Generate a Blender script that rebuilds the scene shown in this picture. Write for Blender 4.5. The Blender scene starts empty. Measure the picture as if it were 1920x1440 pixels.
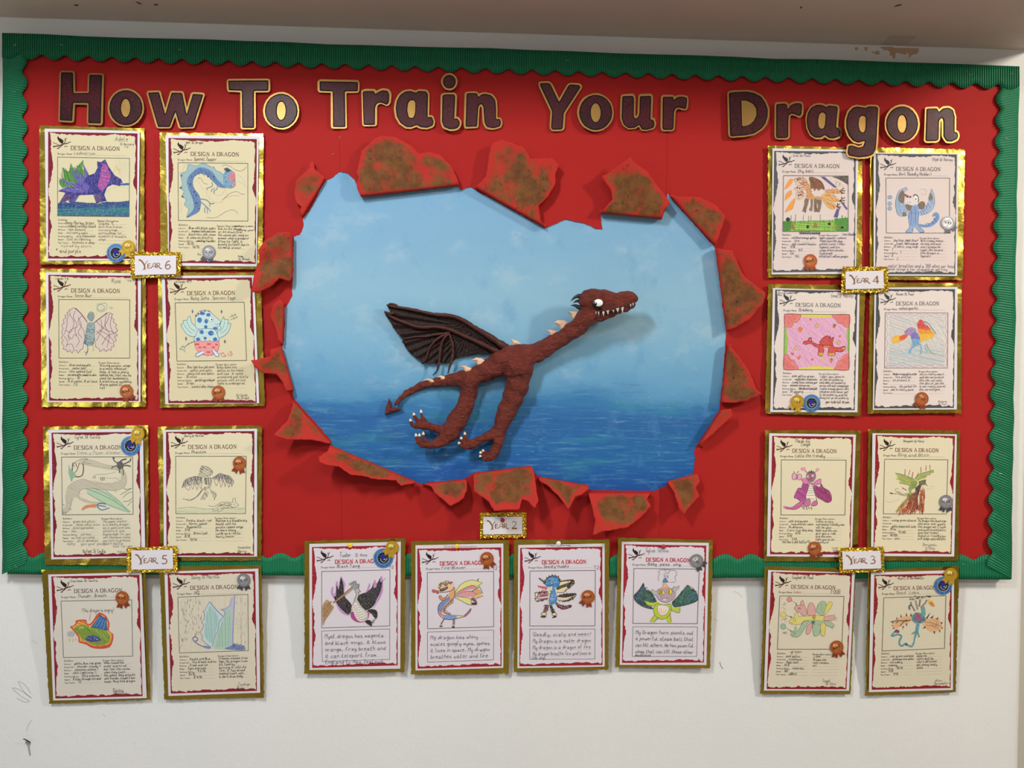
import bpy, bmesh, math, random
import numpy as np
from mathutils import Vector, Euler
from mathutils.geometry import delaunay_2d_cdt

SC = bpy.context.scene
COL = SC.collection
random.seed(4)
RNG = np.random.default_rng(7)

# ---------------------------------------------------------------- camera
CAM_LOC = np.array([-0.0984, -1.7970, 1.3585])
CAM_ROT = Euler((1.558932, -0.013480, -0.041650), 'XYZ')
F_PX = 1442.0
cam_data = bpy.data.cameras.new('camera')
cam = bpy.data.objects.new('camera', cam_data)
COL.objects.link(cam)
cam.location = CAM_LOC
cam.rotation_euler = CAM_ROT
cam_data.sensor_fit = 'HORIZONTAL'
cam_data.sensor_width = 36.0
cam_data.lens = F_PX / 1920.0 * 36.0
cam_data.clip_start = 0.05
SC.camera = cam

# ---------------------------------------------------------------- world, lamps, exposure
world = bpy.data.worlds.new('world')
SC.world = world
world.use_nodes = True
world.node_tree.nodes['Background'].inputs[0].default_value = (0.9, 0.95, 1.0, 1)
world.node_tree.nodes['Background'].inputs[1].default_value = 0.05

def lamp(name, loc, target, sx, sy, power, col):
    l = bpy.data.lights.new(name, 'AREA')
    l.shape = 'RECTANGLE'; l.size = sx; l.size_y = sy
    l.energy = power; l.color = col
    o = bpy.data.objects.new(name, l); COL.objects.link(o)
    o.location = loc
    d = Vector(target) - Vector(loc)
    o.rotation_euler = d.to_track_quat('-Z', 'Y').to_euler()
    return o
LAMP_LEFT = lamp('ceiling_lamp_left', (-0.95, -1.66, 2.63), (-0.6, -0.9, 1.2), 0.16, 0.42, 35, (0.93, 0.98, 1.0))
LAMP_RIGHT = lamp('ceiling_lamp_right', (2.35, -1.66, 2.63), (1.4, -0.8, 1.2), 0.16, 0.42, 53, (1.0, 0.93, 0.80))
FILL_ROOM = lamp('room_fill_lamp', (0.3, -3.2, 2.72), (0.3, -3.0, 0.0), 1.2, 0.6, 45, (1.0, 0.98, 0.95))  # added fill light, stands in for bounce from the unseen room
DAYLIGHT = lamp('daylight_window_left', (-2.9, -2.6, 1.5), (0.0, -0.2, 1.1), 1.3, 1.3, 19, (0.74, 0.89, 1.0))
SC.view_settings.view_transform = 'Standard'
SC.view_settings.look = 'None'
SC.view_settings.exposure = 0.0
SC.view_settings.gamma = 1.0
SC.view_settings.use_curve_mapping = False

# ---------------------------------------------------------------- unprojection: photo measurements -> points on planes of the wall
RM = np.array(CAM_ROT.to_matrix())
def P(px, py, d=0.0, k=0.0, zt=0.0):
    """point(s) on the plane y = -(d + k*(zt - z)) seen at photo pixel px,py"""
    px = np.asarray(px, float); py = np.asarray(py, float); d = np.asarray(d, float)
    c = np.stack([(px - 960) / F_PX, (720 - py) / F_PX, -np.ones_like(px)], -1)
    D = c @ RM.T
    t = (-(d + k * (zt - CAM_LOC[2])) - CAM_LOC[1]) / (D[..., 1] - k * D[..., 2])
    return CAM_LOC + D * t[..., None]
MM = 0.00125                                   # metres per photo pixel on the wall, about

def lin(h):
    if isinstance(h, str):
        if len(h) == 3: h = ''.join(c * 2 for c in h)
        h = [int(h[i:i + 2], 16) / 255 for i in (0, 2, 4)]
    return tuple((c / 12.92 if c <= 0.04045 else ((c + 0.055) / 1.055) ** 2.4) for c in h)

# ---------------------------------------------------------------- materials
class NT:
    def __init__(s, name):
        s.m = bpy.data.materials.new(name); s.m.use_nodes = True
        s.t = s.m.node_tree; s.b = s.t.nodes['Principled BSDF']
    def n(s, typ, **kw):
        nd = s.t.nodes.new(typ)
        for k, v in kw.items():
            if k in nd.inputs: nd.inputs[k].default_value = v
            else: setattr(nd, k, v)
        return nd
    def l(s, a, b): s.t.links.new(a, b)
    def math(s, op, a, b=None, c=None):
        nd = s.n('ShaderNodeMath', operation=op)
        for i, v in enumerate((a, b, c)):
            if v is None: continue
            if isinstance(v, (int, float)): nd.inputs[i].default_value = v
            else: s.l(v, nd.inputs[i])
        return nd.outputs[0]
    def mix(s, fac, a, b, mode='MIX'):
        nd = s.n('ShaderNodeMix', data_type='RGBA', blend_type=mode)
        for i, v in ((0, fac), (6, a), (7, b)):
            if isinstance(v, (int, float)): nd.inputs[i].default_value = v
            elif isinstance(v, tuple): nd.inputs[i].default_value = (*v[:3], 1)
            else: s.l(v, nd.inputs[i])
        return nd.outputs[2]
    def pos(s, scale=(1, 1, 1), rot=(0, 0, 0)):
        g = s.n('ShaderNodeNewGeometry')
        mp = s.n('ShaderNodeMapping'); mp.inputs['Scale'].default_value = scale; mp.inputs['Rotation'].default_value = rot
        s.l(g.outputs['Position'], mp.inputs['Vector'])
        return mp.outputs[0]
    def noise(s, scale, detail=3, rough=0.5, vec=None, dist=0.0):
        nd = s.n('ShaderNodeTexNoise', Scale=scale, Detail=detail, Roughness=rough, Distortion=dist)
        s.l(vec if vec is not None else s.pos(), nd.inputs['Vector'])
        return nd.outputs['Fac']
    def ramp(s, fac, stops, interp='LINEAR'):
        r = s.n('ShaderNodeValToRGB'); r.color_ramp.interpolation = interp
        e = r.color_ramp.elements
        while len(e) > 1: e.remove(e[-1])
        e[0].position = stops[0][0]; e[0].color = (*stops[0][1], 1)
        for p, c in stops[1:]:
            q = e.new(p); q.color = (*c, 1)
        s.l(fac, r.inputs[0])
        return r.outputs[0]
    def smooth(s, x, lo, hi):
        r = s.n('ShaderNodeMapRange', interpolation_type='SMOOTHSTEP')
        r.inputs[1].default_value = lo; r.inputs[2].default_value = hi
        s.l(x, r.inputs[0]); return r.outputs[0]
    def bump(s, h, strength=0.3, dist=0.001):
        b = s.n('ShaderNodeBump', Strength=strength, Distance=dist)
        s.l(h, b.inputs['Height']); s.l(b.outputs[0], s.b.inputs['Normal'])
    def base(s, c):
        if isinstance(c, tuple): s.b.inputs['Base Color'].default_value = (*c[:3], 1)
        else: s.l(c, s.b.inputs['Base Color'])
    def pr(s, rough=0.6, metal=0.0, spec=None, coat=None):
        s.b.inputs['Roughness'].default_value = rough
        s.b.inputs['Metallic'].default_value = metal
        if spec is not None: s.b.inputs['Specular IOR Level'].default_value = spec
        if coat is not None:
            s.b.inputs['Coat Weight'].default_value = coat; s.b.inputs['Coat Roughness'].default_value = 0.25
        return s

def simple(name, col, rough=0.6, metal=0.0, var=0.0, vscale=30, bump=0.0, bscale=300, bdist=0.0005, spec=None, coat=None):
    s = NT(name); s.pr(rough, metal, spec, coat)
    c = lin(col)
    if var:
        s.base(s.mix(s.noise(vscale, 4), tuple(x * (1 - var) for x in c), tuple(min(1, x * (1 + var)) for x in c)))
    else: s.base(c)
    if bump: s.bump(s.noise(bscale, 3), bump, bdist)
    return s.m

def mat_print(name, rough=0.75, streak=0.0):
    """flat print or crayon: the colour comes with each shape, pencil grain thins it towards the paper"""
    s = NT(name); s.pr(rough, 0, 0.25)
    a = s.n('ShaderNodeAttribute', attribute_name='Col')
    c = a.outputs['Color']
    if streak:
        f = s.noise(900, 2, 0.6, s.pos((1, 1, 0.25), (0, 0.6, 0)))
        f = s.math('MULTIPLY', s.smooth(f, 0.45, 0.75), streak)
        c = s.mix(f, c, lin('e2d8c8'))
    s.base(c)
    return s.m
M_PRINT = mat_print('printed_ink')
M_CRAYON = mat_print('crayon_and_pencil', 0.8, 0.22)

# ---------------------------------------------------------------- object helpers
def link(name, verts, faces, mat, parent=None, loc=None, smooth=False, cols=None):
    """verts in world space; loc = world origin of the object (a child keeps its root's origin)"""
    root = parent
    while root is not None and root.parent is not None: root = root.parent
    v = np.asarray(verts, float).reshape(-1, 3)
    org = np.array(root.location) if root is not None else (np.array(loc) if loc is not None else v.mean(0))
    me = bpy.data.meshes.new(name)
    me.from_pydata((v - org).tolist(), [], [list(map(int, f)) for f in faces])
    if cols is not None:
        at = me.color_attributes.new('Col', 'FLOAT_COLOR', 'CORNER')
        arr = []
        for f, c in zip(faces, cols): arr.extend((*c, 1.0) * len(f))
        at.data.foreach_set('color', arr)
    if smooth: me.polygons.foreach_set('use_smooth', [True] * len(me.polygons))
    me.update()
    if mat is not None: me.materials.append(mat)
    o = bpy.data.objects.new(name, me); COL.objects.link(o)
    if parent is not None: o.parent = parent
    else: o.location = org
    return o
def tag(o, label, cat, group=None):
    o['label'] = label; o['category'] = cat
    if group: o['group'] = group
    return o
def empty(name, loc, label, cat, group=None):
    o = bpy.data.objects.new(name, None); COL.objects.link(o)
    o.empty_display_size = 0.02
    o.location = tuple(float(x) for x in loc)
    return tag(o, label, cat, group)
def struct(o):
    o['kind'] = 'structure'; return o

def boxmesh(x0, x1, y0, y1, z0, z1):
    v = [(x, y, z) for x in (x0, x1) for y in (y0, y1) for z in (z0, z1)]
    f = [(0, 1, 3, 2), (4, 6, 7, 5), (0, 4, 5, 1), (2, 3, 7, 6), (0, 2, 6, 4), (1, 5, 7, 3)]
    return v, f

# ---------------------------------------------------------------- 2-D helpers (photo pixels)
def catmull(p, n=4, closed=False):
    p = np.asarray(p, float)
    if len(p) < 3 and not closed: return p
    if closed: q = np.vstack([p[-1], p, p[0], p[1]])
    else: q = np.vstack([2 * p[0] - p[1], p, 2 * p[-1] - p[-2]])
    t = np.linspace(0, 1, n, endpoint=False)[:, None]
    out = []
    for i in range(1, len(q) - 2):
        a, b, c, d = q[i - 1], q[i], q[i + 1], q[i + 2]
        out.append(0.5 * ((2 * b) + (c - a) * t + (2 * a - 5 * b + 4 * c - d) * t ** 2 + (3 * b - a - 3 * c + d) * t ** 3))
    out = np.vstack(out)
    return out if closed else np.vstack([out, p[-1]])
def chaikin(p, it=2):
    p = np.asarray(p, float)
    for _ in range(it):
        q = np.roll(p, -1, 0)
        p = np.stack([0.75 * p + 0.25 * q, 0.25 * p + 0.75 * q], 1).reshape(-1, 2)
    return p
def round_corners(p, r=2.2, n=4):
    p = np.asarray(p, float); out = []
    for i in range(len(p)):
        a, b, c = p[i - 1], p[i], p[(i + 1) % len(p)]
        la, lc = np.linalg.norm(a - b), np.linalg.norm(c - b)
        s = b + (a - b) / la * min(r, la * .48); e = b + (c - b) / lc * min(r, lc * .48)
        for t in np.linspace(0, 1, n): out.append((1 - t) ** 2 * s + 2 * t * (1 - t) * b + t * t * e)
    return np.array(out)
def inside(pts, poly):
    x, y = pts[:, 0][:, None], pts[:, 1][:, None]
    a = np.asarray(poly, float); b = np.roll(a, -1, 0)
    c = ((a[:, 1] > y) != (b[:, 1] > y)) & (x < (b[:, 0] - a[:, 0]) * (y - a[:, 1]) / (b[:, 1] - a[:, 1] + 1e-12) + a[:, 0])
    return c.sum(1) % 2 == 1
def signed_area(p):
    x, y = p[:, 0], p[:, 1]
    return 0.5 * np.sum(x * np.roll(y, -1) - np.roll(x, -1) * y)
def offset(poly, d):
    """grow (d>0) a closed outline"""
    p = np.asarray(poly, float)
    s = 1 if signed_area(p) > 0 else -1
    e = np.roll(p, -1, 0) - p
    e /= np.linalg.norm(e, axis=1)[:, None] + 1e-9
    n = np.stack([e[:, 1], -e[:, 0]], 1) * s
    n2 = n + np.roll(n, 1, 0)
    L = np.sum(n2 * n2, 1) / 2
    return p + d * n2 / np.maximum(L, 0.55)[:, None]
def triangulate(loops, extra=None, nonzero=False):
    """CDT of closed loops (even-odd, or non-zero winding) -> pts, faces"""
    verts, edges = [], []
    for lp in loops:
        b = len(verts); m = len(lp)
        verts += [Vector((float(x), float(y))) for x, y in lp]
        edges += [(b + i, b + (i + 1) % m) for i in range(m)]
    if extra is not None: verts += [Vector((float(x), float(y))) for x, y in extra]
    vo, _, fo, _, _, _ = delaunay_2d_cdt(verts, edges, [], 0, 1e-5)
    v = np.array([(a.x, a.y) for a in vo])
    f = np.array([t for t in fo if len(t) == 3])
    if len(f) == 0: return v, f
    c = v[f].mean(1)
    if nonzero:
        k = np.zeros(len(c))
        for lp in loops:
            a = np.asarray(lp, float); b = np.roll(a, -1, 0)
            x, y = c[:, 0][:, None], c[:, 1][:, None]
            left = (b[:, 0] - a[:, 0]) * (y - a[:, 1]) - (x - a[:, 0]) * (b[:, 1] - a[:, 1])
            up = (a[:, 1] <= y) & (b[:, 1] > y) & (left > 0); dn = (a[:, 1] > y) & (b[:, 1] <= y) & (left < 0)
            k += up.sum(1) - dn.sum(1)
        keep = k != 0
    else:
        keep = np.zeros(len(c), bool)
        for lp in loops: keep ^= inside(c, lp)
    f = f[keep]
    # all facing the camera: y is down in pixels
    a = v[f[:, 0]]; b = v[f[:, 1]]; d = v[f[:, 2]]
    cr = (b[:, 0] - a[:, 0]) * (d[:, 1] - a[:, 1]) - (b[:, 1] - a[:, 1]) * (d[:, 0] - a[:, 0])
    f[cr > 0] = f[cr > 0][:, ::-1]
    return v, f

class Print:
    """flat shapes laid on a plane, each a hair above the one before it"""
    STEP = 0.0000085
    def __init__(s, d, k=0.0, zt=0.0):
        s.d, s.k, s.zt = d, k, zt
        s.v, s.h, s.f, s.c = [], [], [], []
        s.layer = 0; s.n = 0; s.sub = 0
    def _add(s, pts, faces, col):
        s.v.append(np.asarray(pts, float)); s.h.append(np.full(len(pts), s.layer * s.STEP + s.sub * s.STEP / 4.2))
        for f in faces: s.f.append([int(i) + s.n for i in f]); s.c.append(col)
        s.n += len(pts)
    def fill(s, loops, col, nonzero=False):
        s.layer += 1; s.sub = 0
        loops = loops if isinstance(loops, list) and np.ndim(loops[0]) == 2 else [loops]
        v, f = triangulate([np.asarray(l, float) for l in loops], None, nonzero)
        if len(f): s._add(v, f, col)
    def stroke(s, p, w, col, bump=True, closed=False):
        p = np.asarray(p, float)
        if closed: p = np.vstack([p, p[0]])
        if len(p) < 2: return
        keep = np.r_[True, np.linalg.norm(np.diff(p, axis=0), axis=1) > 1e-4]
        p = p[keep]
        if len(p) < 2: return
        if bump: s.layer += 1; s.sub = 0
        else: s.sub = (s.sub + 1) % 4
        e = np.diff(p, axis=0); e /= np.linalg.norm(e, axis=1)[:, None]
        n = np.stack([-e[:, 1], e[:, 0]], 1)
        nn = np.vstack([n[:1], n[:-1] + n[1:], n[-1:]])
        nn /= np.maximum(np.sum(nn * nn, 1) / np.where(np.arange(len(p)) % (len(p) - 1) == 0, 1, 2), 0.6)[:, None]
        q = np.vstack([p + nn * w / 2, p - nn * w / 2]); m = len(p)
        s._add(q, [(i, i + 1, m + i + 1, m + i) for i in range(m - 1)], col)
    def hatch(s, poly, ang, sp, w, col, jit=0.35):
        s.layer += 1
        p = np.asarray(poly, float); a = math.radians(ang)
        R = np.array([[math.cos(a), -math.sin(a)], [math.sin(a), math.cos(a)]])
        q = p @ R; y = q[:, 1].min() + sp / 2
        while y < q[:, 1].max():
            xs = []
            for i in range(len(q)):
                u, v = q[i], q[(i + 1) % len(q)]
                if (u[1] > y) != (v[1] > y): xs.append(u[0] + (y - u[1]) / (v[1] - u[1]) * (v[0] - u[0]))
            xs.sort()
            for x0, x1 in zip(xs[::2], xs[1::2]):
                j = RNG.normal(0, sp * jit, 2)
                s.stroke(np.array([[x0, y + j[0]], [x1, y + j[1]]]) @ R.T, w * RNG.uniform(0.6, 1.3), col, False)
            y += sp * RNG.uniform(0.7, 1.3)
    def build(s, name, mat, parent):
        if not s.n: return None
        xy = np.vstack(s.v); h = np.concatenate(s.h)
        w = P(xy[:, 0], xy[:, 1], s.d + h, s.k, s.zt)
        return link(name, w, s.f, mat, parent, cols=s.c)

def ell(cx, cy, rx, ry, n=24, a0=0.0):
    t = np.linspace(0, 2 * math.pi, n, endpoint=False) + a0
    return np.stack([cx + rx * np.cos(t), cy + ry * np.sin(t)], 1)
def slab(name, loops, d, th, mat, parent=None, k=0.0, zt=0.0, extra=None, dfun=None, nonzero=False):
    """a thin sheet: face at depth d, edges th deep"""
    v, f = triangulate([np.asarray(l, float) for l in loops], extra, nonzero)
    dd = d + (dfun(v) if dfun is not None else 0)
    top = P(v[:, 0], v[:, 1], dd + 0 * v[:, 0], k, zt)
    bot = top + np.array([0, th, 0])
    n = len(v)
    from collections import Counter
    cnt = Counter()
    for t in f:
        for a, b in ((t[0], t[1]), (t[1], t[2]), (t[2], t[0])): cnt[(a, b)] += 1
    side = [(b, a, a + n, b + n) for (a, b) in cnt if (b, a) not in cnt]
    faces = [list(t) for t in f] + [list(t[::-1] + n) for t in f] + side
    return link(name, np.vstack([top, bot]), faces, mat, parent)
def crop(ox, oy, s):
    return lambda pts: np.asarray(pts, float).reshape(-1, 2) / s + np.array([ox, oy], float)
def pts(txt):
    return np.array([[float(a) for a in q.split(',')] for q in txt.split()])
def quad_map(q):
    """unit square -> quad (projective)"""
    q = np.asarray(q, float); src = [(0, 0), (1, 0), (1, 1), (0, 1)]
    A, b = [], []
    for (u, v), (x, y) in zip(src, q):
        A.append([u, v, 1, 0, 0, 0, -u * x, -v * x]); b.append(x)
        A.append([0, 0, 0, u, v, 1, -u * y, -v * y]); b.append(y)
    h = np.linalg.solve(np.array(A), np.array(b))
    def m(p):
        p = np.asarray(p, float).reshape(-1, 2); u, v = p[:, 0], p[:, 1]
        w = h[6] * u + h[7] * v + 1
        return np.stack([(h[0] * u + h[1] * v + h[2]) / w, (h[3] * u + h[4] * v + h[5]) / w], 1)
    return m
def tube(path, radii, n=8, closed_ends=True):
    """sweep in world space -> verts, faces"""
    path = np.asarray(path, float); m = len(path)
    t = np.gradient(path, axis=0); t /= np.linalg.norm(t, axis=1)[:, None] + 1e-12
    up = np.array([0.0, -1.0, 0.0]); v, f = [], []
    for i in range(m):
        a = np.cross(t[i], up)
        if np.linalg.norm(a) < 1e-3: a = np.cross(t[i], [1, 0, 0])
        a /= np.linalg.norm(a); b = np.cross(a, t[i])
        for j in range(n):
            th = 2 * math.pi * j / n
            v.append(path[i] + radii[i] * (math.cos(th) * a + math.sin(th) * b))
    for i in range(m - 1):
        for j in range(n):
            f.append((i * n + j, i * n + (j + 1) % n, (i + 1) * n + (j + 1) % n, (i + 1) * n + j))
    if closed_ends:
        f.append(tuple(range(n))[::-1]); f.append(tuple((m - 1) * n + j for j in range(n)))
    return v, f

# ---------------------------------------------------------------- single-stroke hand lettering
GL = {'a':'462614233345 46434353','b':'1913 15263645443313','c':'46361514233343','d':'46361514233345 4943','e':'154545362615142343','f':'49392823 1636','g':'4636151423344 5 46413021','h':'1913 1526364543','i':'1613 1718','j':'26211110 2728','k':'1913 4615 2543','l':'19142333','m':'1613 15263533 35465553','n':'1613 1526364543','o':'2615142333444536 3626','p':'1610 15263645443313','q':'46361514233344 4640','r':'1613 15263646','s':'462615443313','t':'29142343 1636','u':'1614233345 4643','v':'162346','w':'1623354356','x':'1643 4613','y':'16142345 46413021','z':'16461343',
'A':'133953 2545','B':'1913 193948473616 3645443313','C':'4839291715234344','D':'1913 193947453313','E':'49191343 1636','F':'491913 1636','G':'483917152343 434636','H':'1913 4943 1646','I':'2923','J':'39342313','K':'1913 4916 2643','L':'191343','M':'1319365953','N':'13194349','O':'291715233345473929','P':'1913 193948473616','Q':'291715233345473929 3453','R':'1913 193948473616 2643','S':'483928173645332314','T':'1959 3933','U':'191423334449','V':'193349','W':'1923365369','X':'1943 4913','Y':'193649 3633','Z':'19491343',
'0':'291715233345473929','1':'182923','2':'18293947 471343','3':'19493645443313','4':'391545 3833','5':'491916364433 3313','6':'492815142334453616','7':'194923','8':'2918364533231426484939 3929','9':'461728394843','.':'2324','!':'2925 2324',',':'2412',"'":'3938','-':'1636',':':'2425 2627','/':'1349','*':'1846 1648 2749','#':'1545 1747 2429 3439','(':'29171523','&':'431628392713 2343',')':'19373513','_':'1363','~':'15263544'}
for k_ in list(GL): GL[k_] = [np.array([[int(s[i]), int(s[i + 1]) - 3] for i in range(0, len(s.replace(' ', '')) // 2 * 2, 2)], float) for s in GL[k_].replace('4 5', '45').split()]
def letter(pr, text, org, ux, uy, h, width, col, w, rough=0.0, slant=0.0):
    """lay text on a print; org = baseline start, ux/uy unit vectors of the line (uy points up)"""
    adv = []
    for ch in text:
        if ch == ' ': adv.append(3.2)
        else: adv.append((max(s[:, 0].max() for s in GL.get(ch, GL['.'])) if ch in GL else 2) + 0.75)
    tot = sum(adv) or 1
    sx = (width / tot) if width else h / 6 * 0.8
    sy = h / 6; x = 0.0
    pr.layer += 1
    for ch, a in zip(text, adv):
        if ch in GL:
            dy = RNG.normal(0, rough) * 0.5; gs = 1 + RNG.normal(0, rough) * 0.12
            for s in GL[ch]:
                q = s.copy() * [1, gs]
                if rough: q += RNG.normal(0, rough * 0.18, q.shape)
                if len(q) > 2: q = catmull(q, 2)
                X = (x + q[:, 0] - 0.9 + slant * q[:, 1]) * sx; Y = (q[:, 1] + dy) * sy
                pr.stroke(np.asarray(org) + X[:, None] * ux + Y[:, None] * uy, w, col, False)
        x += a
SERIF = {'D': (6, 'T1,0 1,6;t0,0 3,0;t0,6 3,6;C3,6 5,5 5.5,3 5,1 3,0'), 'E': (5.2, 'T1,0 1,6;t0,6 4.5,6 4.7,4.8;t1,3 3.5,3;t0,0 4.6,0 4.8,1.2'), 'S': (4.8, 'C4,5 2.5,6 1,5 1.2,3.8 3,3 4.2,1.8 3.8,.4 2,0 .8,.8'), 'I': (2.2, 'T1,0 1,6;t0,0 2,0;t0,6 2,6'), 'G': (6.2, 'C5,5 3,6 1,4.8 .6,3 1,1.2 3,0 5,.6;T5,.4 5,2.4;t4,2.4 6,2.4'), 'N': (6.2, 't1,0 1,6;T1,6 5,0;t5,0 5,6;t0,0 2,0;t4,6 6,6'), 'A': (6, 't.6,0 3,6;T3,6 5.2,0;t1.3,2 4.4,2;t0,0 1.3,0;t4.5,0 6,0'), 'R': (5.8, 'T1,0 1,6;t0,0 2,0;c0,6 3,6 4.3,4.6 3,3.2 1,3.2;T2.6,3.1 5.4,0'), 'O': (6.2, 'C3,6 1,5 .5,3 1,1 3,0 5,1 5.5,3 5,5 3,6')}
def serif(pr, text, org, ux, uy, h, width, col, bold=1.0):
    adv = [2.4 if c == ' ' else SERIF[c][0] + 0.6 for c in text]
    sx = width / sum(adv); sy = h / 6; x = 0.0; pr.layer += 1
    for c, a in zip(text, adv):
        if c != ' ':
            for s in SERIF[c][1].split(';'):
                q = pts(s[1:]);
                if s[0] in 'Cc': q = catmull(q, 4)
                w = (1.15 if s[0] in 'TC' else 0.6) * sy * bold
                pr.stroke(np.asarray(org) + ((x + q[:, 0]) * sx)[:, None] * ux + (q[:, 1] * sy)[:, None] * uy, w, col, False)
        x += a
# ================================================================ setting
Z_SOFFIT = float((P(0, 31)[2] + P(960, 63)[2] + P(1915, 94)[2]) / 3)
X_CORNER = float(P(1912, 700)[0])
SOFFIT = 0.46
def wall_material():
    s = NT('painted_wall'); s.pr(0.7, 0, 0.3)
    n1 = s.noise(3.0, 3); n2 = s.noise(55, 4, 0.6)
    c = s.mix(n1, lin('dbdbda'), lin('e4e3e1'))
    c = s.mix(s.math('MULTIPLY', s.smooth(n2, 0.62, 0.8), 0.25), c, lin('c9c4bb'))
    s.base(c)
    h = s.math('ADD', s.noise(160, 4, 0.6), s.math('MULTIPLY', s.noise(28, 3), 1.6))
    s.bump(h, 0.35, 0.0012)
    return s.m
M_WALL = wall_material()
M_SOFFIT = simple('soffit_paint', 'd3c3b6', 0.75, var=0.05, vscale=6, bump=0.15, bscale=120, bdist=0.0008)
M_ROOM = simple('room_paint', 'cfc9bf', 0.8)
M_FLOOR = simple('floor_carpet', '7d7873', 0.95, var=0.15, vscale=40)

v, f = boxmesh(-3.0, X_CORNER, 0.0, 0.12, 0.0, 2.75)
WALL = struct(link('wall_back', v, f, M_WALL, loc=(0, 0, 0)))
# rounded plaster corner at the right end, and the wall running back behind it
th = np.linspace(0, math.pi / 2, 9); r = 0.03
prof = [(X_CORNER + r * math.sin(a), r - r * math.cos(a)) for a in th] + [(X_CORNER + r, 0.5)]
vv, ff = [], []
for x, y in prof: vv += [(x, y, 0.0), (x, y, 2.75)]
for i in range(len(prof) - 1): ff.append((2 * i, 2 * i + 2, 2 * i + 3, 2 * i + 1))
struct(link('wall_corner', vv, ff, M_WALL, loc=(X_CORNER, 0, 0), smooth=True))
v, f = boxmesh(X_CORNER, 3.8, 0.5, 0.6, 0.0, 2.75); struct(link('wall_recess', v, f, M_ROOM, loc=(2, 0.5, 0)))
v, f = boxmesh(-3.1, -3.0, -4.6, 0.12, 0.0, 2.75); struct(link('wall_left', v, f, M_ROOM, loc=(-3, 0, 0)))
v, f = boxmesh(3.8, 3.9, -4.6, 0.6, 0.0, 2.75); struct(link('wall_right', v, f, M_ROOM, loc=(3.8, 0, 0)))
v, f = boxmesh(-3.1, 3.9, -4.7, -4.6, 0.0, 2.75); struct(link('wall_front', v, f, M_ROOM, loc=(0, -4.6, 0)))
v, f = boxmesh(-3.1, 3.9, -4.7, 0.6, -0.1, 0.0); struct(link('floor', v, f, M_FLOOR, loc=(0, -2, 0)))
v, f = boxmesh(-3.1, 3.9, -4.7, 0.6, 2.75, 2.85); struct(link('ceiling', v, f, M_ROOM, loc=(0, -2, 2.75)))
v, f = boxmesh(-3.0, X_CORNER + 0.012, -SOFFIT, 0.0, Z_SOFFIT, 2.75)
SOFF = struct(link('ceiling_soffit', v, f, M_SOFFIT, loc=(0, 0, Z_SOFFIT)))
SOFF['kind'] = 'structure'

# marks on the wall and soffit (peeled paint, chips, pencil scribble, hairline scratches)
def wall_mark(name, polys, col, d=0.0003, strokes=()):
    pr = Print(d)
    for p in polys: pr.fill(p, lin(col))
    for w, p in strokes: pr.stroke(p, w, lin(col))
    return pr.build(name, M_PRINT, WALL)
c5 = crop(1500, 0, 4.571)
wall_mark('peeled_patch', [c5(pts('680,410 700,402 790,400 800,408 860,410 940,412 1015,412 1020,435 1005,462 960,470 940,495 930,490 935,470 915,450 905,470 870,462 830,450 815,470 818,495 800,505 790,490 795,478 768,475 770,450 755,432 720,432 705,415')),
    c5(pts('468,412 480,402 496,410 494,428 478,433')), c5(pts('550,405 580,405 578,430 565,440 555,428')), c5(pts('612,440 640,445 655,434 680,436 682,465 655,470 632,455 615,450'))], 'c4a282')
c6 = crop(0, 1200, 3.2)
wall_mark('pencil_scribble', [], '8f9094', strokes=[(0.7, c6(catmull(pts('185,320 150,270 110,250 145,310 190,350 120,300 75,290 130,340 175,365 150,372 100,350'), 5))),
    (0.6, c6(catmull(pts('190,480 170,510 160,545'), 4)))])
wall_mark('grey_patch', [c6(catmull(pts('150,610 170,605 185,615 178,640 185,690 175,690 165,640'), 3, True))], '9c9b99')  # plain grey patch running down the wall from the bent nail
c9w = crop(1300, 1060, 4.233)
wall_mark('wall_scratch', [], '8b8072', strokes=[(1.3, c9w(catmull(pts('210,767 218,795 235,822'), 4)))])
wall_mark('hairline_scratches', [], 'bdb8b0', strokes=[(0.7, c9w(catmull(pts('320,205 360,225 390,255'), 4))), (0.7, c9w(pts('165,425 200,445'))), (0.6, c6(pts('615,440 635,465'))), (0.7, c6(pts('190,0 225,20')))])
cs = crop(0, 0, 4.8)
def soffit_mark(name, polys, col):
    vs, fs = [], []
    for p in polys:
        w = []
        for x, y in p:
            D = RM @ np.array([(x - 960) / F_PX, (720 - y) / F_PX, -1.0]); t = (Z_SOFFIT - 0.0004 - CAM_LOC[2]) / D[2]
            w.append(CAM_LOC + D * t)
        fs.append(list(range(len(vs), len(vs) + len(w)))); vs += w
    return link(name, vs, fs, simple(name + '_paint', col, 0.85), SOFF)
soffit_mark('chipped_spot', [cs(pts('1215,12 1240,18 1275,35 1262,42 1240,30')), cs(pts('1378,38 1410,35 1430,45 1400,52')), cs(pts('658,45 690,38 712,46 690,58')),
    c5(pts('800,60 830,42 870,36 875,44 840,54')), c5(pts('0,60 22,55 15,70 0,75'))], '584a42')
soffit_mark('repair_patch', [c5(pts('770,305 1005,310 920,385 700,380'))], 'c4b4a6')

# ================================================================ display board
M_BOARD = simple('board_wood', '9b7a52', 0.7, var=0.1)
BT = 0.019
TL, TR, BR_, BL = (9, 68), (1907, 130), (1892, 1080), (10, 1072)
slab('display_board', [np.array([TL, TR, BR_, BL], float)], BT, BT - 0.0005, M_BOARD)
tag(bpy.data.objects['display_board'], 'wide wooden pin board behind the red paper, fixed to the wall', 'display board')

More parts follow.
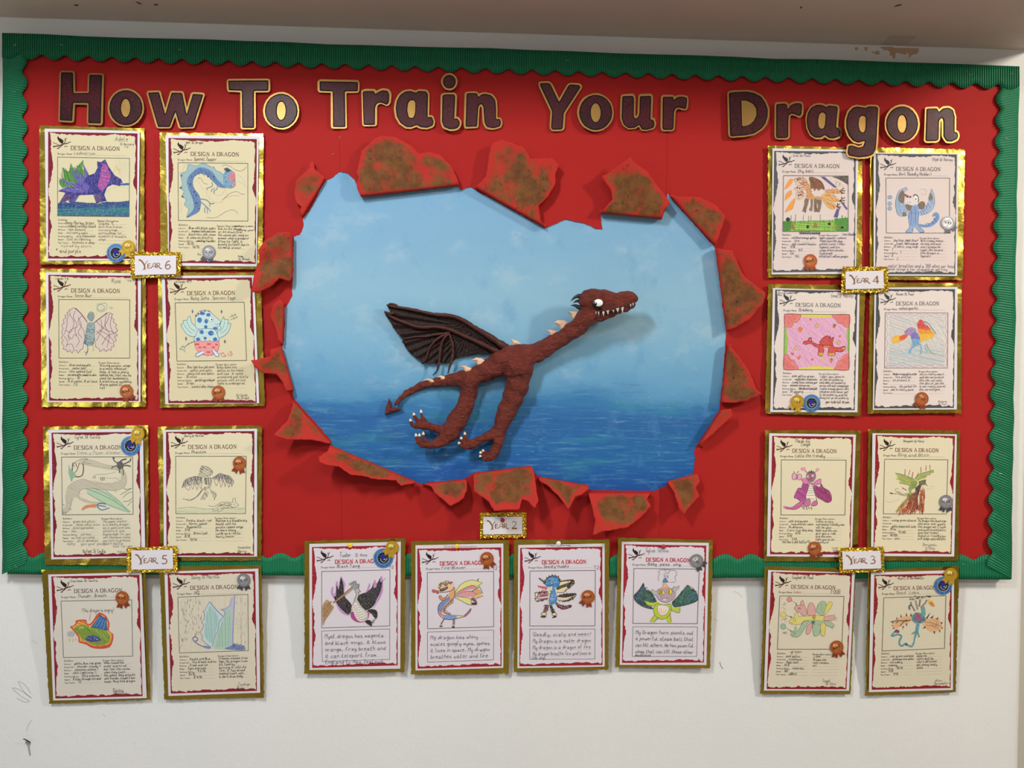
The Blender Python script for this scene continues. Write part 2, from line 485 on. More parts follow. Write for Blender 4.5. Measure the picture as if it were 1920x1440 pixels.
# ---- painted seascape
def sea_material():
    s = NT('painted_seascape'); s.pr(0.6, 0, 0.3)
    g = s.n('ShaderNodeNewGeometry'); sp = s.n('ShaderNodeSeparateXYZ'); s.l(g.outputs['Position'], sp.inputs[0])
    z = sp.outputs['Z']
    zt, zb = float(P(960, 310)[2]), float(P(960, 930)[2])
    w = s.math('MULTIPLY', s.math('SUBTRACT', s.noise(5, 4, 0.6, s.pos((1, 1, 2.2))), 0.5), 0.10)
    t = s.math('DIVIDE', s.math('SUBTRACT', s.math('ADD', z, w), zb), zt - zb)
    def T(y): return 1 - (y - 310) / 620
    stops = [(T(930), '1450a4'), (T(880), '1860ae'), (T(840), '236fb2'), (T(790), '2a6cb0'), (T(755), '3a82be'), (T(738), '5a9ccb'), (T(715), '6fadd6'), (T(650), '86bddf'), (T(560), '97c6e0'), (T(450), '8bbde0'), (T(330), '82b8e0')]
    c = s.ramp(t, [(max(0, p), lin(h)) for p, h in stops])
    sky = s.smooth(t, T(745), T(700))
    cl = s.smooth(s.noise(7, 5, 0.62, s.pos((1.2, 1, 1.6), (0, 0.5, 0))), 0.52, 0.72)
    c = s.mix(s.math('MULTIPLY', s.math('MULTIPLY', cl, sky), 0.38), c, lin('c2dbe6'))
    dk = s.smooth(s.noise(11, 4, 0.6, s.pos((1.5, 1, 1.0), (0, -0.5, 0))), 0.55, 0.75)
    c = s.mix(s.math('MULTIPLY', dk, 0.4), c, lin('5f9fd0'))
    seam = s.math('SUBTRACT', 1.0, sky)
    st = s.smooth(s.noise(6, 6, 0.72, s.pos((2.0, 1, 26))), 0.5, 0.72)
    c = s.mix(s.math('MULTIPLY', s.math('MULTIPLY', st, seam), 0.7), c, lin('6aaad2'))
    st2 = s.smooth(s.noise(5, 6, 0.75, s.pos((1.6, 1, 20), (0, 0.05, 0))), 0.56, 0.7)
    c = s.mix(s.math('MULTIPLY', s.math('MULTIPLY', st2, seam), 0.5), c, lin('0f3f8f'))
    gr = s.smooth(s.noise(3.5, 4, 0.65, s.pos((1.0, 1, 5))), 0.52, 0.7)
    c = s.mix(s.math('MULTIPLY', s.math('MULTIPLY', gr, seam), 0.5), c, lin('3a96a4'))
    wf = s.math('MULTIPLY', s.smooth(s.noise(40, 6, 0.8, s.pos((1.2, 1, 6))), 0.58, 0.72), s.smooth(s.noise(4, 2), 0.42, 0.62))
    c = s.mix(s.math('MULTIPLY', s.math('MULTIPLY', wf, seam), 0.65), c, lin('c8e2ee'))
    s.base(s.mix(1.0, c, (0.75, 0.75, 0.75), 'MULTIPLY'))
    s.bump(s.math('ADD', s.noise(7, 3, 0.5, None, 0.6), s.math('MULTIPLY', s.noise(220, 2), 0.06)), 0.55, 0.006)
    return s.m
SEA = slab('painted_seascape', [pts('505,285 1390,285 1390,960 505,960')], 0.0205, 0.0006, sea_material())
tag(SEA, 'blue painted paper of sky and sea showing through the torn hole', 'painting')

# ---- red backing paper with the torn hole
HOLE = pts('568,409 580,396 610,340 624,333 638,322 652,325 664,336 668,345 677,369 861,349 864,357 882,350 890,355 1022,428 1040,420 1060,411 1095,418 1118,429 1129,430 1127,415 1126,400 1241,411 1247,395 1250,372 1252,362 1256,369 1338,461 1341,466 1361,620 1360,650 1357,688 1351,748 1349,769 1303,841 1301,850 1304,856 1302,870 1301,884 1298,889 1249,911 1235,917 1226,921 1106,919 1102,910 1008,893 1004,889 995,873 886,887 880,893 872,897 795,906 788,909 780,903 619,834 622,827 552,748 549,738 550,730 529,651 532,640 534,610 533,580 540,570 548,555 548,540 549,517 551,444 562,440 569,424')
def red_material():
    s = NT('red_backing_paper'); s.pr(0.7, 0, 0.15)
    n = s.noise(2.2, 3)
    c = s.mix(n, lin('a01b19'), lin('aa2320'))
    c = s.mix(s.math('MULTIPLY', s.noise(500, 2), 0.12), c, lin('8f1d1e'))
    s.base(c); s.bump(s.math('ADD', s.noise(9, 3, 0.5), s.math('MULTIPLY', s.noise(600, 2), 0.03)), 0.35, 0.005)
    return s.m
M_RED = red_material()
def jag(poly, amp=0.8, step=5.0):
    p = np.asarray(poly, float); out = []
    for a, b in zip(p, np.roll(p, -1, 0)):
        n = max(1, int(np.linalg.norm(b - a) / step))
        for i in range(n):
            q = a + (b - a) * i / n
            out.append(q + (RNG.normal(0, amp, 2) if i else 0))
    return np.array(out)
HOLE_J = jag(HOLE, 0.5)
def red_sheet(x0t, x0b, x1t, x1b, d, name, label, ylo=0, yhi=2000):
    """one drop of paper from top to bottom, cut by the hole"""
    def edge(xt, xb, y): return xt + (xb - xt) * (y - 60) / 1020
    outer = np.array([[x0t, 66 + 62 * x0t / 1900], [x1t, 66 + 62 * x1t / 1900], [x1b, 1072 + 8 * x1b / 1900], [x0b, 1072 + 8 * x0b / 1900]])
    v, f = triangulate([outer, HOLE_J])
    c = v[f].mean(1); keep = inside(c, outer) & ~inside(c, HOLE_J) & (c[:, 1] > ylo) & (c[:, 1] < yhi); f = f[keep]
    u = np.unique(f); mp = -np.ones(len(v), int); mp[u] = np.arange(len(u)); v = v[u]; f = mp[f]
    w = P(v[:, 0], v[:, 1], d + 0 * v[:, 0]); n = len(w)
    from collections import Counter
    cnt = Counter((int(a), int(b)) for t in f for a, b in ((t[0], t[1]), (t[1], t[2]), (t[2], t[0])))
    side = [(b, a, a + n, b + n) for (a, b) in cnt if (b, a) not in cnt]
    o = link(name, np.vstack([w, w + [0, 0.0006, 0]]), [list(t) for t in f] + [list(t[::-1] + n) for t in f] + side, M_RED)
    return tag(o, label, 'backing paper', 'red backing paper')
RED_L = red_sheet(12, 14, 640, 645, 0.0213, 'red_paper', 'red backing paper with torn hole edge, under the title word How')
RED_M = red_sheet(637, 642, 1254, 1234, 0.0230, 'red_paper', 'red backing paper above the middle of the sea painting, under the words Train and Your', yhi=640)
RED_B = red_sheet(637, 642, 1254, 1234, 0.0230, 'red_paper', 'red backing paper below the middle of the sea painting, around the Year 2 card', ylo=640)
RED_R = red_sheet(1251, 1231, 1903, 1888, 0.0213, 'red_paper', 'red backing paper with torn hole edge, under the title word Dragon')

# ---- curled torn flaps: parts of the paper they are torn from
def flap_material():
    s = NT('torn_flap_paper'); s.pr(0.7, 0, 0.15)
    c = s.mix(s.noise(6, 3), lin('ac2620'), lin('b43028'))  # brighter than the backing red: light on the raised flaps put into the colour
    a = s.n('ShaderNodeAttribute', attribute_name='Rim'); rim = a.outputs['Fac']
    n = s.noise(16, 6, 0.72, None, 0.5)
    m = s.smooth(s.math('ADD', n, s.math('MULTIPLY', rim, 0.16)), 0.50, 0.68)
    ol = s.mix(s.smooth(s.noise(40, 4, 0.65), 0.35, 0.65), lin('6b4e28'), lin('4c3e1e'))
    ol = s.mix(s.smooth(s.noise(55, 5, 0.75), 0.58, 0.74), ol, lin('2e2714'))
    c = s.mix(s.math('MULTIPLY', s.math('MULTIPLY', m, s.smooth(rim, 0.02, 0.3)), 0.88), c, ol)
    sp = s.math('MULTIPLY', s.smooth(s.noise(110, 4, 0.65), 0.60, 0.68), s.smooth(s.noise(9, 3), 0.42, 0.6))
    c = s.mix(s.math('MULTIPLY', s.math('MULTIPLY', sp, s.smooth(rim, 0.15, 0.5)), 0.8), c, lin('2f2a18'))
    s.base(c); s.bump(s.noise(25, 3), 0.3, 0.003)
    return s.m
M_FLAP = flap_material()
def seg_dist(p, a, b):
    ab = b - a; t = np.clip(((p - a) @ ab) / (ab @ ab), 0, 1)
    return np.linalg.norm(p - (a + t[:, None] * ab), axis=1)
def flap(cr, A, B, free, R, slope, wav=0.0, parent=None, base=None):
    base = base or (0.0218 if parent in (RED_L, RED_R) else 0.0236)
    """A,B = ends of the roll along the hole; free = torn outline back from B to A"""
    A = cr(pts(A))[0]; B = cr(pts(B))[0]; fr = cr(pts(free))
    mid = fr.mean(0)
    fr = jag(np.vstack([B, fr, A]), 0.45, 4.0); fr = fr[:-max(1, int(np.linalg.norm(A - B) / 4.0))] if False else fr
    # jag closes the loop from A to B; cut that last run off
    k = int(max(1, int(np.linalg.norm(A - B) / 4.0)))
    fr = fr[1:-k]
    nf = max(3, int(np.linalg.norm(B - A) / 4))
    fold = A + (B - A) * np.linspace(0, 1, nf)[:, None]
    loop = np.vstack([fold, fr])
    lo, hi = loop.min(0), loop.max(0)
    gx, gy = np.meshgrid(np.arange(lo[0], hi[0], 3.2), np.arange(lo[1], hi[1], 3.2))
    g = np.stack([gx.ravel(), gy.ravel()], 1)
    ab = (B - A) / np.linalg.norm(B - A); nrm = np.array([-ab[1], ab[0]])
    if (mid - A) @ nrm < 0: nrm = -nrm
    # extra rows close to the fold where the roll bends
    rows = [A + (B - A) * np.linspace(0.02, 0.98, nf)[:, None] + nrm * q for q in (0.7, 1.6, 2.8, 4.4)]
    g = np.vstack([g] + rows); g = g[inside(g, loop)]
    g = g[np.min([seg_dist(g, loop[i], loop[(i + 1) % len(loop)]) for i in range(len(loop))], 0) > 0.9]
    v, f = triangulate([loop], g)
    d = np.maximum(0, (v - A) @ nrm) * MM; s_ = ((v - A) @ ab) / np.linalg.norm(B - A)
    prof = np.where(d < R, R + np.sqrt(np.maximum(0, R * R - (R - np.minimum(d, R)) ** 2)), 2 * R + slope * (d - R))
    rim = np.min([seg_dist(v, fr[i], fr[i + 1]) for i in range(len(fr) - 1)], 0)
    h = prof + wav * np.sin(s_ * 7.0 + d * 40) * np.minimum(1, d / 0.03)
    h = np.maximum(h, 0.0012)
    w = P(v[:, 0], v[:, 1], base + h)
    n = len(v); verts = [tuple(q) for q in w]; faces = [list(t) for t in f]
    rimv = list(np.clip(rim / 14, 0, 1) * np.clip(d / 0.012, 0.15, 1))
    # underside of the roll, back to the paper
    prev = [int(np.argmin(np.linalg.norm(v - q, axis=1))) for q in fold]
    for th in (0.5, 1.0, 1.5):
        cur = []
        for q in fold:
            dd = R - R * math.cos(th); qq = q + nrm * dd / MM
            cur.append(len(verts)); verts.append(tuple(P(qq[0], qq[1], base + R - R * math.sin(th) - 0.0004))); rimv.append(0.0)
        for i in range(len(fold) - 1): faces.append([prev[i + 1], prev[i], cur[i], cur[i + 1]])
        prev = cur
    o = link('torn_flap', np.array(verts), faces, M_FLAP, parent, smooth=True)
    at = o.data.attributes.new('Rim', 'FLOAT', 'POINT'); at.data.foreach_set('value', [float(x) for x in rimv])
    sm = o.modifiers.new('paper', 'SOLIDIFY'); sm.thickness = 0.0004; sm.offset = -1
    return o
C6, C7, C8, C9, C10 = crop(460, 230, 3.692), crop(860, 230, 3.2), crop(460, 600, 3.428), crop(1220, 560, 3.129), crop(860, 840, 3.84)
flap(C6, '395,655', '555,388', '545,375 480,320 468,262 445,275 440,315 350,400 335,490 345,545 385,580 378,615', 0.006, 0.02, 0.002, RED_L)
flap(C6, '800,515', '1480,438', '1460,370 1420,290 1350,220 1270,200 1200,215 1140,150 1040,100 950,90 900,105 840,160 800,200 790,260 770,340 785,385 765,420 780,470', 0.010, -0.02, 0.002, RED_M)
flap(C7, '95,390', '520,630', '495,600 480,500 540,440 580,370 580,310 605,255 560,210 430,215 395,150 260,100 200,125 180,200 165,320 112,375', 0.009, 0.05, 0.003, RED_M)
flap(C7, '845,545', '1220,580', '1235,520 1270,480 1210,400 1130,290 1050,235 1030,205 960,260 860,325 910,400 925,460 870,520', 0.012, 0.10, 0.003, RED_M)
flap(C7, '1262,440', '1533,735', '1555,700 1590,600 1600,560 1540,490 1440,445 1330,443', 0.011, 0.03, 0.002, RED_R)
flap(C7, '1538,755', '1605,1250', '1660,1230 1750,1180 1830,1080 1840,1020 1720,930 1690,880 1640,765', 0.013, 0.06, 0.003, RED_R)
flap(C9, '452,265', '408,605', '490,612 560,600 655,560 620,530 580,430 520,340', 0.012, 0.04, 0.002, RED_R)
flap(C9, '405,655', '275,860', '360,800 480,690 470,645', 0.014, 0.15, 0.0, RED_R)
flap(C9, '272,1024', '92,1072', '140,1140 165,1230 200,1270 220,1230 285,1160 265,1110 290,1070', 0.008, 0.22, 0.002, RED_R)
flap(C10, '1385,320', '930,320', '965,450 985,520 965,630 1030,605 1140,585 1220,570 1300,510 1385,420 1355,370', 0.013, 0.34, 0.003, RED_B)
flap(C10, '930,268', '575,205', '580,235 640,270 730,360 770,415 790,445 840,350 880,340 940,290', 0.011, 0.42, 0.003, RED_B)
flap(C10, '520,127', '105,180', '110,310 215,385 255,455 340,445 435,440 455,370 500,385 545,435 575,380 560,300 545,180', 0.013, 0.50, 0.004, RED_B)
flap(C8, '1420,1022', '1140,1052', '1195,1070 1215,1110 1320,1195 1400,1150 1425,1090', 0.010, 0.40, 0.003, RED_B)
flap(C8, '1095,1037', '545,802', '530,840 470,880 480,915 520,930 600,940 680,995 750,1000 850,1025 970,1030 1000,1065 1090,1048', 0.016, 0.85, 0.004, RED_L, 0.0236)
flap(C8, '555,788', '312,520', '290,600 270,650 180,740 270,770 330,770 420,770 480,780 545,795', 0.012, 0.40, 0.003, RED_L)
flap(C8, '312,450', '236,172', '160,190 160,235 110,245 35,260 60,300 120,345 200,350 240,400 260,455', 0.012, 0.10, 0.003, RED_L)
flap(C6, '330,1060', '330,792', '310,755 220,760 130,820 90,880 100,960 65,1030 40,1170 90,1180 200,1120 235,1075 310,1100', 0.012, 0.14, 0.004, RED_L)
flap(C6, '262,1540', '274,1245', '235,1225 190,1260 170,1340 200,1400 215,1450 225,1500', 0.009, 0.04, 0.002, RED_L)

# ================================================================ corrugated green border
M_GREEN = simple('green_corrugated_card', '16744e', 0.5, var=0.08, vscale=12, bump=0.12, bscale=300, spec=0.4)
def border(name, label, base0, base1, along, in0, in1, scal, pitch, phase, d, amp=0.0013, in_amp=4.6, lift=None):
    """strip from outer edge base0->base1 (px); inner edge in0->in1 is scalloped; along = unit direction of the inner side"""
    base0, base1, in0, in1 = (np.array(q, float) for q in (base0, base1, in0, in1))
    L = np.linalg.norm(base1 - base0); nx = int(L / pitch * 6)
    t = np.linspace(0, 1, nx)
    along = np.array(along, float)
    V, F = [], []
    rows = [0, 0.25, 0.5, 0.75, 1]
    wob = np.interp(t, np.linspace(0, 1, 26), RNG.normal(0, 0.8, 26))
    for r in rows:
        o = base0 + (base1 - base0) * t[:, None] + along * wob[:, None]
        i = in0 + (in1 - in0) * t[:, None]
        s = np.sin(2 * math.pi * (t * L / scal) + phase)
        i = i + along * (in_amp * (s + 0.12 * np.cos(4 * math.pi * (t * L / scal) + 2 * phase)))[:, None]
        q = o + (i - o) * r
        h = d + amp * (1 + np.cos(2 * math.pi * t * L / pitch)) + (lift(t, r) if lift else 0)
        V.append(P(q[:, 0], q[:, 1], h))
    for r in range(len(rows) - 1):
        for k in range(nx - 1): F.append((r * nx + k, r * nx + k + 1, (r + 1) * nx + k + 1, (r + 1) * nx + k))
    V = np.vstack(V)
    a, b, c = V[F[0][0]], V[F[0][1]], V[F[0][2]]
    if np.cross(b - a, c - b)[1] > 0: F = [f[::-1] for f in F]
    n = len(V); cut = [(k + 1, k, k + n, k + 1 + n) for k in range(nx - 1)]
    # pale card thickness on the cut edge
    o = link(name, V, F, M_GREEN, smooth=True)
    sm = o.modifiers.new('card', 'SOLIDIFY'); sm.thickness = 0.0007; sm.offset = -1
    return tag(o, label, 'border', 'corrugated green border strips')
border('corrugated_border', 'green corrugated border strip with scalloped edge along the bottom of the board', (14, 1077), (1895, 1086), (0, -1), (14, 1040), (1895, 1044), 49, 4.75, 0.9 - 2.2, 0.0246)
border('corrugated_border', 'green corrugated border strip down the left edge, beside the purple spiky dragon sheet', (4, 90), (4, 1077), (1, 0), (47, 100), (48, 1060), 43.4, 4.6, -0.3, 0.0258)
border('corrugated_border', 'green corrugated border strip down the right edge, beside the blue winged dragon sheet', (1911, 140), (1896, 1086), (-1, 0), (1872, 150), (1855, 1062), 41, 4.6, 2.2, 0.0258, lift=lambda t, r: 0.004 * r * np.clip((t - 0.75) * 4, 0, 1))
border('corrugated_border', 'green corrugated border strip along the top of the board above the title', (4, 62), (1911, 124), (0, 1), (4, 105.5), (1911, 164), 43.8, 4.25, 0.3, 0.0272)
M_STEEL = simple('staple_steel', 'd8d8d4', 0.3, 1.0)
for x, y, a, d, where in ((637, 258, -75, .0219, 'standing upright in the red paper below the word Train'), (624, 289, -5, .0219, 'lying flat in the red paper above the small left flap'), (28, 84, -40, .0298, 'in the top left corner of the green border'), (115, 84, 10, .0298, 'in the green border above the letter H'), (337, 93, -15, .0298, 'in the green border above the letter w'), (1064, 113, -10, .0298, 'in the green border above the letter Y'),
        (1820, 140, -10, .0298, 'in the top green border near its right end'), (1897, 138, -12, .0298, 'in the top right corner of the green border'), (26, 172, 5, .0284, 'high in the left green border'), (24, 842, -5, .0284, 'low in the left green border, beside the grey serpent sheet'), (30, 1062, 40, .0284, 'in the bottom left corner of the green border'), (1888, 260, 20, .0284, 'high in the right green border'), (1806, 1058, 10, .0272, 'in the bottom green border beside the gold rosette'), (1876, 888, 5, .0300, 'low in the right green border')):
    u = np.array([math.cos(math.radians(a)), math.sin(math.radians(a))]) * 3.2
    q = [np.array([x, y]) + u * s for s in (-1, -1, 1, 1)]
    pth = [P(*q[0], d - 0.001), P(*q[1], d + 0.0006), P(*q[2], d + 0.0006), P(*q[3], d - 0.001)]
    v, f = tube(pth, [0.00045] * 4, 5)
    tag(link('staple', v, f, M_STEEL), 'small steel staple ' + where, 'staple', 'staples in the display')

# ================================================================ title letters
def scale_material():
    s = NT('maroon_dragon_scales'); s.pr(0.45, 0, 0.18, 0.05)
    vz = s.n('ShaderNodeTexVoronoi', Scale=330.0); vz.inputs['Randomness'].default_value = 0.55; s.l(s.pos((1, 1, 1.5)), vz.inputs['Vector'])
    c = s.ramp(vz.outputs['Distance'], [(0.0, lin('9a262c')), (0.22, lin('68161f')), (0.45, lin('360b14')), (0.8, lin('1c060c'))])
    c = s.mix(s.math('MULTIPLY', s.smooth(s.noise(30, 2), 0.4, 0.7), 0.35), c, lin('34101c'))
    s.base(c)
    s.bump(s.noise(14, 2), 0.3, 0.006)
    return s.m
M_SCALES = scale_material()
M_BLACKINK = simple('black_outline', '120a0e', 0.6, spec=0.1)
M_GOLDCARD = simple('gold_mirror_card', '94723e', 0.42, 0.85, var=0.10, vscale=30, bump=0.25, bscale=18, bdist=0.006)
LT1, LT2, LT3, LT4, LT5, LT6 = crop(0, 0, 4.8), crop(390, 100, 6.4), crop(590, 120, 5.189), crop(990, 130, 6.0), crop(1350, 140, 7.111), crop(1560, 140, 7.111)
def P_(s): return pts(s)
LET = [
 ('H', LT1, ['550,650 655,652 660,838 800,836 805,672 918,674 905,1110 794,1106 797,926 657,923 648,1088 538,1081'], 'first letter of the title'),
 ('o', LT1, [ell(1133, 969, 149, 158, 22), ell(1130, 971, 42, 82, 18)], 'beside the capital H'),
 ('w', LT1, ['1332,834 1430,829 1487,1030 1545,834 1638,836 1680,1032 1735,845 1828,850 1737,1142 1623,1147 1578,1005 1526,1142 1422,1142'], 'closing the title word How'),
 ('T', LT2, ['243,328 723,324 723,447 549,449 551,893 410,893 406,447 248,442'], 'opening the title word To'),
 ('o', LT2, [ell(878, 690, 196, 205, 22), ell(878, 688, 54, 110, 18)], 'closing the title word To'),
 ('T', LT3, ['48,168 420,175 420,264 293,265 299,612 178,612 176,265 48,260'], 'opening the title word Train'),
 ('r', LT3, ['466,270 490,262 575,262 590,292 625,268 660,255 712,262 726,295 722,370 702,398 675,385 635,372 602,388 587,420 585,592 476,592'], 'second in the title word Train'),
 ('a', LT3, ['935,262 985,280 1010,262 1085,266 1102,295 1097,518 1140,513 1157,560 1147,600 1090,620 1030,614 992,592 940,614 890,612 833,572 798,510 788,430 798,360 833,298 880,268', '930,352 965,352 980,375 978,470 965,515 940,528 915,515 900,450 908,380'], 'in the middle of the title word Train'),
 ('i', LT3, ['1243,303 1275,295 1357,295 1367,310 1357,535 1387,528 1412,560 1407,602 1375,630 1310,634 1258,612 1238,560'], 'without its dot, in the title word Train'),
 ('dot', LT3, [ell(1310, 172, 63, 66, 18)], 'dot of the letter i'),
 ('n', LT3, ['1478,288 1500,282 1577,283 1592,323 1620,297 1660,289 1720,304 1757,350 1764,420 1764,538 1802,533 1814,570 1802,607 1740,624 1678,614 1653,570 1643,420 1625,388 1602,397 1590,430 1580,607 1468,610'], 'closing the title word Train'),
 ('Y', LT4, ['133,156 235,153 257,175 350,368 453,185 478,170 577,178 592,200 402,492 390,662 375,675 275,678 260,655 273,470 138,187'], 'opening the title word Your'),
 ('o', LT4, [ell(762, 485, 187, 198, 22), ell(762, 487, 56, 107, 18)], 'in the title word Your'),
 ('u', LT4, ['1063,303 1180,298 1192,330 1190,530 1206,556 1238,540 1253,500 1260,303 1382,298 1387,330 1377,563 1412,570 1424,620 1412,657 1340,680 1283,677 1254,622 1200,657 1130,662 1078,622 1053,550 1058,420'], 'third in the title word Your'),
 ('r', LT4, ['1518,310 1634,308 1640,348 1680,313 1730,306 1787,318 1790,345 1782,432 1766,447 1735,437 1690,427 1657,447 1642,480 1637,662 1620,680 1523,680 1513,660'], 'closing the title word Your'),
 ('D', LT5, ['120,243 180,233 350,226 450,243 542,288 602,368 637,460 634,560 607,652 551,722 460,782 350,807 150,822 136,802', '285,342 360,345 440,385 485,450 490,540 450,620 400,665 340,685 295,688'], 'opening the title word Dragon'),
 ('r', LT5, ['753,393 870,383 897,408 902,468 940,408 1010,378 1082,383 1094,410 1087,532 1062,554 1000,527 950,517 917,545 910,640 910,827 890,844 763,844 750,820'], 'second in the title word Dragon'),
 ('a', LT5, ['1350,400 1425,433 1445,410 1557,423 1570,445 1547,700 1582,713 1607,770 1592,822 1530,847 1460,847 1400,802 1350,837 1270,837 1208,792 1168,700 1158,600 1173,510 1218,438 1280,403', '1360,500 1400,510 1412,540 1405,660 1385,715 1345,722 1315,690 1308,610 1325,530'], 'in the title word Dragon'),
 ('g', LT6, ['345,423 450,443 480,423 592,423 614,445 607,620 592,900 582,1000 541,1067 470,1092 360,1102 228,1077 210,1040 223,948 270,943 360,973 418,953 443,890 430,882 360,907 288,882 228,812 193,710 193,600 223,500 280,438', '390,548 440,550 455,580 450,720 430,765 400,770 370,740 355,660 365,580'], 'hanging over two gold sheets'),
 ('o', LT6, [ell(935, 657, 212, 236, 22), ell(935, 655, 60, 120, 18)], 'in the title word Dragon, glossy'),
 ('n', LT6, ['1263,453 1400,448 1425,498 1480,448 1550,438 1612,468 1637,560 1634,768 1667,763 1684,810 1672,857 1600,892 1530,887 1488,822 1488,620 1478,582 1455,577 1427,620 1422,860 1400,882 1258,887 1250,865'], 'closing the title word Dragon'),
]
for ch, cr, loops, where in LET:
    L = [cr(pts(l) if isinstance(l, str) else l) for l in loops]
    L = [round_corners(l) if isinstance(src, str) else l for l, src in zip(L, loops)]
    outer, holes = L[0], L[1:]
    k = RNG.uniform(-0.012, 0.03); zt = float(P(*outer.mean(0))[2]); d0 = 0.0285 + (0.004 if ch in 'Dgo' else 0.0) + (0.006 if ch in ('g', 'dot') or (ch == 'i') else 0.0)
    org = P(*outer.mean(0), d0 - 0.004)
    e = empty('title_letter' if ch != 'dot' else 'title_letter_dot', org, ('gold-edged maroon scaly letter %s, %s' % (ch, where)) if ch != 'dot' else 'round gold-edged maroon dot of the letter i, touching the green border', 'letter', 'title letters')
    if ch == 'H': outer_gold = offset(outer, 3.4) + [0.6, 0.4]
    else: outer_gold = offset(outer, 3.3) + RNG.normal(0, 0.35, 2)
    outer_gold = outer_gold + RNG.normal(0, 0.18, outer_gold.shape)
    if signed_area(outer_gold) < 0: outer_gold = outer_gold[::-1]
    slab('gold_backing', [outer_gold], d0, 0.0008, M_GOLDCARD, e, k, zt, nonzero=True)
    slab('black_outline', [outer] + holes, d0 + 0.0006, 0.0005, M_BLACKINK, e, k, zt)
    slab('scaly_face', [offset(outer, -1.9)] + [offset(h, 1.7) for h in holes], d0 + 0.0008, 0.0003, M_SCALES, e, k, zt)
# ================================================================ gold-mounted drawing sheets
def foil_material(name, a, b, rough, bscale, bstr, bd):
    s = NT(name); s.pr(rough, 1.0)
    n = s.noise(14, 3, 0.6)
    s.base(s.mix(n, lin(a), lin(b)))
    vz = s.n('ShaderNodeTexVoronoi', Scale=bscale, feature='F1'); s.l(s.pos((1, 1, 0.8), (0, 0.5, 0)), vz.inputs['Vector'])
    h = s.math('ADD', vz.outputs['Distance'], s.math('MULTIPLY', s.noise(bscale * 1.7, 3), 0.8))
    s.bump(h, bstr, bd)
    return s.m
M_FOIL = foil_material('gold_foil', 'd8c058', 'b89a38', 0.24, 26, 0.30, 0.005)
M_FOIL2 = foil_material('crumpled_gold_foil', 'f0d65a', 'c8a038', 0.25, 130, 0.6, 0.003)
def paper_mat(name, col):
    s = NT(name); s.pr(0.75, 0, 0.3)
    c = lin(col)
    s.base(s.mix(s.noise(9, 4), tuple(x * 0.95 for x in c), tuple(min(1, x * 1.03) for x in c)))
    s.bump(s.noise(14, 3), 0.2, 0.003)
    return s.m
M_WHITEPAPER = paper_mat('white_paper', 'd8d2d8')
BORDER_L = [(.01, .02), (.05, .028), (.10, .035), (.15, .030), (.2, .045), (.25, .055), (.3, .048), (.35, .035), (.4, .02), (.44, .008), (.47, .002), (.5, .006), (.55, .03), (.58, .022), (.62, .030), (.66, .018), (.7, .030), (.74, .042), (.78, .030), (.82, .020), (.88, .016), (.93, .010), (.97, .012)]
BORDER_B = [(.02, .978), (.06, .985), (.11, .980), (.16, .988), (.22, .982), (.28, .978), (.34, .984), (.41, .975), (.47, .982), (.53, .976), (.6, .982), (.68, .972), (.75, .978), (.82, .974), (.88, .984), (.94, .976), (.985, .990)]
BORDER_R = [(.97, .99), (.93, .985), (.88, .992), (.82, .984), (.76, .990), (.7, .982), (.64, .988), (.58, .984), (.53, .992), (.5, .998), (.46, .99), (.43, .972), (.40, .955), (.36, .960), (.33, .975), (.28, .97), (.22, .98), (.16, .975), (.1, .982), (.05, .972), (.03, .975)]
BORDER_T = [(u, v * .72) for u, v in [(.96, .03), (.92, .022), (.87, .026), (.82, .017), (.77, .020), (.71, .016), (.66, .024), (.6, .030), (.55, .032), (.5, .026), (.45, .036), (.4, .030), (.34, .024), (.28, .030), (.23, .024), (.17, .022), (.11, .018), (.06, .012), (.03, .012)]]
def parchment_loop():
    p = [(u, v) for v, u in BORDER_L] + [(u, v) for u, v in BORDER_B] + [(u, v) for v, u in BORDER_R] + [(u, v) for u, v in BORDER_T]
    p = np.array(p); out = []
    for a, b in zip(p, np.roll(p, -1, 0)):
        for i in range(3): out.append(a + (b - a) * i / 3 + RNG.normal(0, 0.0035, 2) * (i > 0))
    return np.array(out)
EMB = [('f', '240,168 256,196 262,188 268,200 274,196 280,206 292,212 286,246 268,238 256,228 246,214 234,196'), ('s', 7, '196,272 215,268 250,262 285,248 312,240 330,238'), ('s', 5, '325,240 345,228 358,226'), ('s', 4, '195,233 220,242 250,256'), ('s', 4, '288,248 306,222 312,196'), ('s', 3, '308,218 300,192'), ('s', 3, '312,200 322,186'), ('s', 5, '232,290 256,276 285,250'), ('s', 3, '200,258 206,280'), ('s', 4, '298,272 316,264 328,270'), ('s', 3, '240,284 250,292')]
LABELS7 = ['Colours:', 'Armed with:', 'Defence:', 'Radar:', 'Hunting Ability:', 'Speed:', 'Fear Factor:']
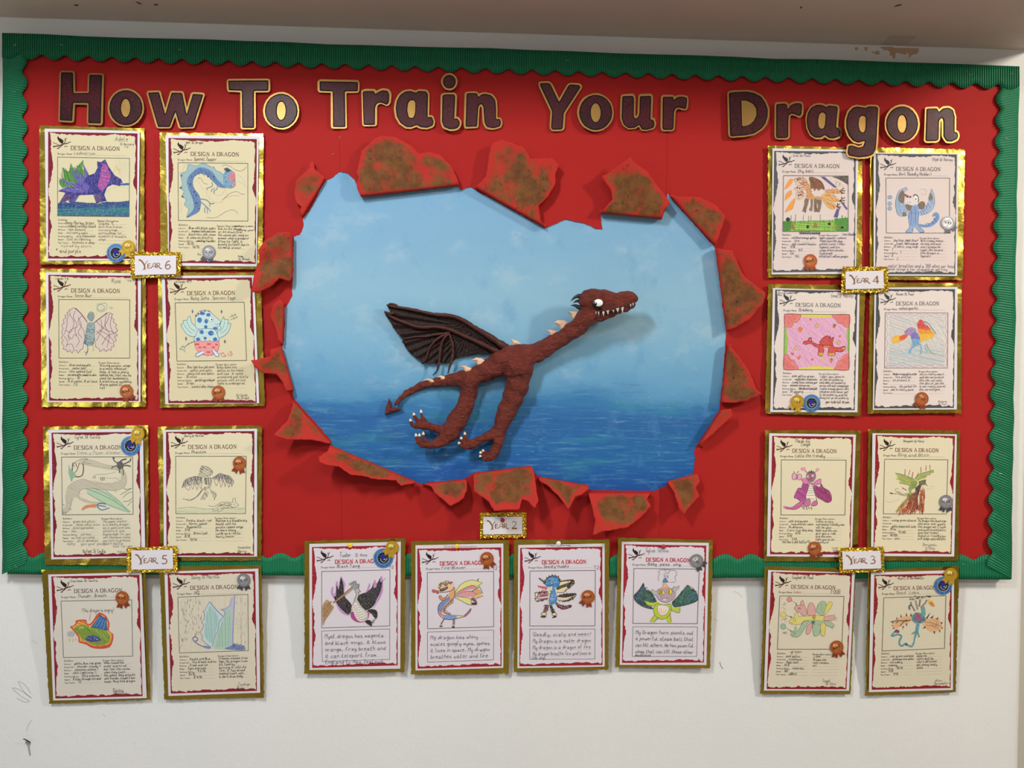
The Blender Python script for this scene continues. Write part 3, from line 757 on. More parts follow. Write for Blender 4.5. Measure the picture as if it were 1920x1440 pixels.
def draw_ops(pr, cr, s, txt):
    for ln in txt.strip().split('\n'):
        ln = ln.strip()
        if not ln: continue
        op, col, rest = ln.split(' ', 2); c = lin(col)
        if op == 'f': pr.fill(cr(pts(rest)), c, False)
        elif op == 'F': pr.fill(catmull(cr(pts(rest)), 4, True), c)
        elif op in 'sScC':
            w, q = rest.split(' ', 1); q = cr(pts(q))
            if op == 'S': q = catmull(q, 4)
            if op == 'C': q = catmull(q, 4, True)
            pr.stroke(q, float(w) / s, c, closed=op in 'cC')
        elif op == 'h':
            a, sp, w, q = rest.split(' ', 3); pr.hatch(cr(pts(q)), float(a), float(sp) / s, float(w) / s, c)
        elif op == 'e':
            for q in rest.split(' '):
                x, y, r, r2 = (list(map(float, q.split(','))) + [None])[:4] if q.count(',') == 2 else map(float, q.split(','))
                r2 = r if r2 is None else r2
                ctr = cr([[x, y]])[0]; pr.fill(ell(ctr[0], ctr[1], r / s, r2 / s, 14), c)
        elif op == 'E':
            w, q = rest.split(' ', 1)
            for z in q.split(' '):
                x, y, r, r2 = map(float, z.split(',')); ctr = cr([[x, y]])[0]
                pr.stroke(ell(ctr[0], ctr[1], r / s, r2 / s, 16), float(w) / s, c, closed=True)
        elif op == 'v':                       # dashes of one direction filling an area
            n, w, ln_, an, q = rest.split(' ', 4); q = cr(pts(q)); lo, hi = q.min(0), q.max(0); k = 0
            pr.layer += 1
            for _ in range(int(n) * 12):
                if k >= int(n): break
                a = RNG.uniform(lo, hi)
                if inside(a[None], q)[0]:
                    th = math.radians(float(an)) + RNG.normal(0, .12); d = np.array([math.cos(th), math.sin(th)]) * float(ln_) / s / 2 * RNG.uniform(.6, 1.3)
                    pr.stroke(catmull([a - d, a + RNG.normal(0, .5, 2), a + d], 3), float(w) / s * RNG.uniform(.6, 1.2), c, False); k += 1
        elif op == 'z':                       # scribble dots/dashes filling an area
            n, w, ln_, q = rest.split(' ', 3); q = cr(pts(q)); lo, hi = q.min(0), q.max(0); k = 0
            pr.layer += 1
            while k < int(n):
                a = RNG.uniform(lo, hi)
                if inside(a[None], q)[0]:
                    th = RNG.uniform(0, math.pi); d = np.array([math.cos(th), math.sin(th)]) * float(ln_) / s / 2
                    pr.stroke([a - d, a + d], float(w) / s, c, False); k += 1
                elif RNG.random() < 0.001: break
SHEETS = []
def cr_top(cr, border, s):
    o = cr([[0, 0]])[0]
    return (border[0][1] - o[1]) * s
def foil_mesh(q, d, k, zt, parent, n=40, m=54, amp=0.0015):
    mp = quad_map(q)
    u, v = np.meshgrid(np.linspace(0, 1, n), np.linspace(0, 1, m))
    uv = np.stack([u.ravel(), v.ravel()], 1)
    ed = np.minimum(np.minimum(uv[:, 0], 1 - uv[:, 0]), np.minimum(uv[:, 1], 1 - uv[:, 1]))
    xy = mp(uv)
    o1, o2, o3 = RNG.uniform(0, 9, 3)
    cd = np.hypot(np.minimum(uv[:, 0], 1 - uv[:, 0]) * .7, np.minimum(uv[:, 1], 1 - uv[:, 1]))
    wav = 0.8 * np.sin(uv[:, 1] * 15 + o1 + 3 * uv[:, 0]) * np.sin(uv[:, 0] * 11 + o2) + 0.25 * np.sin(uv[:, 0] * 37 + uv[:, 1] * 29 + o3) + RNG.normal(0, .55, len(uv)) * np.exp(-(cd / .12) ** 2)
    h = np.where(ed < 0.085, (wav + RNG.normal(0, 0.05, len(uv))) * amp, -0.0004)
    h = np.clip(h, -0.0015, 0.0030)
    xy = xy + np.where(ed[:, None] < 1e-6, RNG.normal(0, 0.45, xy.shape), 0)
    w = P(xy[:, 0], xy[:, 1], d + h, k, zt)
    f = [(j * n + i, (j + 1) * n + i, (j + 1) * n + i + 1, j * n + i + 1) for j in range(m - 1) for i in range(n - 1)]
    return link('gold_foil_mount', w, f, M_FOIL, parent, smooth=True)
def sheet(key, label, cr, s, gold, paper, border, frame, parch, ink, title, draw, rows_l=(), rows_r=(), pen='3a3a44', extra='', dname='', tilt=0.0, box=None, boxrows=(), d=0.0298, group='dragon design sheets', lw=2.5, dw=None, pen2=None, rw=None):
    gold, paper, border, frame = (cr(pts(q)) for q in (gold, paper, border, frame))
    ctr = paper.mean(0); zt = float(P(*gold[0])[2])
    k = tilt
    org = P(*(paper[2] + paper[3]) / 2, d, k, zt)
    e = empty('dragon_design_sheet', org, label, 'design sheet', group)
    foil_mesh(gold, d, k, zt, e)
    dp = d + 0.0036
    pm = M_WHITEPAPER
    pap = slab('paper', [paper], dp, 0.0006, pm, e, k, zt)
    pr = Print(dp + 0.0001, k, zt)
    bm = quad_map(border)
    pr.fill(border, lin(ink))
    pl = bm(parchment_loop()); pr.fill(pl, lin(parch))
    # worn white flecks in the torn print
    for _ in range(7):
        a = bm([[RNG.uniform(.01, .035), RNG.uniform(.2, .42)]])[0]; pr.stroke([a, a + RNG.normal(0, .8, 2)], 0.35, lin('d8c8c4'), False)
    pr.build('torn_edge_print', M_PRINT, pap)['kind'] = 'stuff'
    ux = bm([[0.8, 0.1]])[0] - bm([[0.2, 0.1]])[0]; W = np.linalg.norm(ux) / 0.6; ux /= np.linalg.norm(ux)
    uy = bm([[0.5, 0.1]])[0] - bm([[0.5, 0.9]])[0]; H = np.linalg.norm(uy) / 0.8; uy /= np.linalg.norm(uy)
    p2 = Print(dp + 0.0003, k, zt)
    tcol = lin(title); dark = lin('4a3f38') if title != '555555' else lin('48484a')
    bold = 1.25 if box is not None else 0.82
    if box is not None: serif(p2, 'DESIGN A DRAGON', bm([[.265, .142]])[0], ux, uy, .031 * H, .545 * W, tcol, bold)
    else: serif(p2, 'DESIGN A DRAGON', bm([[.25, .138]])[0], ux, uy, .031 * H, .555 * W, tcol, bold)
    L1 = lambda q: bm(np.stack([(q[:, 0] - 150) / 830, (q[:, 1] - 135) / 1180], 1))
    p2.layer += 1
    for t in EMB:
        if t[0] == 'f': p2.fill(L1(pts(t[1])), lin('2a1a18') if title != '555555' else lin('3a3a3c'))
        else: p2.stroke(catmull(L1(pts(t[2])), 3), t[1] * 1.35 / 4.967, lin('3a2420' if title != '555555' else '444446') if t[1] < 6 else lin('5a2420' if title != '555555' else '444446'))
    letter(p2, 'Dragon Name', bm([[.106, .177]])[0], ux, uy, .016 * H, .165 * W, dark, 0.42)
    p2.stroke(bm([[.28, .178], [.88, .178]]), 0.22, lin('8f867a'))
    if box is None:
        letter(p2, 'Statistics:', bm([[.112, .697]])[0], ux, uy, .014 * H, .11 * W, dark, 0.42)
        letter(p2, 'Dragon Description:', bm([[.554, .702]])[0], ux, uy, .014 * H, .245 * W, dark, 0.42)
        for i, t in enumerate(LABELS7):
            vv = .7235 + .0258 * i
            letter(p2, t, bm([[.112, vv]])[0], ux, uy, .0115 * H, .0105 * W * len(t), dark, 0.38)
            p2.stroke(bm([[.125 + .0105 * len(t), vv + .001], [.51, vv + .001]]), 0.2, lin('a89e90'))
            p2.stroke(bm([[.56, vv + .002], [.885, vv + .002]]), 0.2, lin('a89e90'))
    else:
        bq = cr(pts(box)); p2.stroke(bq, 3.6 / s, lin('4a444a'), closed=True)
        b2 = quad_map(bq)
        for i in range(4): p2.stroke(b2([[.04, .25 + .215 * i], [.95, .25 + .215 * i]]), 0.2, lin('aaa0aa'))
    p2.build('printed_form', M_PRINT, pap)['kind'] = 'stuff'
    # drawing
    p3 = Print(dp + 0.0004, k, zt)
    draw_ops(p3, cr, s, draw)
    p3.stroke(frame, 4.4 / s, lin('4c4f4a' if title != '555555' else '58585c'), closed=True)
    p3.build('framed_drawing', M_CRAYON, pap)['kind'] = 'stuff'
    # handwriting
    p4 = Print(dp + max(.0003 + p2.layer * Print.STEP, .0004 + p3.layer * Print.STEP) + .00003, k, zt)
    pc = lin(pen); pc2 = lin(pen2 or pen)
    if dname: letter(p4, dname, bm([[.29, .173]])[0], ux, uy, .024 * H, (dw or .0185 * len(dname)) * W, lin(pen2 or pen), lw / s, 0.5, 0.14)
    for i, t in enumerate(rows_l):
        if t: letter(p4, t, bm([[.145 + .0105 * len(LABELS7[i]), .722 + .0258 * i]])[0], ux, uy, .018 * H, min(.0158 * len(t), .535 - .145 - .0105 * len(LABELS7[i])) * W, pc, lw / s, 0.6, 0.16)
    for i, t in enumerate(rows_r):
        if t: letter(p4, t, bm([[.565, .724 + .0255 * i]])[0], ux, uy, .018 * H, (rw or min(.0165 * len(t), .355)) * W, pc, lw / s, 0.6, 0.16)
    if box is not None:
        for i, t in enumerate(boxrows):
            letter(p4, t, b2([[.045, .235 + .213 * i]])[0], ux, uy, .030 * H, min(.030 * len(t), .71) * W, pc, lw / s, 0.6, 0.16)
    for ln in extra.strip().split('\n'):
        if not ln.strip(): continue
        col, x, y, h, w, t = ln.strip().split(' ', 5)
        if float(h) <= 30 and box is None and float(y) < cr_top(cr, border, s) + 62: y = float(y) + 9
        letter(p4, t, cr([[float(x), float(y)]])[0], ux, uy, float(h) / s, float(w) / s, lin(col), (lw if float(h) < 40 else lw) / s, 0.5, 0.06)
    p4.build('handwriting', M_PRINT, pap)['kind'] = 'stuff'
    SHEETS.append((key, e, d, k, zt))
    return e
CR_, GY_ = 'd9cba8', '555555'
MRN = '8a1f2c'
# ---- left block; dimmer light on the upper four is put into their parchment colour
cr = crop(60, 220, 4.967)
sheet('L1', 'gold-mounted sheet with a purple and green spiky dragon standing on blue ground', cr, 4.967, '70,75 1048,103 1043,1365 75,1370', '118,105 1005,128 985,1330 135,1335', '150,135 983,150 975,1318 150,1315', '238,370 908,382 905,925 238,918', 'd2c6a4', '7a1a2e', '5a2c34', """
h c9bfae 70 16 2 480,390 600,390 600,500 500,500
h c9bfae 80 14 2 760,400 890,400 890,560 830,560
S bcb2a0 2 690,700 740,660 830,645 890,660 900,690
f 4f8a3c 285,465 320,500 345,500 360,425 385,470 400,495 440,435 480,395 470,480 560,560 520,640 400,650 280,655 255,620 250,585 300,570
h 2f6a2c 75 12 5 285,465 345,500 385,470 440,435 470,480 540,560 520,640 280,650 255,610
f 5a4f9f 240,560 330,600 430,620 350,465 470,590 385,460 500,570 470,420 530,545 600,530 560,690 430,680 240,688 300,660 420,650 330,625
f 2f2f7c 243,688 330,655 430,655 480,600 520,545 585,520 610,470 606,410 645,415 682,390 715,460 770,540 830,575 845,610 820,640 750,625 700,650 672,720 695,780 645,785 600,805 570,720 480,724 440,724 400,790 350,800 338,770 372,712 300,792 250,800 312,702
f 5a4f9f 250,684 330,660 440,660 500,600 540,640 520,700 440,705 330,690
h 3a3384 20 14 4 430,620 560,560 600,700 440,700
h 7a68b4 35 15 4 330,600 480,600 520,690 250,684
f b04c90 655,432 692,442 732,540 722,600 652,692 610,640 632,560
h 5a3f94 12 14 5 655,432 692,442 732,540 722,600 652,692 610,640 632,560
f 5a3a6a 300,730 372,712 338,770 300,790 255,795
f 4a3f7e 400,720 440,724 400,790 350,800 345,770
f 55406f 575,720 640,700 640,785 600,805
f 2b5f92 832,612 908,612 908,632 825,632
s e4e8ee 3 826,614 870,612
f 28567e 240,800 300,785 360,800 420,785 500,800 560,795 620,808 690,785 760,790 830,785 905,775 905,922 238,915
h 1d3a78 8 12 7 240,805 420,790 560,800 690,790 905,780 905,830 238,850
h 2a7a78 -4 14 6 240,850 905,835 905,918 238,912
s c9b04c 3.5 762,503 785,445 800,480 820,485 806,530
s c9b04c 2.5 785,500 795,470 806,505
e 15153c 775,570,9
s 1d1d58 4 245,688 330,655 430,652 350,465 470,590 385,460 500,570 475,420 532,545""",
 ['', '', 'like diamond', 'extremely agile', 'very independent', 'fast as lightning', 'kindness is deep'], ['', 'such blue scales', 'two very huge', 'surroundings for', 'stealth & invisible', 'wings'], pen='77706a', dname='Ledimarium', dw=.24, pen2='77706a', extra="""
55504a 775 220 44 125 Adele
77706a 820 258 22 130 St Bernard
77706a 860 285 20 40 Y 6
2c2a30 312 992 28 270 Deep Marine Green
2c2a30 340 1022 28 260 indestructible black
2c2a30 622 998 30 145 Class 9,
85807a 270 1205 24 290 injured by storm
2c2a30 222 1258 38 240 * and purple""")

cr = crop(290, 230, 5.141)
sheet('L2', 'gold-mounted sheet with a blue finned serpent dragon roaring among clouds', cr, 5.141, '50,95 1050,105 1040,1415 55,1415', '103,118 1003,128 985,1385 135,1380', '133,148 985,158 975,1362 138,1350', '225,385 898,392 898,948 228,942', 'd2c6a4', '7a1a2e', '5a2c34', """
S a9a294 2 233,490 265,470 285,420 300,400
S a9a294 2 380,570 410,560 450,620 480,640 510,620 500,680 540,750
S a9a294 2 560,640 600,700 650,690 680,640 700,700
S a9a294 2 660,760 600,770 540,740 530,690
S a9a294 2 800,500 850,540 880,620 840,580 790,560
S a9a294 2 240,870 260,830 250,780 270,760
S 3f3f46 2.5 655,425 660,410 720,415 780,455 840,465 885,425
S 3f3f46 2.5 415,545 430,530 455,550 470,580 515,595
S 3f3f46 2.5 650,750 720,685 790,665 840,690 870,688
S 3f3f46 2.5 500,915 590,915 680,860 750,840 790,860 805,880
S b06a70 2 650,740 740,705 820,705
F 90acae 305,912 330,835 285,790 305,740 262,710 285,660 240,628 268,600 250,495 310,465 322,400 400,415 475,388 550,430 572,425 590,460 622,470 668,505 665,600 580,560 440,470 340,600 380,760 370,880
F 5a78a4 308,915 370,890 430,850 446,760 425,690 385,640 368,580 385,520 440,490 510,515 560,565 620,620 690,628 650,590 600,540 560,480 500,440 430,432 370,470 320,530 312,590 335,660 370,750 375,830
h 38547f 60 14 4 330,520 440,440 540,470 620,590 560,565 450,490 380,520 360,600 390,680 430,760 420,840 380,840 370,750 330,650
s 3a587c 3 305,912 330,835 285,790 305,740 262,710 285,660 240,628 268,600 250,495 310,465 322,400 400,415 475,388 550,430 572,425 590,460 622,470 668,505
F 6f98b4 668,490 690,450 720,450 770,480 778,540 770,610 735,632 680,620 664,560
f 35455e 665,445 700,432 742,462 720,470 700,480
F c07880 712,520 735,480 768,480 776,530 760,565 720,560
F c4848a 745,590 765,572 780,590 770,615 750,612
s 3a5070 3 664,500 668,600 735,632 778,605 775,545 742,565
e 26303f 680,525,6 690,570,6 735,610,6 690,490,5 345,590,7 380,668,7 400,700,7 405,775,7 515,520,6 572,520,7 430,830,6
S 57808f 8 440,735 500,745 540,780 575,775
S 57808f 8 445,765 490,800 520,830 540,855
S 57808f 6 490,810 480,850 490,870
S 57808f 6 505,820 510,875
S 57808f 6 530,780 530,810
S 57808f 6 550,570 555,610 510,630 505,650
S 57808f 6 605,610 600,640 570,660 575,690
S 57808f 5 580,630 550,645 545,670
f 2f4a66 245,500 275,510 255,520
f 2f4a66 238,625 265,620 255,640
f 2f4a66 255,708 280,705 270,725
f 2f4a66 308,915 330,905 325,890""",
 ['Blue with black spots', 'venomous teeth and claws', 'black horn with venom', 'it uses an electric', 'camouflage from others', '10/10', '10/10'], ['Due to its sound', 'on its electrical', 'Its waves get used as', 'armour when a predator', 'tries to fight it', 'breaks its teeth due to', 'its metal armour'], pen='33333c', dname='Spaniel Zapper', extra="""
33333c 300 190 20 165 Neil St Brigid
33333c 770 1002 18 180 goodness, is more
33333c 790 1040 18 170 making your
33333c 415 1278 22 30 M o
55555c 805 1295 18 50 Arden
55555c 805 1320 18 110 St Brigid""")

cr = crop(60, 490, 4.967)
sheet('L3', 'gold-mounted sheet with a purple butterfly-winged dragon under a small sun', cr, 4.967, '77,65 1060,90 1062,1355 90,1355', '128,103 1015,110 1010,1310 140,1312', '152,125 985,135 993,1300 160,1298', '248,355 910,357 910,900 250,900', 'd2c6a4', '7a1a2e', '5a2c34', """
f ccbcb0 515,570 470,500 410,438 375,435 350,450 325,475 305,505 290,545 275,595 275,660 270,710 285,775 300,830 350,845 375,855 410,825 430,855 475,810 480,765 500,680
f ccbcb0 580,570 640,525 715,475 745,500 765,545 790,590 798,645 795,690 785,735 765,790 735,830 690,840 630,840 600,800 580,700
s 7b4a6a 4.5 515,570 470,500 410,438 375,435 365,450 345,450 350,470 325,475 335,495 305,505 318,525 290,545 300,575 275,595 290,625 275,660 292,690 270,710 290,735 275,765 300,790 290,815 322,822 330,845 350,828 375,855 385,830 410,825 430,855 445,830 475,810 480,765 500,680
S 70305e 8 400,436 450,480 500,545 515,570
S 85547a 5 360,480 330,530 325,600 300,680
S 85547a 5 405,460 385,520 420,590 400,640 420,700
S 85547a 5 350,490 390,570 360,660 310,640
S 85547a 5 430,520 460,600 430,660 470,720
S 85547a 5 330,690 370,720 400,680 440,740 410,800
S 85547a 5 320,780 370,770 390,820
S 85547a 5 470,500 430,560 480,640 490,700
S 85547a 5 300,700 330,740 320,800
S 85547a 5 350,740 340,690 360,640 420,610
s 8a4a62 4.5 580,570 640,525 715,475 750,492 738,520 765,545 755,565 790,590 775,615 798,645 775,665 795,690 765,700 785,735 755,755 765,790 740,795 735,830 715,815 690,840 670,815 630,840 625,810 595,800 580,700
S 70305e 8 580,570 640,525 700,480
S 8a4f6a 5 600,560 640,600 690,640 760,660
S 8a4f6a 5 720,490 700,560 640,660 600,740
S 8a4f6a 5 690,500 680,600 720,680 700,800
S 8a4f6a 5 600,650 660,700 740,770
S 8a4f6a 5 640,540 650,620 600,680
S 8a4f6a 5 620,640 700,680 760,740
S 8a4f6a 5 740,520 730,600 770,690
S 8a4f6a 5 650,780 700,700 780,660
F 93a3a2 515,520 530,480 550,470 575,485 580,520 565,550 535,550
F 93a3a2 520,575 580,575 585,660 570,775 500,775 497,690
z 2f4a55 70 3 16 520,575 580,575 580,660 570,775 500,775 497,690
z 3a4a50 26 3 14 515,520 530,480 550,470 575,485 580,520 565,550 535,550
s 35505a 3 515,520 530,480 550,468 575,485 580,520 565,550 535,550 515,520
s 35505a 3 520,575 497,690 500,775 570,775 585,660 580,575
f 3f6f8c 478,765 500,720 510,775
S 2a6a84 6 515,775 520,820 510,850 500,875
S 2a6a84 4 485,840 505,850 520,845
S 8aa0a0 4 565,775 575,825 560,830
E 5f9488 4 640,430,34,28
S 6f9f92 3 600,400 640,392 690,390 695,430 680,455 650,470 615,465 600,440
E 8a94a0 3 735,432,14,8
s 88a098 3 596,480 602,495""",
 ['blue and purple', 'water ball', 'like spiked tail', 'can sense other animals in water', '10', '15 in water, 8 on land', '7.5'], ['Glowing purple, wings', 'and water antlered', 'body. It has a sharp', 'spiked tail that can be', 'used for bombshells,', '& electrics or punishing', 'sharp spiked all over', 'tail'], pen='2f3038', dname='Terror Diver', dw=.2, extra="""
33333c 222 160 22 120 Lexan Y 6
77706a 740 200 44 90 Alana
77706a 890 190 20 35 Y 6""")

cr = crop(290, 490, 4.964)
sheet('L4', 'gold-mounted sheet with a pale blue spotted baby dragon hatching from a pink egg', cr, 4.964, '30,105 985,105 1025,1345 50,1362', '65,135 925,130 973,1320 98,1330', '95,158 905,150 950,1318 127,1320', '190,385 833,380 855,922 207,928', 'd2c6a4', '7a1a2e', '5a2c34', """
F b9cfc6 330,512 345,570 375,600 420,640 380,700 310,685 260,625 245,590 270,575 265,550 300,548 310,522
C 3d8288 5 330,512 345,570 375,600 420,640 380,700 310,685 260,625 245,590 270,575 265,550 300,548 310,522
F b9cfc6 640,515 650,545 685,540 680,580 708,580 690,645 650,690 590,715 585,660 610,590
C 3d8288 5 640,515 650,545 685,540 680,580 708,580 690,645 650,690 590,715 585,660 610,590
S 3d8288 4 300,560 330,620 375,650
S 3d8288 4 272,590 310,640 345,670
S 3d8288 4 650,560 640,610 605,660
S 3d8288 4 685,590 660,640 620,670
F b9d0cc 385,500 430,460 500,460 560,510 612,558 605,590 618,622 580,638 400,628 378,560
C 2d5f86 4 385,500 430,460 500,460 560,510 612,558 605,590 618,622 580,638 400,628 378,560
F b9d0cc 378,745 382,690 420,632 550,632 583,680 582,745
C 2d5f86 4 378,745 382,690 420,632 550,632 583,680 582,745
f dc9290 370,748 395,740 410,748 430,738 448,750 470,736 490,748 510,736 535,748 560,738 580,748 598,738 602,780 590,830 540,870 490,878 430,862 390,825 372,780
s b84a54 4 370,748 395,740 410,748 430,738 448,750 470,736 490,748 510,736 535,748 560,738 580,748 598,738 602,780 590,830 540,870 490,878 430,862 390,825 372,780 370,748
e c24a54 395,772,24,9 505,770,22,9 465,800,18,8 545,800,16,8 420,800,16,8 500,845,20,8 575,775,14,8 440,845,14,7
e 2f68ae 418,547,22,25 480,557,18,22 500,498,20,16 445,486,26,14 475,610,16,16 565,622,24,12 437,658,20,20 523,668,27,23 470,715,15,13 405,725,20,16 562,725,20,18
z 5a7f92 26 2 8 400,650 560,650 570,730 390,730
f 7a3448 380,520 378,495 398,505 402,478 420,488 432,458 445,472 470,452 480,468 510,456 515,474 500,465 440,470 400,505
e f4f0ea 525,540,20
E 2d5f86 3 525,540,20,20
e 8a3a3a 530,542,9
s 3a4a5a 3 560,585 608,580
s 3a4a5a 3 575,600 605,605
f d6d4de 440,835 470,850 410,885 385,885 380,868
s 35599f 5 440,835 385,860 380,880 400,888 465,852
f d6d4de 535,825 555,825 600,865 595,885 570,885
s 35599f 5 555,825 598,862 595,885 570,885 530,830
S 5a7f86 5 370,745 320,765 275,800
s 4a7a74 4 262,785 232,820 262,818 282,845 280,815 262,785
s 4a7a74 3 340,745 345,765
s 4a7a74 3 310,758 318,780
f 35607c 352,445 358,462 362,466 358,470 352,488 346,470 342,466 346,462
f 35607c 622,447 628,464 633,467 628,471 622,488 616,471 612,467 616,464
f 35607c 292,698 298,714 303,718 298,722 292,742 286,722 282,718 286,714
f 35607c 653,725 659,742 665,746 659,750 653,768 647,750 642,746 647,742
s 4a4a48 2.5 712,490 745,540
s 4a4a48 2.5 740,485 768,530
s 4a4a48 2.5 695,520 760,490
s 4a4a48 2.5 705,545 772,515
S c86a6c 4 612,850 625,880 650,885 665,870
S c86a6c 4 620,860 640,850 655,890
S c86a6c 4 680,850 690,875 715,875 722,850
S c86a6c 4 695,845 710,838 705,865""",
 ['Blue, light blue, pink mixed', 'spikes and spits', 'sharp tail and spikes', '70 miles', 'goes after egg cracking and', '30 mph', 'scared of other dragons'], ['Baby Spike has', 'spikes on his head', 'and tail. It spins', 'around and just starts', 'potato with its tail', 'Spike is endangered'], pen='6a665f', dname='Baby Spike  Species: Egge', dw=.52, extra="""
44424a 195 190 20 150 Arlinda Y6 N
6a665f 760 1255 24 110 Arlinda
6a665f 765 1280 22 115 St Brigid""")

cr = crop(60, 780, 4.967)
sheet('L5', 'gold-mounted sheet with a long grey pencil serpent and one green wing', cr, 4.967, '103,100 1083,85 1085,1390 120,1385', '152,130 1032,115 1055,1315 180,1335', '182,155 1000,148 1020,1305 200,1315', '275,382 937,380 942,915 282,920', 'd6cdb6', '7a1a2e', '5a2c34', """
F bfb6a2 330,660 400,610 480,590 600,622 740,628 820,605 835,550 800,505 700,492 560,465 430,440 480,400 560,412 680,452 780,470 850,500 880,570 868,650 800,688 700,690 560,675 470,680 438,720 450,770 540,795 640,805 600,825 480,800 400,755 372,790 352,870 330,905 290,905 290,870 320,830 310,740
h 9a9384 25 14 2 330,660 480,590 740,628 835,550 800,505 560,465 780,470 880,570 868,650 700,690 470,680 438,720 540,795 600,825 400,755 352,870 300,905 320,830
S 8d877a 3 330,660 400,610 480,590 600,622 740,628 820,605 840,550 800,505 700,492 560,465 430,440
S 8d877a 3 480,400 560,412 680,452 780,470 850,500 880,570 868,650 800,688 700,690 560,675 470,680 438,720 450,770 540,795 640,805
S 8d877a 3 310,740 320,830 290,870 285,905
S 8d877a 3 372,770 350,870 300,908
S 9a9384 3 780,520 700,540 600,545 575,565
S 9a9384 3 800,575 720,580 640,570
s 3a3835 4 575,560 565,580
s 3a3835 4 590,562 585,582
s 3a3835 5 640,570 640,600
s 3a3835 5 655,572 655,605
s 3a3835 5 670,570 672,600
s 3a3835 4 285,825 305,830
s 3a3835 4 345,865 368,868
s 3a3835 4 292,890 295,915
s 3a3835 4 310,890 312,915
S 7a7266 4 400,430 450,405 520,400 480,430 560,445
S 63503f 9 380,440 375,520 400,560 440,565 470,545 480,480 470,435
S 4a4038 5 395,470 380,440 405,440 420,480
S 63503f 5 440,440 420,500 385,540
F 84ac90 345,450 355,490 395,530 410,560 380,580 370,612 355,580 340,520
F a9c4a6 505,675 570,682 700,710 810,790 915,893 830,878 700,825 600,770 530,720
S 4f5f4f 4 505,675 620,720 760,790 915,893
S 4f5f4f 3 510,715 600,770 720,830 900,895
S 4f5f4f 3 575,668 700,730 800,800
S 4f5f4f 3 690,700 800,780 880,870
s 4f5f4f 4 855,670 875,685 932,672
s 4f5f4f 3 775,690 780,710
S 6f8f6a 4 930,672 880,700 820,735
S 6f8f6a 4 935,705 890,720 845,760
S 6f8f6a 4 935,760 900,790 850,795
S 6f8f6a 4 930,790 890,835
S 55534f 13 822,500 815,440 840,410 880,400
S 55534f 11 820,460 870,440 910,420 920,395
S 55534f 11 820,465 880,460 920,470
S 55534f 10 810,450 770,420 755,390 770,395
S 55534f 9 800,460 760,470 740,490
S 55534f 10 815,480 815,530
S 55534f 9 835,480 850,510 850,550
F 55534f 795,430 840,430 850,480 800,490
S 4a82a4 9 600,828 640,812 690,820
S 4a82a4 9 602,838 640,835 690,845
S 4a82a4 9 605,845 650,875 720,855
S 2f5f80 4 600,828 640,812 690,818
F cc8058 460,872 475,850 500,832 550,825 592,822 592,848 540,850 500,860 475,875""",
 ['green and yellow', 'lethal metal claws', 'blind eyelashes', 'fear', 'one hour', 'as fast as rocket', 'all of defeated'], ['The paper slasher', 'is a deadly dragon', 'as it goes and wins', 'slithers it and', 'buying eggs for you', 'with venomous claws', 'you left to protect', 'gold in battle'], pen='8f8a80', dname='Emma s Paper slasher', dw=.5, pen2='a09a90', extra="""
33333c 400 200 26 240 Cyrel St Cecilia
33333c 475 1275 34 215 Rafael St Cecilia
8f8a80 320 1200 26 90 Jeez
8f8a80 455 1200 26 250 you your pieces
8f8a80 755 1222 26 180 hunt for yes
8f8a80 795 1275 26 70 Hay""")

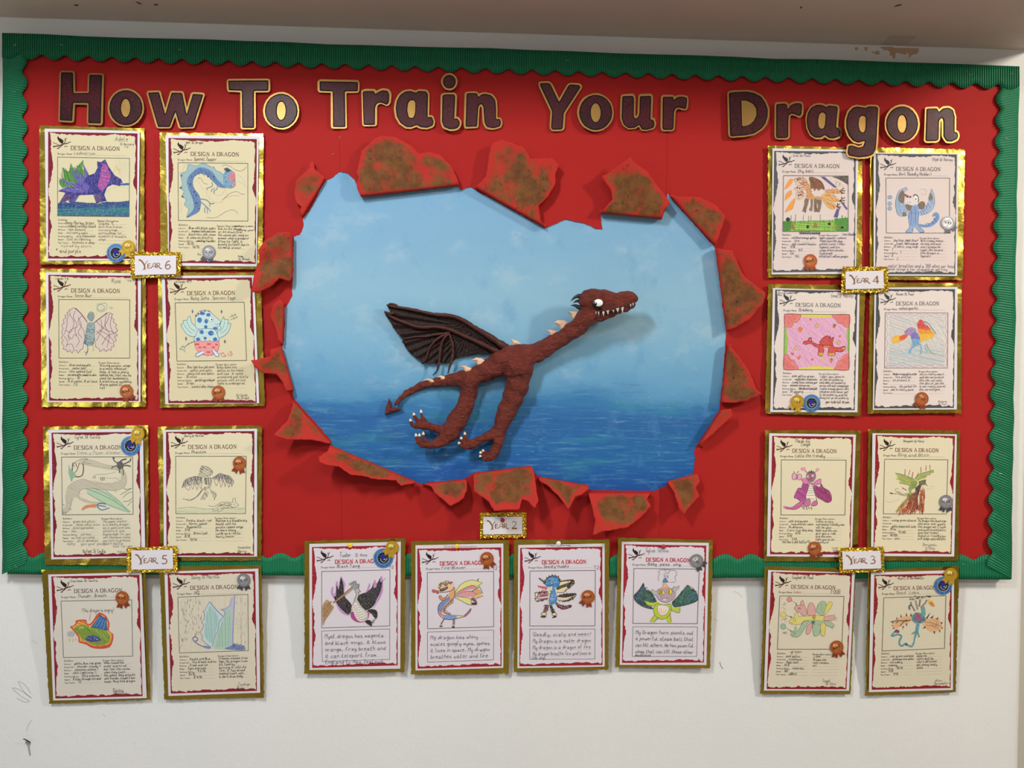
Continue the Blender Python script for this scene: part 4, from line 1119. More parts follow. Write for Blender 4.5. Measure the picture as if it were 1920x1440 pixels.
cr = crop(280, 780, 4.965)
sheet('L6', 'gold-mounted sheet with a ragged dark scribbled dragon flying above a wolf', cr, 4.965, '78,100 1050,85 1042,1345 105,1350', '128,130 1003,118 1003,1308 135,1312', '155,148 978,140 975,1300 160,1300', '245,375 902,375 895,908 247,910', 'dacfb0', '7a1a2e', '5a2c34', """
h a9bf9c 4 12 4 255,862 400,852 560,866 890,858 890,900 255,905
S 7fa37c 3 262,860 330,850 420,850 500,866 600,862 700,855 890,858
h 6a6472 70 9 4 302,665 330,600 420,562 495,572 490,625 450,640 390,640 340,660
h 55505f 95 9 3 302,665 330,600 420,562 495,572 492,600 400,600 340,640
S 55505f 4 305,668 330,600 380,575 440,562 495,575
S 55505f 3 330,660 370,690 380,630 405,682 420,625 445,690 460,620 480,680 492,600
h 6a6472 75 9 4 580,580 650,540 740,558 785,612 760,640 690,610 620,600
h 55505f 100 9 3 585,575 655,538 740,556 780,605 690,590 620,590
S 55505f 4 580,580 610,565 655,535 700,548 750,562 785,610 780,630
S 55505f 3 600,590 625,650 650,590 668,665 690,600 705,660 720,605 740,665 755,610 765,655 780,625
h 6a6870 30 9 3 455,555 480,470 540,470 590,510 570,555 500,560
S 5a5860 3 460,540 490,520 465,510 500,500 470,490 510,485 485,465 545,475 590,520 560,555 500,565 465,550
s 4a4850 3 520,495 560,500
E 5a5860 3 575,520,10,8
h 5f5a62 90 10 5 508,575 572,572 572,635 512,635
S 55525a 3 515,580 510,620 540,640 575,625 570,575 515,580
S 5f5c66 4 575,640 540,660 505,672 480,700 440,750 385,785 310,770
S 5f5c66 3 580,650 530,680 495,690 450,745 380,780
s 5f5c66 3 360,770 350,785
h 6a6870 60 10 3 480,780 500,730 540,695 555,720 520,780
h 6a6870 80 10 3 560,690 600,700 630,730 605,785 585,740
S 5a5860 3 515,655 520,700 480,770
S 5a5860 3 550,655 580,700 620,730 600,785
S 9a4a50 2 515,665 525,700
S 6f6d64 3 550,835 600,842 650,815 690,800 760,805 780,800 775,775 800,765 805,805 832,830 790,850 750,855 700,860 660,865
S 6f6d64 2.5 600,860 590,885 620,880 640,865 640,895 665,885 690,862
S 6f6d64 2.5 620,850 680,830 740,835 780,850
S 6f6d64 2.5 640,840 720,812 770,825
z 6f6d64 24 2.5 14 620,845 690,805 770,810 800,840 700,858
e 4a4a44 790,822,4""",
 ['Purple, black, red', 'Horns, spikes', 'Shapeshifts', '7/10', 'Brown Leah', '8/10', '10/10'], ['Phantom is a bloodthirsty', 'beast with his', 'purple ripped wings', 'he wears among', 'Lands as a rattle', 'hourly hunter'], pen='2b2c34', dname='Phantom', dw=.17, extra="""
33333c 328 185 20 180 Harry St Martha
55525a 825 1232 20 120 Samantha
33333c 825 1270 26 80 Harry""")

cr = crop(60, 1040, 4.967)
sheet('L7', 'lowest left sheet with a round green dragon outlined in red and orange', cr, 4.967, '90,140 1055,130 1105,1350 160,1388', '150,185 1020,165 1068,1335 197,1358', '180,203 1000,187 1030,1318 218,1340', '270,432 928,420 938,945 293,958', 'd4cdc2', '8a1f30', '5a2c34', """
F c64a2e 355,672 380,662 405,640 412,612 500,605 512,640 545,640 580,595 605,555 638,540 690,572 722,640 716,705 755,740 755,790 735,845 690,872 600,876 545,862 510,840 480,830 435,815 430,770 395,720
F e2a444 378,675 410,655 425,625 490,620 510,655 555,652 590,610 640,560 680,585 706,640 700,700 738,735 738,790 715,835 600,855 540,838 505,815 450,805 445,770 410,715
F 7f9a38 390,690 430,660 485,650 540,676 640,690 705,720 728,770 705,825 600,845 530,825 500,800 465,800 455,770 420,730
h 55762c 40 11 4 390,690 485,650 640,690 728,770 705,825 600,845 500,800
h a9c45a 55 16 4 430,660 540,676 705,720 705,800 560,700
h c64a2e 15 20 6 410,625 500,610 510,645 420,650
f 2a5f9c 553,675 600,612 632,562 690,598 697,705 645,690
s 6aa0cc 5 575,665 630,580
s 6aa0cc 5 605,670 650,590
s 6aa0cc 5 635,678 668,600
s 6aa0cc 5 668,690 685,610
c 1d3f78 5 553,675 600,612 632,562 690,598 697,705 645,690
F 30407e 500,795 515,765 560,752 610,762 642,795 600,808 540,810
z 8aa4cc 22 3 10 510,795 520,768 600,762 632,795
s c64a2e 4 500,800 560,815 640,810
e e6c94a 450,680,11,8 475,680,11,8
e 3a3a2a 450,682,4 475,682,4
s b0302a 3 420,740 455,715
e b4b0b2 362,738,36,28
h 9a9598 30 8 2 330,720 395,720 395,755 330,760
s c8a93c 4 340,785 355,790 345,808
s c8a93c 4 372,780 385,795 375,812
s c8a93c 4 400,775 414,788 405,800
s c0504a 3 545,548 534,612
z c64a2e 30 4 12 520,830 700,840 745,760 735,860 600,870""",
 ['yellow, blue, red, green', 'thunder cloudy !!', 'venomous snakes !', 'with lightning !!', 'kills enemies !', '8 slips through the dust', '12'], ['When tamed the', 'owner scares not', 'but feel the venom', 'when they touch', 'the spikes. Only attacks', 'with thunder clouds & has', 'mood. Very kind dragon'], pen='26262e', dname='Thunder  Breath', dw=.33, tilt=-0.075, d=0.0318, extra="""
33333c 360 245 20 255 Clarissa St Cecilia
6a6660 465 535 34 300 (This dragon is angry)
33333c 755 1280 34 100 Clarissa
55524c 765 1302 22 120 St Cecilia""")

cr = crop(280, 1040, 4.965)
sheet('L8', 'sheet with a pale blue and green winged dragon in falling rain', cr, 4.965, '95,110 1040,95 1070,1330 140,1350', '140,158 1015,130 1033,1285 178,1315', '170,175 985,155 1002,1268 200,1293', '265,395 918,370 922,893 280,915', 'd6ccb8', '8a1f30', '5a2c34', """
h c8c2b6 90 26 2 270,400 915,378 918,890 282,910
v 77726e 90 2.5 26 91 285,410 500,400 480,740 400,760 285,880
v 8f8a84 40 2 26 91 805,390 910,385 910,820 805,800
F bcd0d4 560,440 620,520 692,580 655,680 622,760 592,855 535,825 500,760 510,620 520,560 515,520
F a6c6bc 570,480 620,560 650,620 620,720 590,820 540,800 510,740 520,640 530,560
h 7fa8b8 85 14 4 560,460 640,560 620,740 580,830 520,760 520,600
F a9c4b4 700,520 740,490 780,470 790,560 775,860 690,875 600,868 622,780 645,700 690,610
h 7fae9c 88 14 4 700,530 780,490 775,850 620,860 650,700
S 7f86b6 9 560,438 620,510 690,578
S 8a8fb8 7 690,580 655,620 640,700 620,740 600,800 585,855
f b9b4cc 660,510 740,480 770,400 800,378 795,470 775,850 755,860 770,560 765,490 690,520
S 8086b8 7 795,378 790,470 778,700 775,860
S 8086b8 5 770,395 750,470 700,510 665,508 700,530 700,570
S 6f6f9a 4 558,440 515,520 500,525 515,560 510,600 485,630 505,650 490,700 470,720 495,760 490,790 530,830 570,860
S 55649a 8 570,862 500,855 440,825 408,795 410,770 432,765 450,785 440,805 425,800
F 7485b2 480,850 540,850 575,870 540,875
F 6f80b2 700,875 760,850 790,830 830,848 880,850 890,885 800,888
z 46548a 40 3 12 760,850 790,832 880,850 888,882 790,882
S 46548a 4 780,850 790,825 800,845 815,828 830,848 850,832 865,852 885,845""",
 ['Purple and Blue', 'Fire breath and ice', 'Frost and Ice', 'Eyes and nose', '9.5/10', '10/10', '8.9/10'], ['Freezes enemies from', 'Ago. My dragon lives', 'its food by', 'burning it with its', 'fire. It has blood', 'soaked teeth with', 'a dark blue body.'], pen='2c2c36', dname='Jay', dw=.07, tilt=-0.075, d=0.0318, extra="""
55525a 395 215 30 260 Daisy St Martha
33333c 438 345 22 30 Ju
77706a 825 1218 20 120 Tadhgh
33333c 820 1258 34 75 Daisy""")

# ---- right block
cr = crop(1420, 260, 5.332)
sheet('R1', 'gold-mounted sheet with a three-headed brown dragon above bright green grass', cr, 5.332, '107,68 1050,90 1045,1392 103,1388', '152,97 1010,110 985,1352 143,1357', '168,122 985,130 975,1330 152,1338', '262,368 910,372 910,925 255,928', 'd8c8c4', '54565a', GY_, """
f 57504a 745,380 905,375 907,462 860,430 800,400
f 5c508f 630,380 672,380 800,488 768,490
f 5c508f 840,645 862,642 903,698 892,716
f 5c508f 795,700 822,700 806,786 762,786
s d6b44a 3 725,415 740,395
s d6b44a 3 750,440 790,405
s 55504a 3 780,460 800,420
s d6b44a 3 800,470 810,430
s 55504a 3 815,480 828,435
s d6b44a 3 830,480 840,450
s d6b44a 4 850,500 858,460
F e39a48 272,505 300,445 330,405 356,410 345,450 305,490
F e39a48 275,615 292,550 340,515 342,560 300,602
F e39a48 275,735 330,640 380,595 355,690 320,715
S c8742c 3 272,505 300,445 330,405 356,410
S c8742c 3 275,615 292,550 340,515
S c8742c 4 278,732 330,710 355,690 380,600
F c99a6c 440,385 490,410 525,480 560,570 650,580 645,612 560,606 490,598 495,540 470,480
F d4b49a 365,405 430,385 485,400 470,435 400,440
F d4b49a 370,500 440,460 490,480 470,520 400,525
F d4b49a 385,560 440,535 480,560 450,600 405,610
z a83a2c 60 4 10 440,385 490,410 525,480 560,570 650,580 645,612 490,598 495,540
z 3a2c26 40 4 9 365,405 485,395 470,435 450,520 480,560 405,610 385,560 440,460
z b0402e 40 4 12 365,405 430,385 485,400 490,480 470,560 450,600
z d8a03c 40 4 9 450,400 525,480 560,570 640,585 560,600 500,580
S 8a3c2a 4 370,410 390,395 410,400 420,385 440,398 455,385 470,402 485,395
S 8a3c2a 4 372,500 395,485 410,470 430,465 450,455 470,470 490,470
e 1e1a18 402,408,7 425,408,7 400,492,7 425,495,7 415,565,9 435,560,8
F 8c5a44 518,388 560,384 640,425 672,490 668,512 640,500 612,520 595,498 570,522 560,495 535,500 528,440
h 5f3a2c 60 12 5 518,388 560,384 640,425 670,500 560,495 528,440
h 5f6a34 70 14 5 518,388 550,386 560,470 530,470
F d6a86a 640,570 700,525 760,510 825,515 838,542 740,556 660,590
F d6a86a 650,590 700,570 780,580 830,622 780,632 700,605
F d6a86a 650,600 720,615 765,640 795,680 758,706 700,680
h a84a2c 70 12 4 690,530 825,515 838,542 700,550
h a84a2c 70 12 4 700,570 830,620 780,632
h a84a2c 60 14 4 660,605 795,680 758,706
S b04a30 4 680,530 690,510 705,525 715,505 735,520 750,500 770,515 790,500 815,512
S b04a30 4 680,575 690,560 705,572 720,560 740,572 760,565 790,585
S 2a2622 7 825,520 850,540 875,545
S 2a2622 7 832,515 860,500 868,492
S 2a2622 7 838,520 878,520
S 2a2622 7 835,525 848,555
S 2a2622 7 820,620 850,640 876,640
S 2a2622 7 825,620 855,600 878,588
S 2a2622 7 830,622 878,618
S 2a2622 7 840,600 848,580
S 2a2622 7 790,675 830,700
S 2a2622 7 795,675 825,650
S 2a2622 7 798,680 838,682
S 2a2622 7 800,670 805,645
F 86705e 475,602 512,605 508,650 490,700 482,745 470,720 450,732 462,690 475,660
F 86705e 535,605 555,612 552,660 548,722 520,710 535,670
F 86705e 575,608 595,610 590,720 568,722
F 86705e 602,610 640,615 640,660 622,732 592,722 612,670
h 5c463a 80 10 3 475,605 510,605 490,740 455,730
h 5c463a 80 10 3 540,608 640,615 620,730 570,720
f 7fae48 258,822 400,826 560,820 700,824 907,800 910,924 255,926
f 3f7a3c 258,830 340,822 330,920 256,926
f 4a8a3a 770,800 907,790 910,924 800,924
h 4f8a36 95 12 5 258,826 907,806 910,920 256,924
h a8cc5c 5 16 5 340,850 760,840 760,915 340,918
s 3f8a4a 4 335,830 340,765
s 3f8a4a 4 382,820 384,755
s 5fa04a 4 458,825 464,760
s 5fa04a 4 512,820 514,770
s 5fa04a 4 535,820 540,768
s 5fa04a 4 632,820 630,755
s 3f8a4a 6 790,830 795,770
s 3f8a4a 7 848,830 850,765
s 3f8a4a 7 890,830 880,780
f 9a6a3a 330,900 352,838 376,898
f 9a6a3a 552,890 584,830 606,888
f 8a7a3a 775,905 795,845 810,905
e 22241e 307,808,20,22 503,882,14,18 720,852,16,14 848,888,14,12""",
 ['red blue orange yellow', 'fire', 'spit round 4 beasts', '9/10', '5/5', '7/6', '9/5'], ['eyes support wishers', 'They love the day', 'school lunch / then', 'Support and fun', 'wings black purple', 'Snug break', 'killed half million people'], pen='3a3a66', dname='Sky ball', dw=.2, pen2='33333c', lw=2.7, extra="""
55525a 362 168 22 175 Eva St Paul
2a2f5a 420 955 26 215 ############
2a2f5a 430 955 22 200 mmmmmmmmmm
3a3a66 855 965 26 140 love thunder""")

cr = crop(1610, 260, 5.332)
sheet('R2', 'gold-mounted sheet with a blue dragon that spreads two wings over brown patches', cr, 5.332, '118,88 1063,103 1040,1415 108,1410', '150,138 1000,148 985,1372 150,1370', '172,150 982,158 965,1358 165,1355', '273,393 910,393 908,943 278,943', 'd8c8c4', '54565a', GY_, """
e 8fa6c2 312,585,22,18 310,650,20,20 310,698,20,20
E 5f7a9a 3 312,585,22,18 310,650,20,20 310,698,20,20
F a3b4cc 485,500 440,500 400,530 375,600 370,680 395,760 440,775 490,740 460,660 440,600 455,540
h 5f80b4 80 12 4 440,505 375,600 370,690 400,765 480,740 440,620
F 77685e 440,515 460,560 450,640 420,640 395,610 405,550
F 77685e 470,660 540,665 550,695 520,720 490,710
F 77685e 440,735 470,740 480,770 440,775
F a3b4cc 728,500 750,560 760,640 740,700 690,745 620,765 590,735 640,700 690,650 700,580
h 5f80b4 60 12 4 728,510 758,640 690,745 610,760 600,735 700,640
F 77685e 700,590 722,540 740,600 710,620
F 77685e 590,650 640,625 665,655 650,700 610,705 590,680
S 4f6a9c 4 485,500 440,500 400,530 375,600 370,680 395,760 440,775
S 4f6a9c 4 728,500 752,560 760,640 740,700 690,745 620,765
S 4f6a9c 3 458,660 500,740 520,740
S 4f6a9c 3 690,640 680,690 640,730
s 8a94ac 3 445,510 470,480 492,510 470,525 445,510
F d8d0ce 470,610 540,590 590,600 600,640 570,670 500,660 460,640
F f0e8e2 560,580 590,575 595,610 570,615
S 2a2a2c 8 545,575 565,558 590,575 598,610 595,635
e 3a3a3a 573,605,7
s 8a8480 3 470,650 490,660 510,640
s 55525a 3 490,625 490,645
s 55525a 3 515,625 515,645
e 8a2f5c 468,563,11 488,577,12 516,582,10
F 8aa4cc 540,670 590,665 605,740 595,860 610,890 650,920 650,935 610,935 570,890 540,890 540,920 500,940 470,935 490,905 510,880 495,760 520,720
h 4a70ac 88 13 4 540,680 590,670 600,860 530,880 500,760
S 4a6aa4 4 520,740 497,770 510,880 480,920 475,935 535,935 545,890
S 4a6aa4 4 600,740 598,860 650,920 650,936 610,936
S 4a6aa4 3 505,720 520,740 600,740
F 6f92c4 610,850 660,865 720,840 765,805 768,770 740,780 750,745 785,738 808,770 795,820 740,870 680,885 620,880
h 4a70ac 30 12 4 620,860 720,840 768,775 800,770 780,835 680,880
S b4a8a4 2 600,520 640,500 680,520 660,560 620,540""",
 ['Sea blue, Night black', '2 paint. Watery gauge', '25 metre  long wings', '7', '7', '8', '2'], ['Bird clumpy makes', 'strong wind and', 'and I always be', 'loyal. But beware', 'this dragon is', 'hypnotic'], pen='4a4a5e', dname='Burt (Deadly Nadder)', dw=.4, pen2='4a4a58', extra="""
55525a 740 220 28 205 Elijah St Theresa
4a4a6e 295 1285 36 670 water breathes and a 300 miles per hour
4a4a5e 290 1315 28 600 shine stings a tar stopped on yet ring""")

cr = crop(1420, 510, 5.141)
sheet('R3', 'gold-mounted sheet with a red dragon on pink with hearts, stars and strawberries', cr, 5.141, '105,115 1045,125 990,1392 75,1365', '150,155 985,178 965,1352 125,1350', '172,170 965,182 938,1332 150,1330', '265,405 888,410 882,943 255,940', 'dccfc8', '4a4a4c', GY_, """
f dca6c4 265,407 888,412 882,941 256,939
h c98ab4 60 13 4 290,440 860,440 860,920 290,920
h e0b2cc 35 30 5 290,440 860,440 860,920 290,920
f d6c850 415,408 725,410 740,432 680,436 600,440 500,432 430,432
f d6c850 395,938 742,940 735,915 640,912 560,905 480,915 420,918
f 8fb848 264,540 290,545 282,580 298,640 290,720 292,780 258,792
f 8fb848 887,530 862,545 858,600 866,680 862,760 884,780
F dc7c78 265,407 415,409 410,450 380,485 350,490 330,530 275,535 264,530
F dc7c78 888,412 725,411 730,440 760,460 775,490 810,500 850,530 886,530
F dc7c78 256,938 392,938 385,905 370,890 355,850 320,845 300,800 258,795
F dc7c78 882,941 742,940 760,905 775,860 800,850 820,815 850,795 884,785
h c85a58 40 12 4 275,415 400,415 350,480 285,520
h c85a58 40 12 4 740,420 880,420 880,520 790,490
h c85a58 40 12 4 262,930 375,930 320,850 268,810
h c85a58 40 12 4 760,930 876,930 876,800 800,860
S 7a4a44 3 415,409 410,450 380,485 350,490 330,530 275,535
S 7a4a44 3 725,411 730,440 760,460 775,490 810,500 850,530 886,530
S 7a4a44 3 392,938 385,905 370,890 355,850 320,845 300,800 258,795
S 7a4a44 3 742,940 760,905 775,860 800,850 820,815 850,795 884,785
F c94a48 440,690 450,670 485,660 495,640 518,635 525,670 560,690 600,700 605,670 640,630 680,615 690,640 700,615 705,640 735,630 725,680 735,720 790,730 840,715 848,740 810,770 750,765 745,800 690,808 680,770 690,735 640,730 640,770 630,805 585,800 590,740 560,720 520,690 490,695 455,698
h a83034 50 13 4 600,680 680,620 730,640 720,700 620,720
S 7a1f28 6 440,690 450,670 485,660 495,640 518,635 525,670 560,690 600,700 605,670 640,630 680,615 690,640 700,615 705,640 735,630 725,680 735,720 790,730 840,715 848,740 810,770 750,765
S 7a1f28 5 440,690 470,698 515,690 560,720 592,735 585,800 630,806 642,740
S 7a1f28 5 690,735 682,800 745,805 750,765
S b8a848 6 640,725 660,715 700,718
s 7a1f28 4 600,705 725,708
f b8a848 590,780 640,780 635,805 590,805
f b8a848 685,785 745,780 745,806 690,806
f b8a848 815,735 845,722 848,742 825,752
e 1e1416 500,662,7
e f0e0d0 508,655,4
f c85a68 510,472 498,455 504,447 511,453 520,446 526,456
f c85a68 794,634 784,618 789,608 796,614 802,606 808,618
f c85a68 340,808 320,786 326,772 338,780 346,772 354,788
f c85a68 527,858 515,842 520,832 528,838 538,832 542,844
F d8784a 415,580 390,550 410,530 438,545
F d8784a 403,845 385,825 400,805 420,815
F c8504a 743,540 728,520 740,500 762,508
F d87a4a 712,882 698,855 705,835 730,848
f 4a8a3a 728,505 745,498 762,508 745,512
f 4a8a3a 700,840 715,828 732,845 715,850
f e0c050 572,495 578,512 594,514 580,522 586,538 572,528 558,538 564,522 552,514 566,512
f e0c050 372,705 378,728 394,732 380,740 386,756 372,746 358,754 362,738 350,730 366,726
f e0c050 783,655 788,672 804,676 790,684 796,700 783,690 770,700 774,684 762,674 778,672
f e0c050 633,815 638,832 654,836 640,844 646,858 633,850 620,858 624,844 612,834 628,832
c 6a5a2a 2 572,495 578,512 594,514 580,522 586,538 572,528 558,538 564,522 552,514 566,512
c 6a5a2a 2 372,705 378,728 394,732 380,740 386,756 372,746 358,754 362,738 350,730 366,726
c 6a5a2a 2 783,655 788,672 804,676 790,684 796,700 783,690 770,700 774,684 762,674 778,672
e 6a4a5a 482,510,3 608,497,3 497,588,3 565,592,3 612,567,3 688,572,3 800,560,3 362,655,3 535,632,3 490,742,3 555,770,3 465,855,3 597,862,3 790,830,3 660,888,3 408,748,3 850,770,3 425,648,3""",
 ['pink yellow green', 'vegetable elephants', 'candy floss, chewing gum', 'mmmmm nnnnnn mm', 'other place all is party bat', '65 yapping', '10'], ['I sell you jams in', 'of the strawberry', 'bad idea strawberry', 'an ice with ball champagne', 'I make orange garlic with', 'children and never get', 'In strawberry and let', 'Daisy put go strawberry'], pen='34343f', dname='Strawberry', dw=.17, pen2='34346a', extra="""
2c2c55 205 198 18 180 Erin strawberries
2c2c55 195 218 16 45 Mine
77727a 715 242 32 215 Emma St Theresa
34343f 660 1262 28 230 your inside ball dreams""")

cr = crop(1600, 510, 5.141)
sheet('R4', 'gold-mounted sheet with a small rainbow dragon breathing fire on hatched grey', cr, 5.141, '160,100 1045,108 1040,1360 135,1365', '205,150 1005,145 998,1325 188,1328', '222,165 980,165 970,1310 200,1315', '308,392 913,395 908,925 302,925', 'dccfca', '4a4a4c', GY_, """
h b4bec6 20 13 4 345,420 880,420 880,905 340,905
h c6ccc8 70 17 4 345,420 880,420 880,905 340,905
h 9fb4c4 12 26 5 340,740 880,740 880,905 340,905
h a8c4d0 -15 34 5 345,760 600,700 620,900 345,905
h e0d8d0 50 30 6 500,430 880,430 880,700 640,700
S a87cae 3 315,402 330,418 345,402 365,418 385,402 405,418 430,404 460,418 490,404 520,418 550,404 590,418 630,404 670,418 710,404 750,418 790,404 830,418 870,404 905,418
S a87cae 3 318,420 332,450 318,480 332,520 318,560 332,600 318,640 332,690 318,740 332,790 318,840 330,890 310,915
S a87cae 3 900,420 888,450 902,490 888,530 902,570 888,610 902,660 888,710 902,760 888,810 902,860 890,905
S c08cb0 3 320,915 345,903 370,917 400,903 430,917 470,903 510,917 550,903 590,917 640,903 690,917 740,903 790,917 840,905 890,917
F e0a838 372,660 385,625 430,610 470,618 470,660 420,682 385,685
F d8582c 440,630 480,605 520,600 520,625 480,655 445,660
h e8c848 30 12 4 375,650 440,615 450,660 390,682
h b83a2c 150 14 3 450,625 520,605 500,645
F a890bc 500,580 525,545 570,535 600,550 610,590 580,615 530,610
h 8a68a8 60 11 4 505,580 530,545 600,552 600,600 530,610
F 7a70b4 555,600 610,580 640,640 620,690 570,670
F 78aac8 565,650 630,650 640,700 590,710 560,745 555,785 532,780 545,745 575,700
h 4f90b8 75 11 4 565,655 630,655 640,700 560,745 540,780
S 78aac8 12 645,690 655,740 650,780 640,795
S 88b4c8 12 690,700 705,750 720,770
S 8fae88 10 705,690 730,750 765,785 795,795
F c84a4a 615,500 640,460 665,465 690,510 720,520 740,560 700,570 640,560 625,540
F e2a23c 625,550 700,560 745,560 780,600 760,640 700,650 650,680 640,620
h d8c848 80 13 5 640,600 780,600 760,640 700,660 650,680
h d8742c 70 12 5 625,540 740,540 760,590 640,600
h d83c44 75 12 4 615,500 665,465 720,520 630,545
S 5a7a84 6 680,480 720,490 750,530 780,570 795,595
e 2a2a30 518,570,5
s 6a5a7a 3 495,572 500,600
S 8a6a9a 3 500,580 525,545 570,535 600,550""",
 ['Rainbow orange yellow purple', 'fire and fist', 'ice protect it', '', 'she can bust fire', 'she is really good', ''], ['she is really smart', 'and she can protect', 'this she can sold', 'the idle of job she', 'is not really scared', 'she can everyone'], pen='55525a', dname='wished sparkle', dw=.25, extra="""
55525a 415 215 28 175 Naomi St Paul
88838a 820 1255 18 85 Ramona
88838a 820 1280 18 85 St Paul""")

cr = crop(1420, 790, 5.141)
sheet('R5', 'gold-mounted sheet with a magenta dragon holding a pink butterfly', cr, 5.141, '75,85 997,88 965,1350 60,1350', '115,115 950,128 910,1310 92,1300', '143,140 925,148 895,1285 122,1282', '232,370 857,373 845,902 228,902', 'ddd2b4', '8a1c28', '6a3034', """
F b04a92 440,600 495,620 475,690 460,760 410,765 385,745 355,735 375,680 395,645 430,640
h 8a2f74 40 14 5 440,605 490,620 460,760 390,745 380,680
F 9c3a74 545,620 600,635 615,600 640,640 690,670 715,725 710,770 670,782 620,755 570,720
h 7a1f58 40 14 6 560,630 680,670 710,760 670,780 580,720
C 4a2a40 4 440,600 495,620 475,690 460,760 410,765 385,745 355,735 375,680 395,645 430,640
C 4a2a40 4 545,620 600,635 615,600 640,640 690,670 715,725 710,770 670,782 620,755 570,720
F c25a92 250,820 275,822 330,830 390,790 420,768 455,770 420,820 370,848 300,848 270,840
S 5a3050 4 250,820 275,822 330,830 390,790 430,765
S 5a3050 4 270,840 320,848 370,848 420,820 455,770
f d87aa8 248,820 268,812 275,840 260,842
F e8dccc 500,610 530,610 545,680 565,740 545,765 500,760 470,740 475,690 490,650
s 6a6058 4 500,625 532,625
s 6a6058 4 492,645 538,645
s 6a6058 5 485,668 545,668
s 6a6058 4 480,690 550,688
s 6a6058 4 475,715 555,712
s 6a6058 4 480,742 550,750
S 55404a 5 500,610 485,660 468,720 475,760
S 55404a 5 530,610 550,670 568,740 575,770
F c46a9c 470,760 505,750 510,800 480,820 445,815 450,785
F c46a9c 545,770 575,770 578,800 550,815 520,810
C 5a3a4a 4 470,760 505,750 510,800 480,820 445,815 450,785
C 5a3a4a 4 545,770 575,770 578,800 550,815 520,810
S 3f3a3c 6 430,815 440,835
S 3f3a3c 6 448,825 452,850
S 3f3a3c 6 475,825 478,852
S 3f3a3c 6 495,825 500,845
S 3f3a3c 6 515,825 528,850
F d678ac 430,560 470,550 500,590 540,595 570,570 612,555 605,600 560,610 500,605 450,600
C 6a3a58 4 430,560 470,550 500,590 540,595 570,570 612,555 605,600 560,610 500,605 450,600
F 9a6a80 470,520 490,490 530,485 560,500 565,540 545,575 510,590 480,570
z 5a4450 50 3 9 470,520 490,490 530,485 560,500 565,540 545,575 510,590 480,570
f 4a4a3c 490,492 500,478 512,488 522,468 532,485 545,478 552,496 520,500
e f0e4e4 490,532,11 535,525,12
e 3a1a30 493,533,6 537,527,6
e b83a5c 512,553,16,6
e b83a6c 512,515,8
S 8a5a4a 5 480,495 465,475
S 8a5a4a 5 555,495 570,480
F e090b8 420,455 430,440 450,445 460,440 468,460 450,475 430,472
F e090b8 565,465 575,450 592,455 598,470 575,480
S 8a5a78 3 455,470 475,492
F e2a0bc 340,500 370,500 380,530 370,565 340,560 335,530
F e2a0bc 385,515 415,505 430,530 420,565 390,560
E 7a4a5c 4 357,530,22,30 408,535,22,28
S 4a4a3c 4 360,500 352,480
S 4a4a3c 4 385,500 400,475
S 5a4a4a 5 380,510 378,560
s d678ac 6 425,555 445,565""",
 ['pink and purple', 'love and her wand', 'No defences', '2 arm. two ding ding', '6/10', '9/10', '5/10'], ['Lotta is very', 'extremely friendly she', 'will be your', 'babe and she can', 'give you a ride', 'and she even', 'take you on an', 'adventure!'], pen='34343a', dname='Lotta the friendly', dw=.37, extra="""
34343a 370 205 38 140 Made by
34343a 425 235 32 95 Lunger
34343a 240 1172 28 280 she has a pet butterfly
8a857a 722 1225 18 60 Lumb
8a857a 730 1252 18 55 St Pet""")

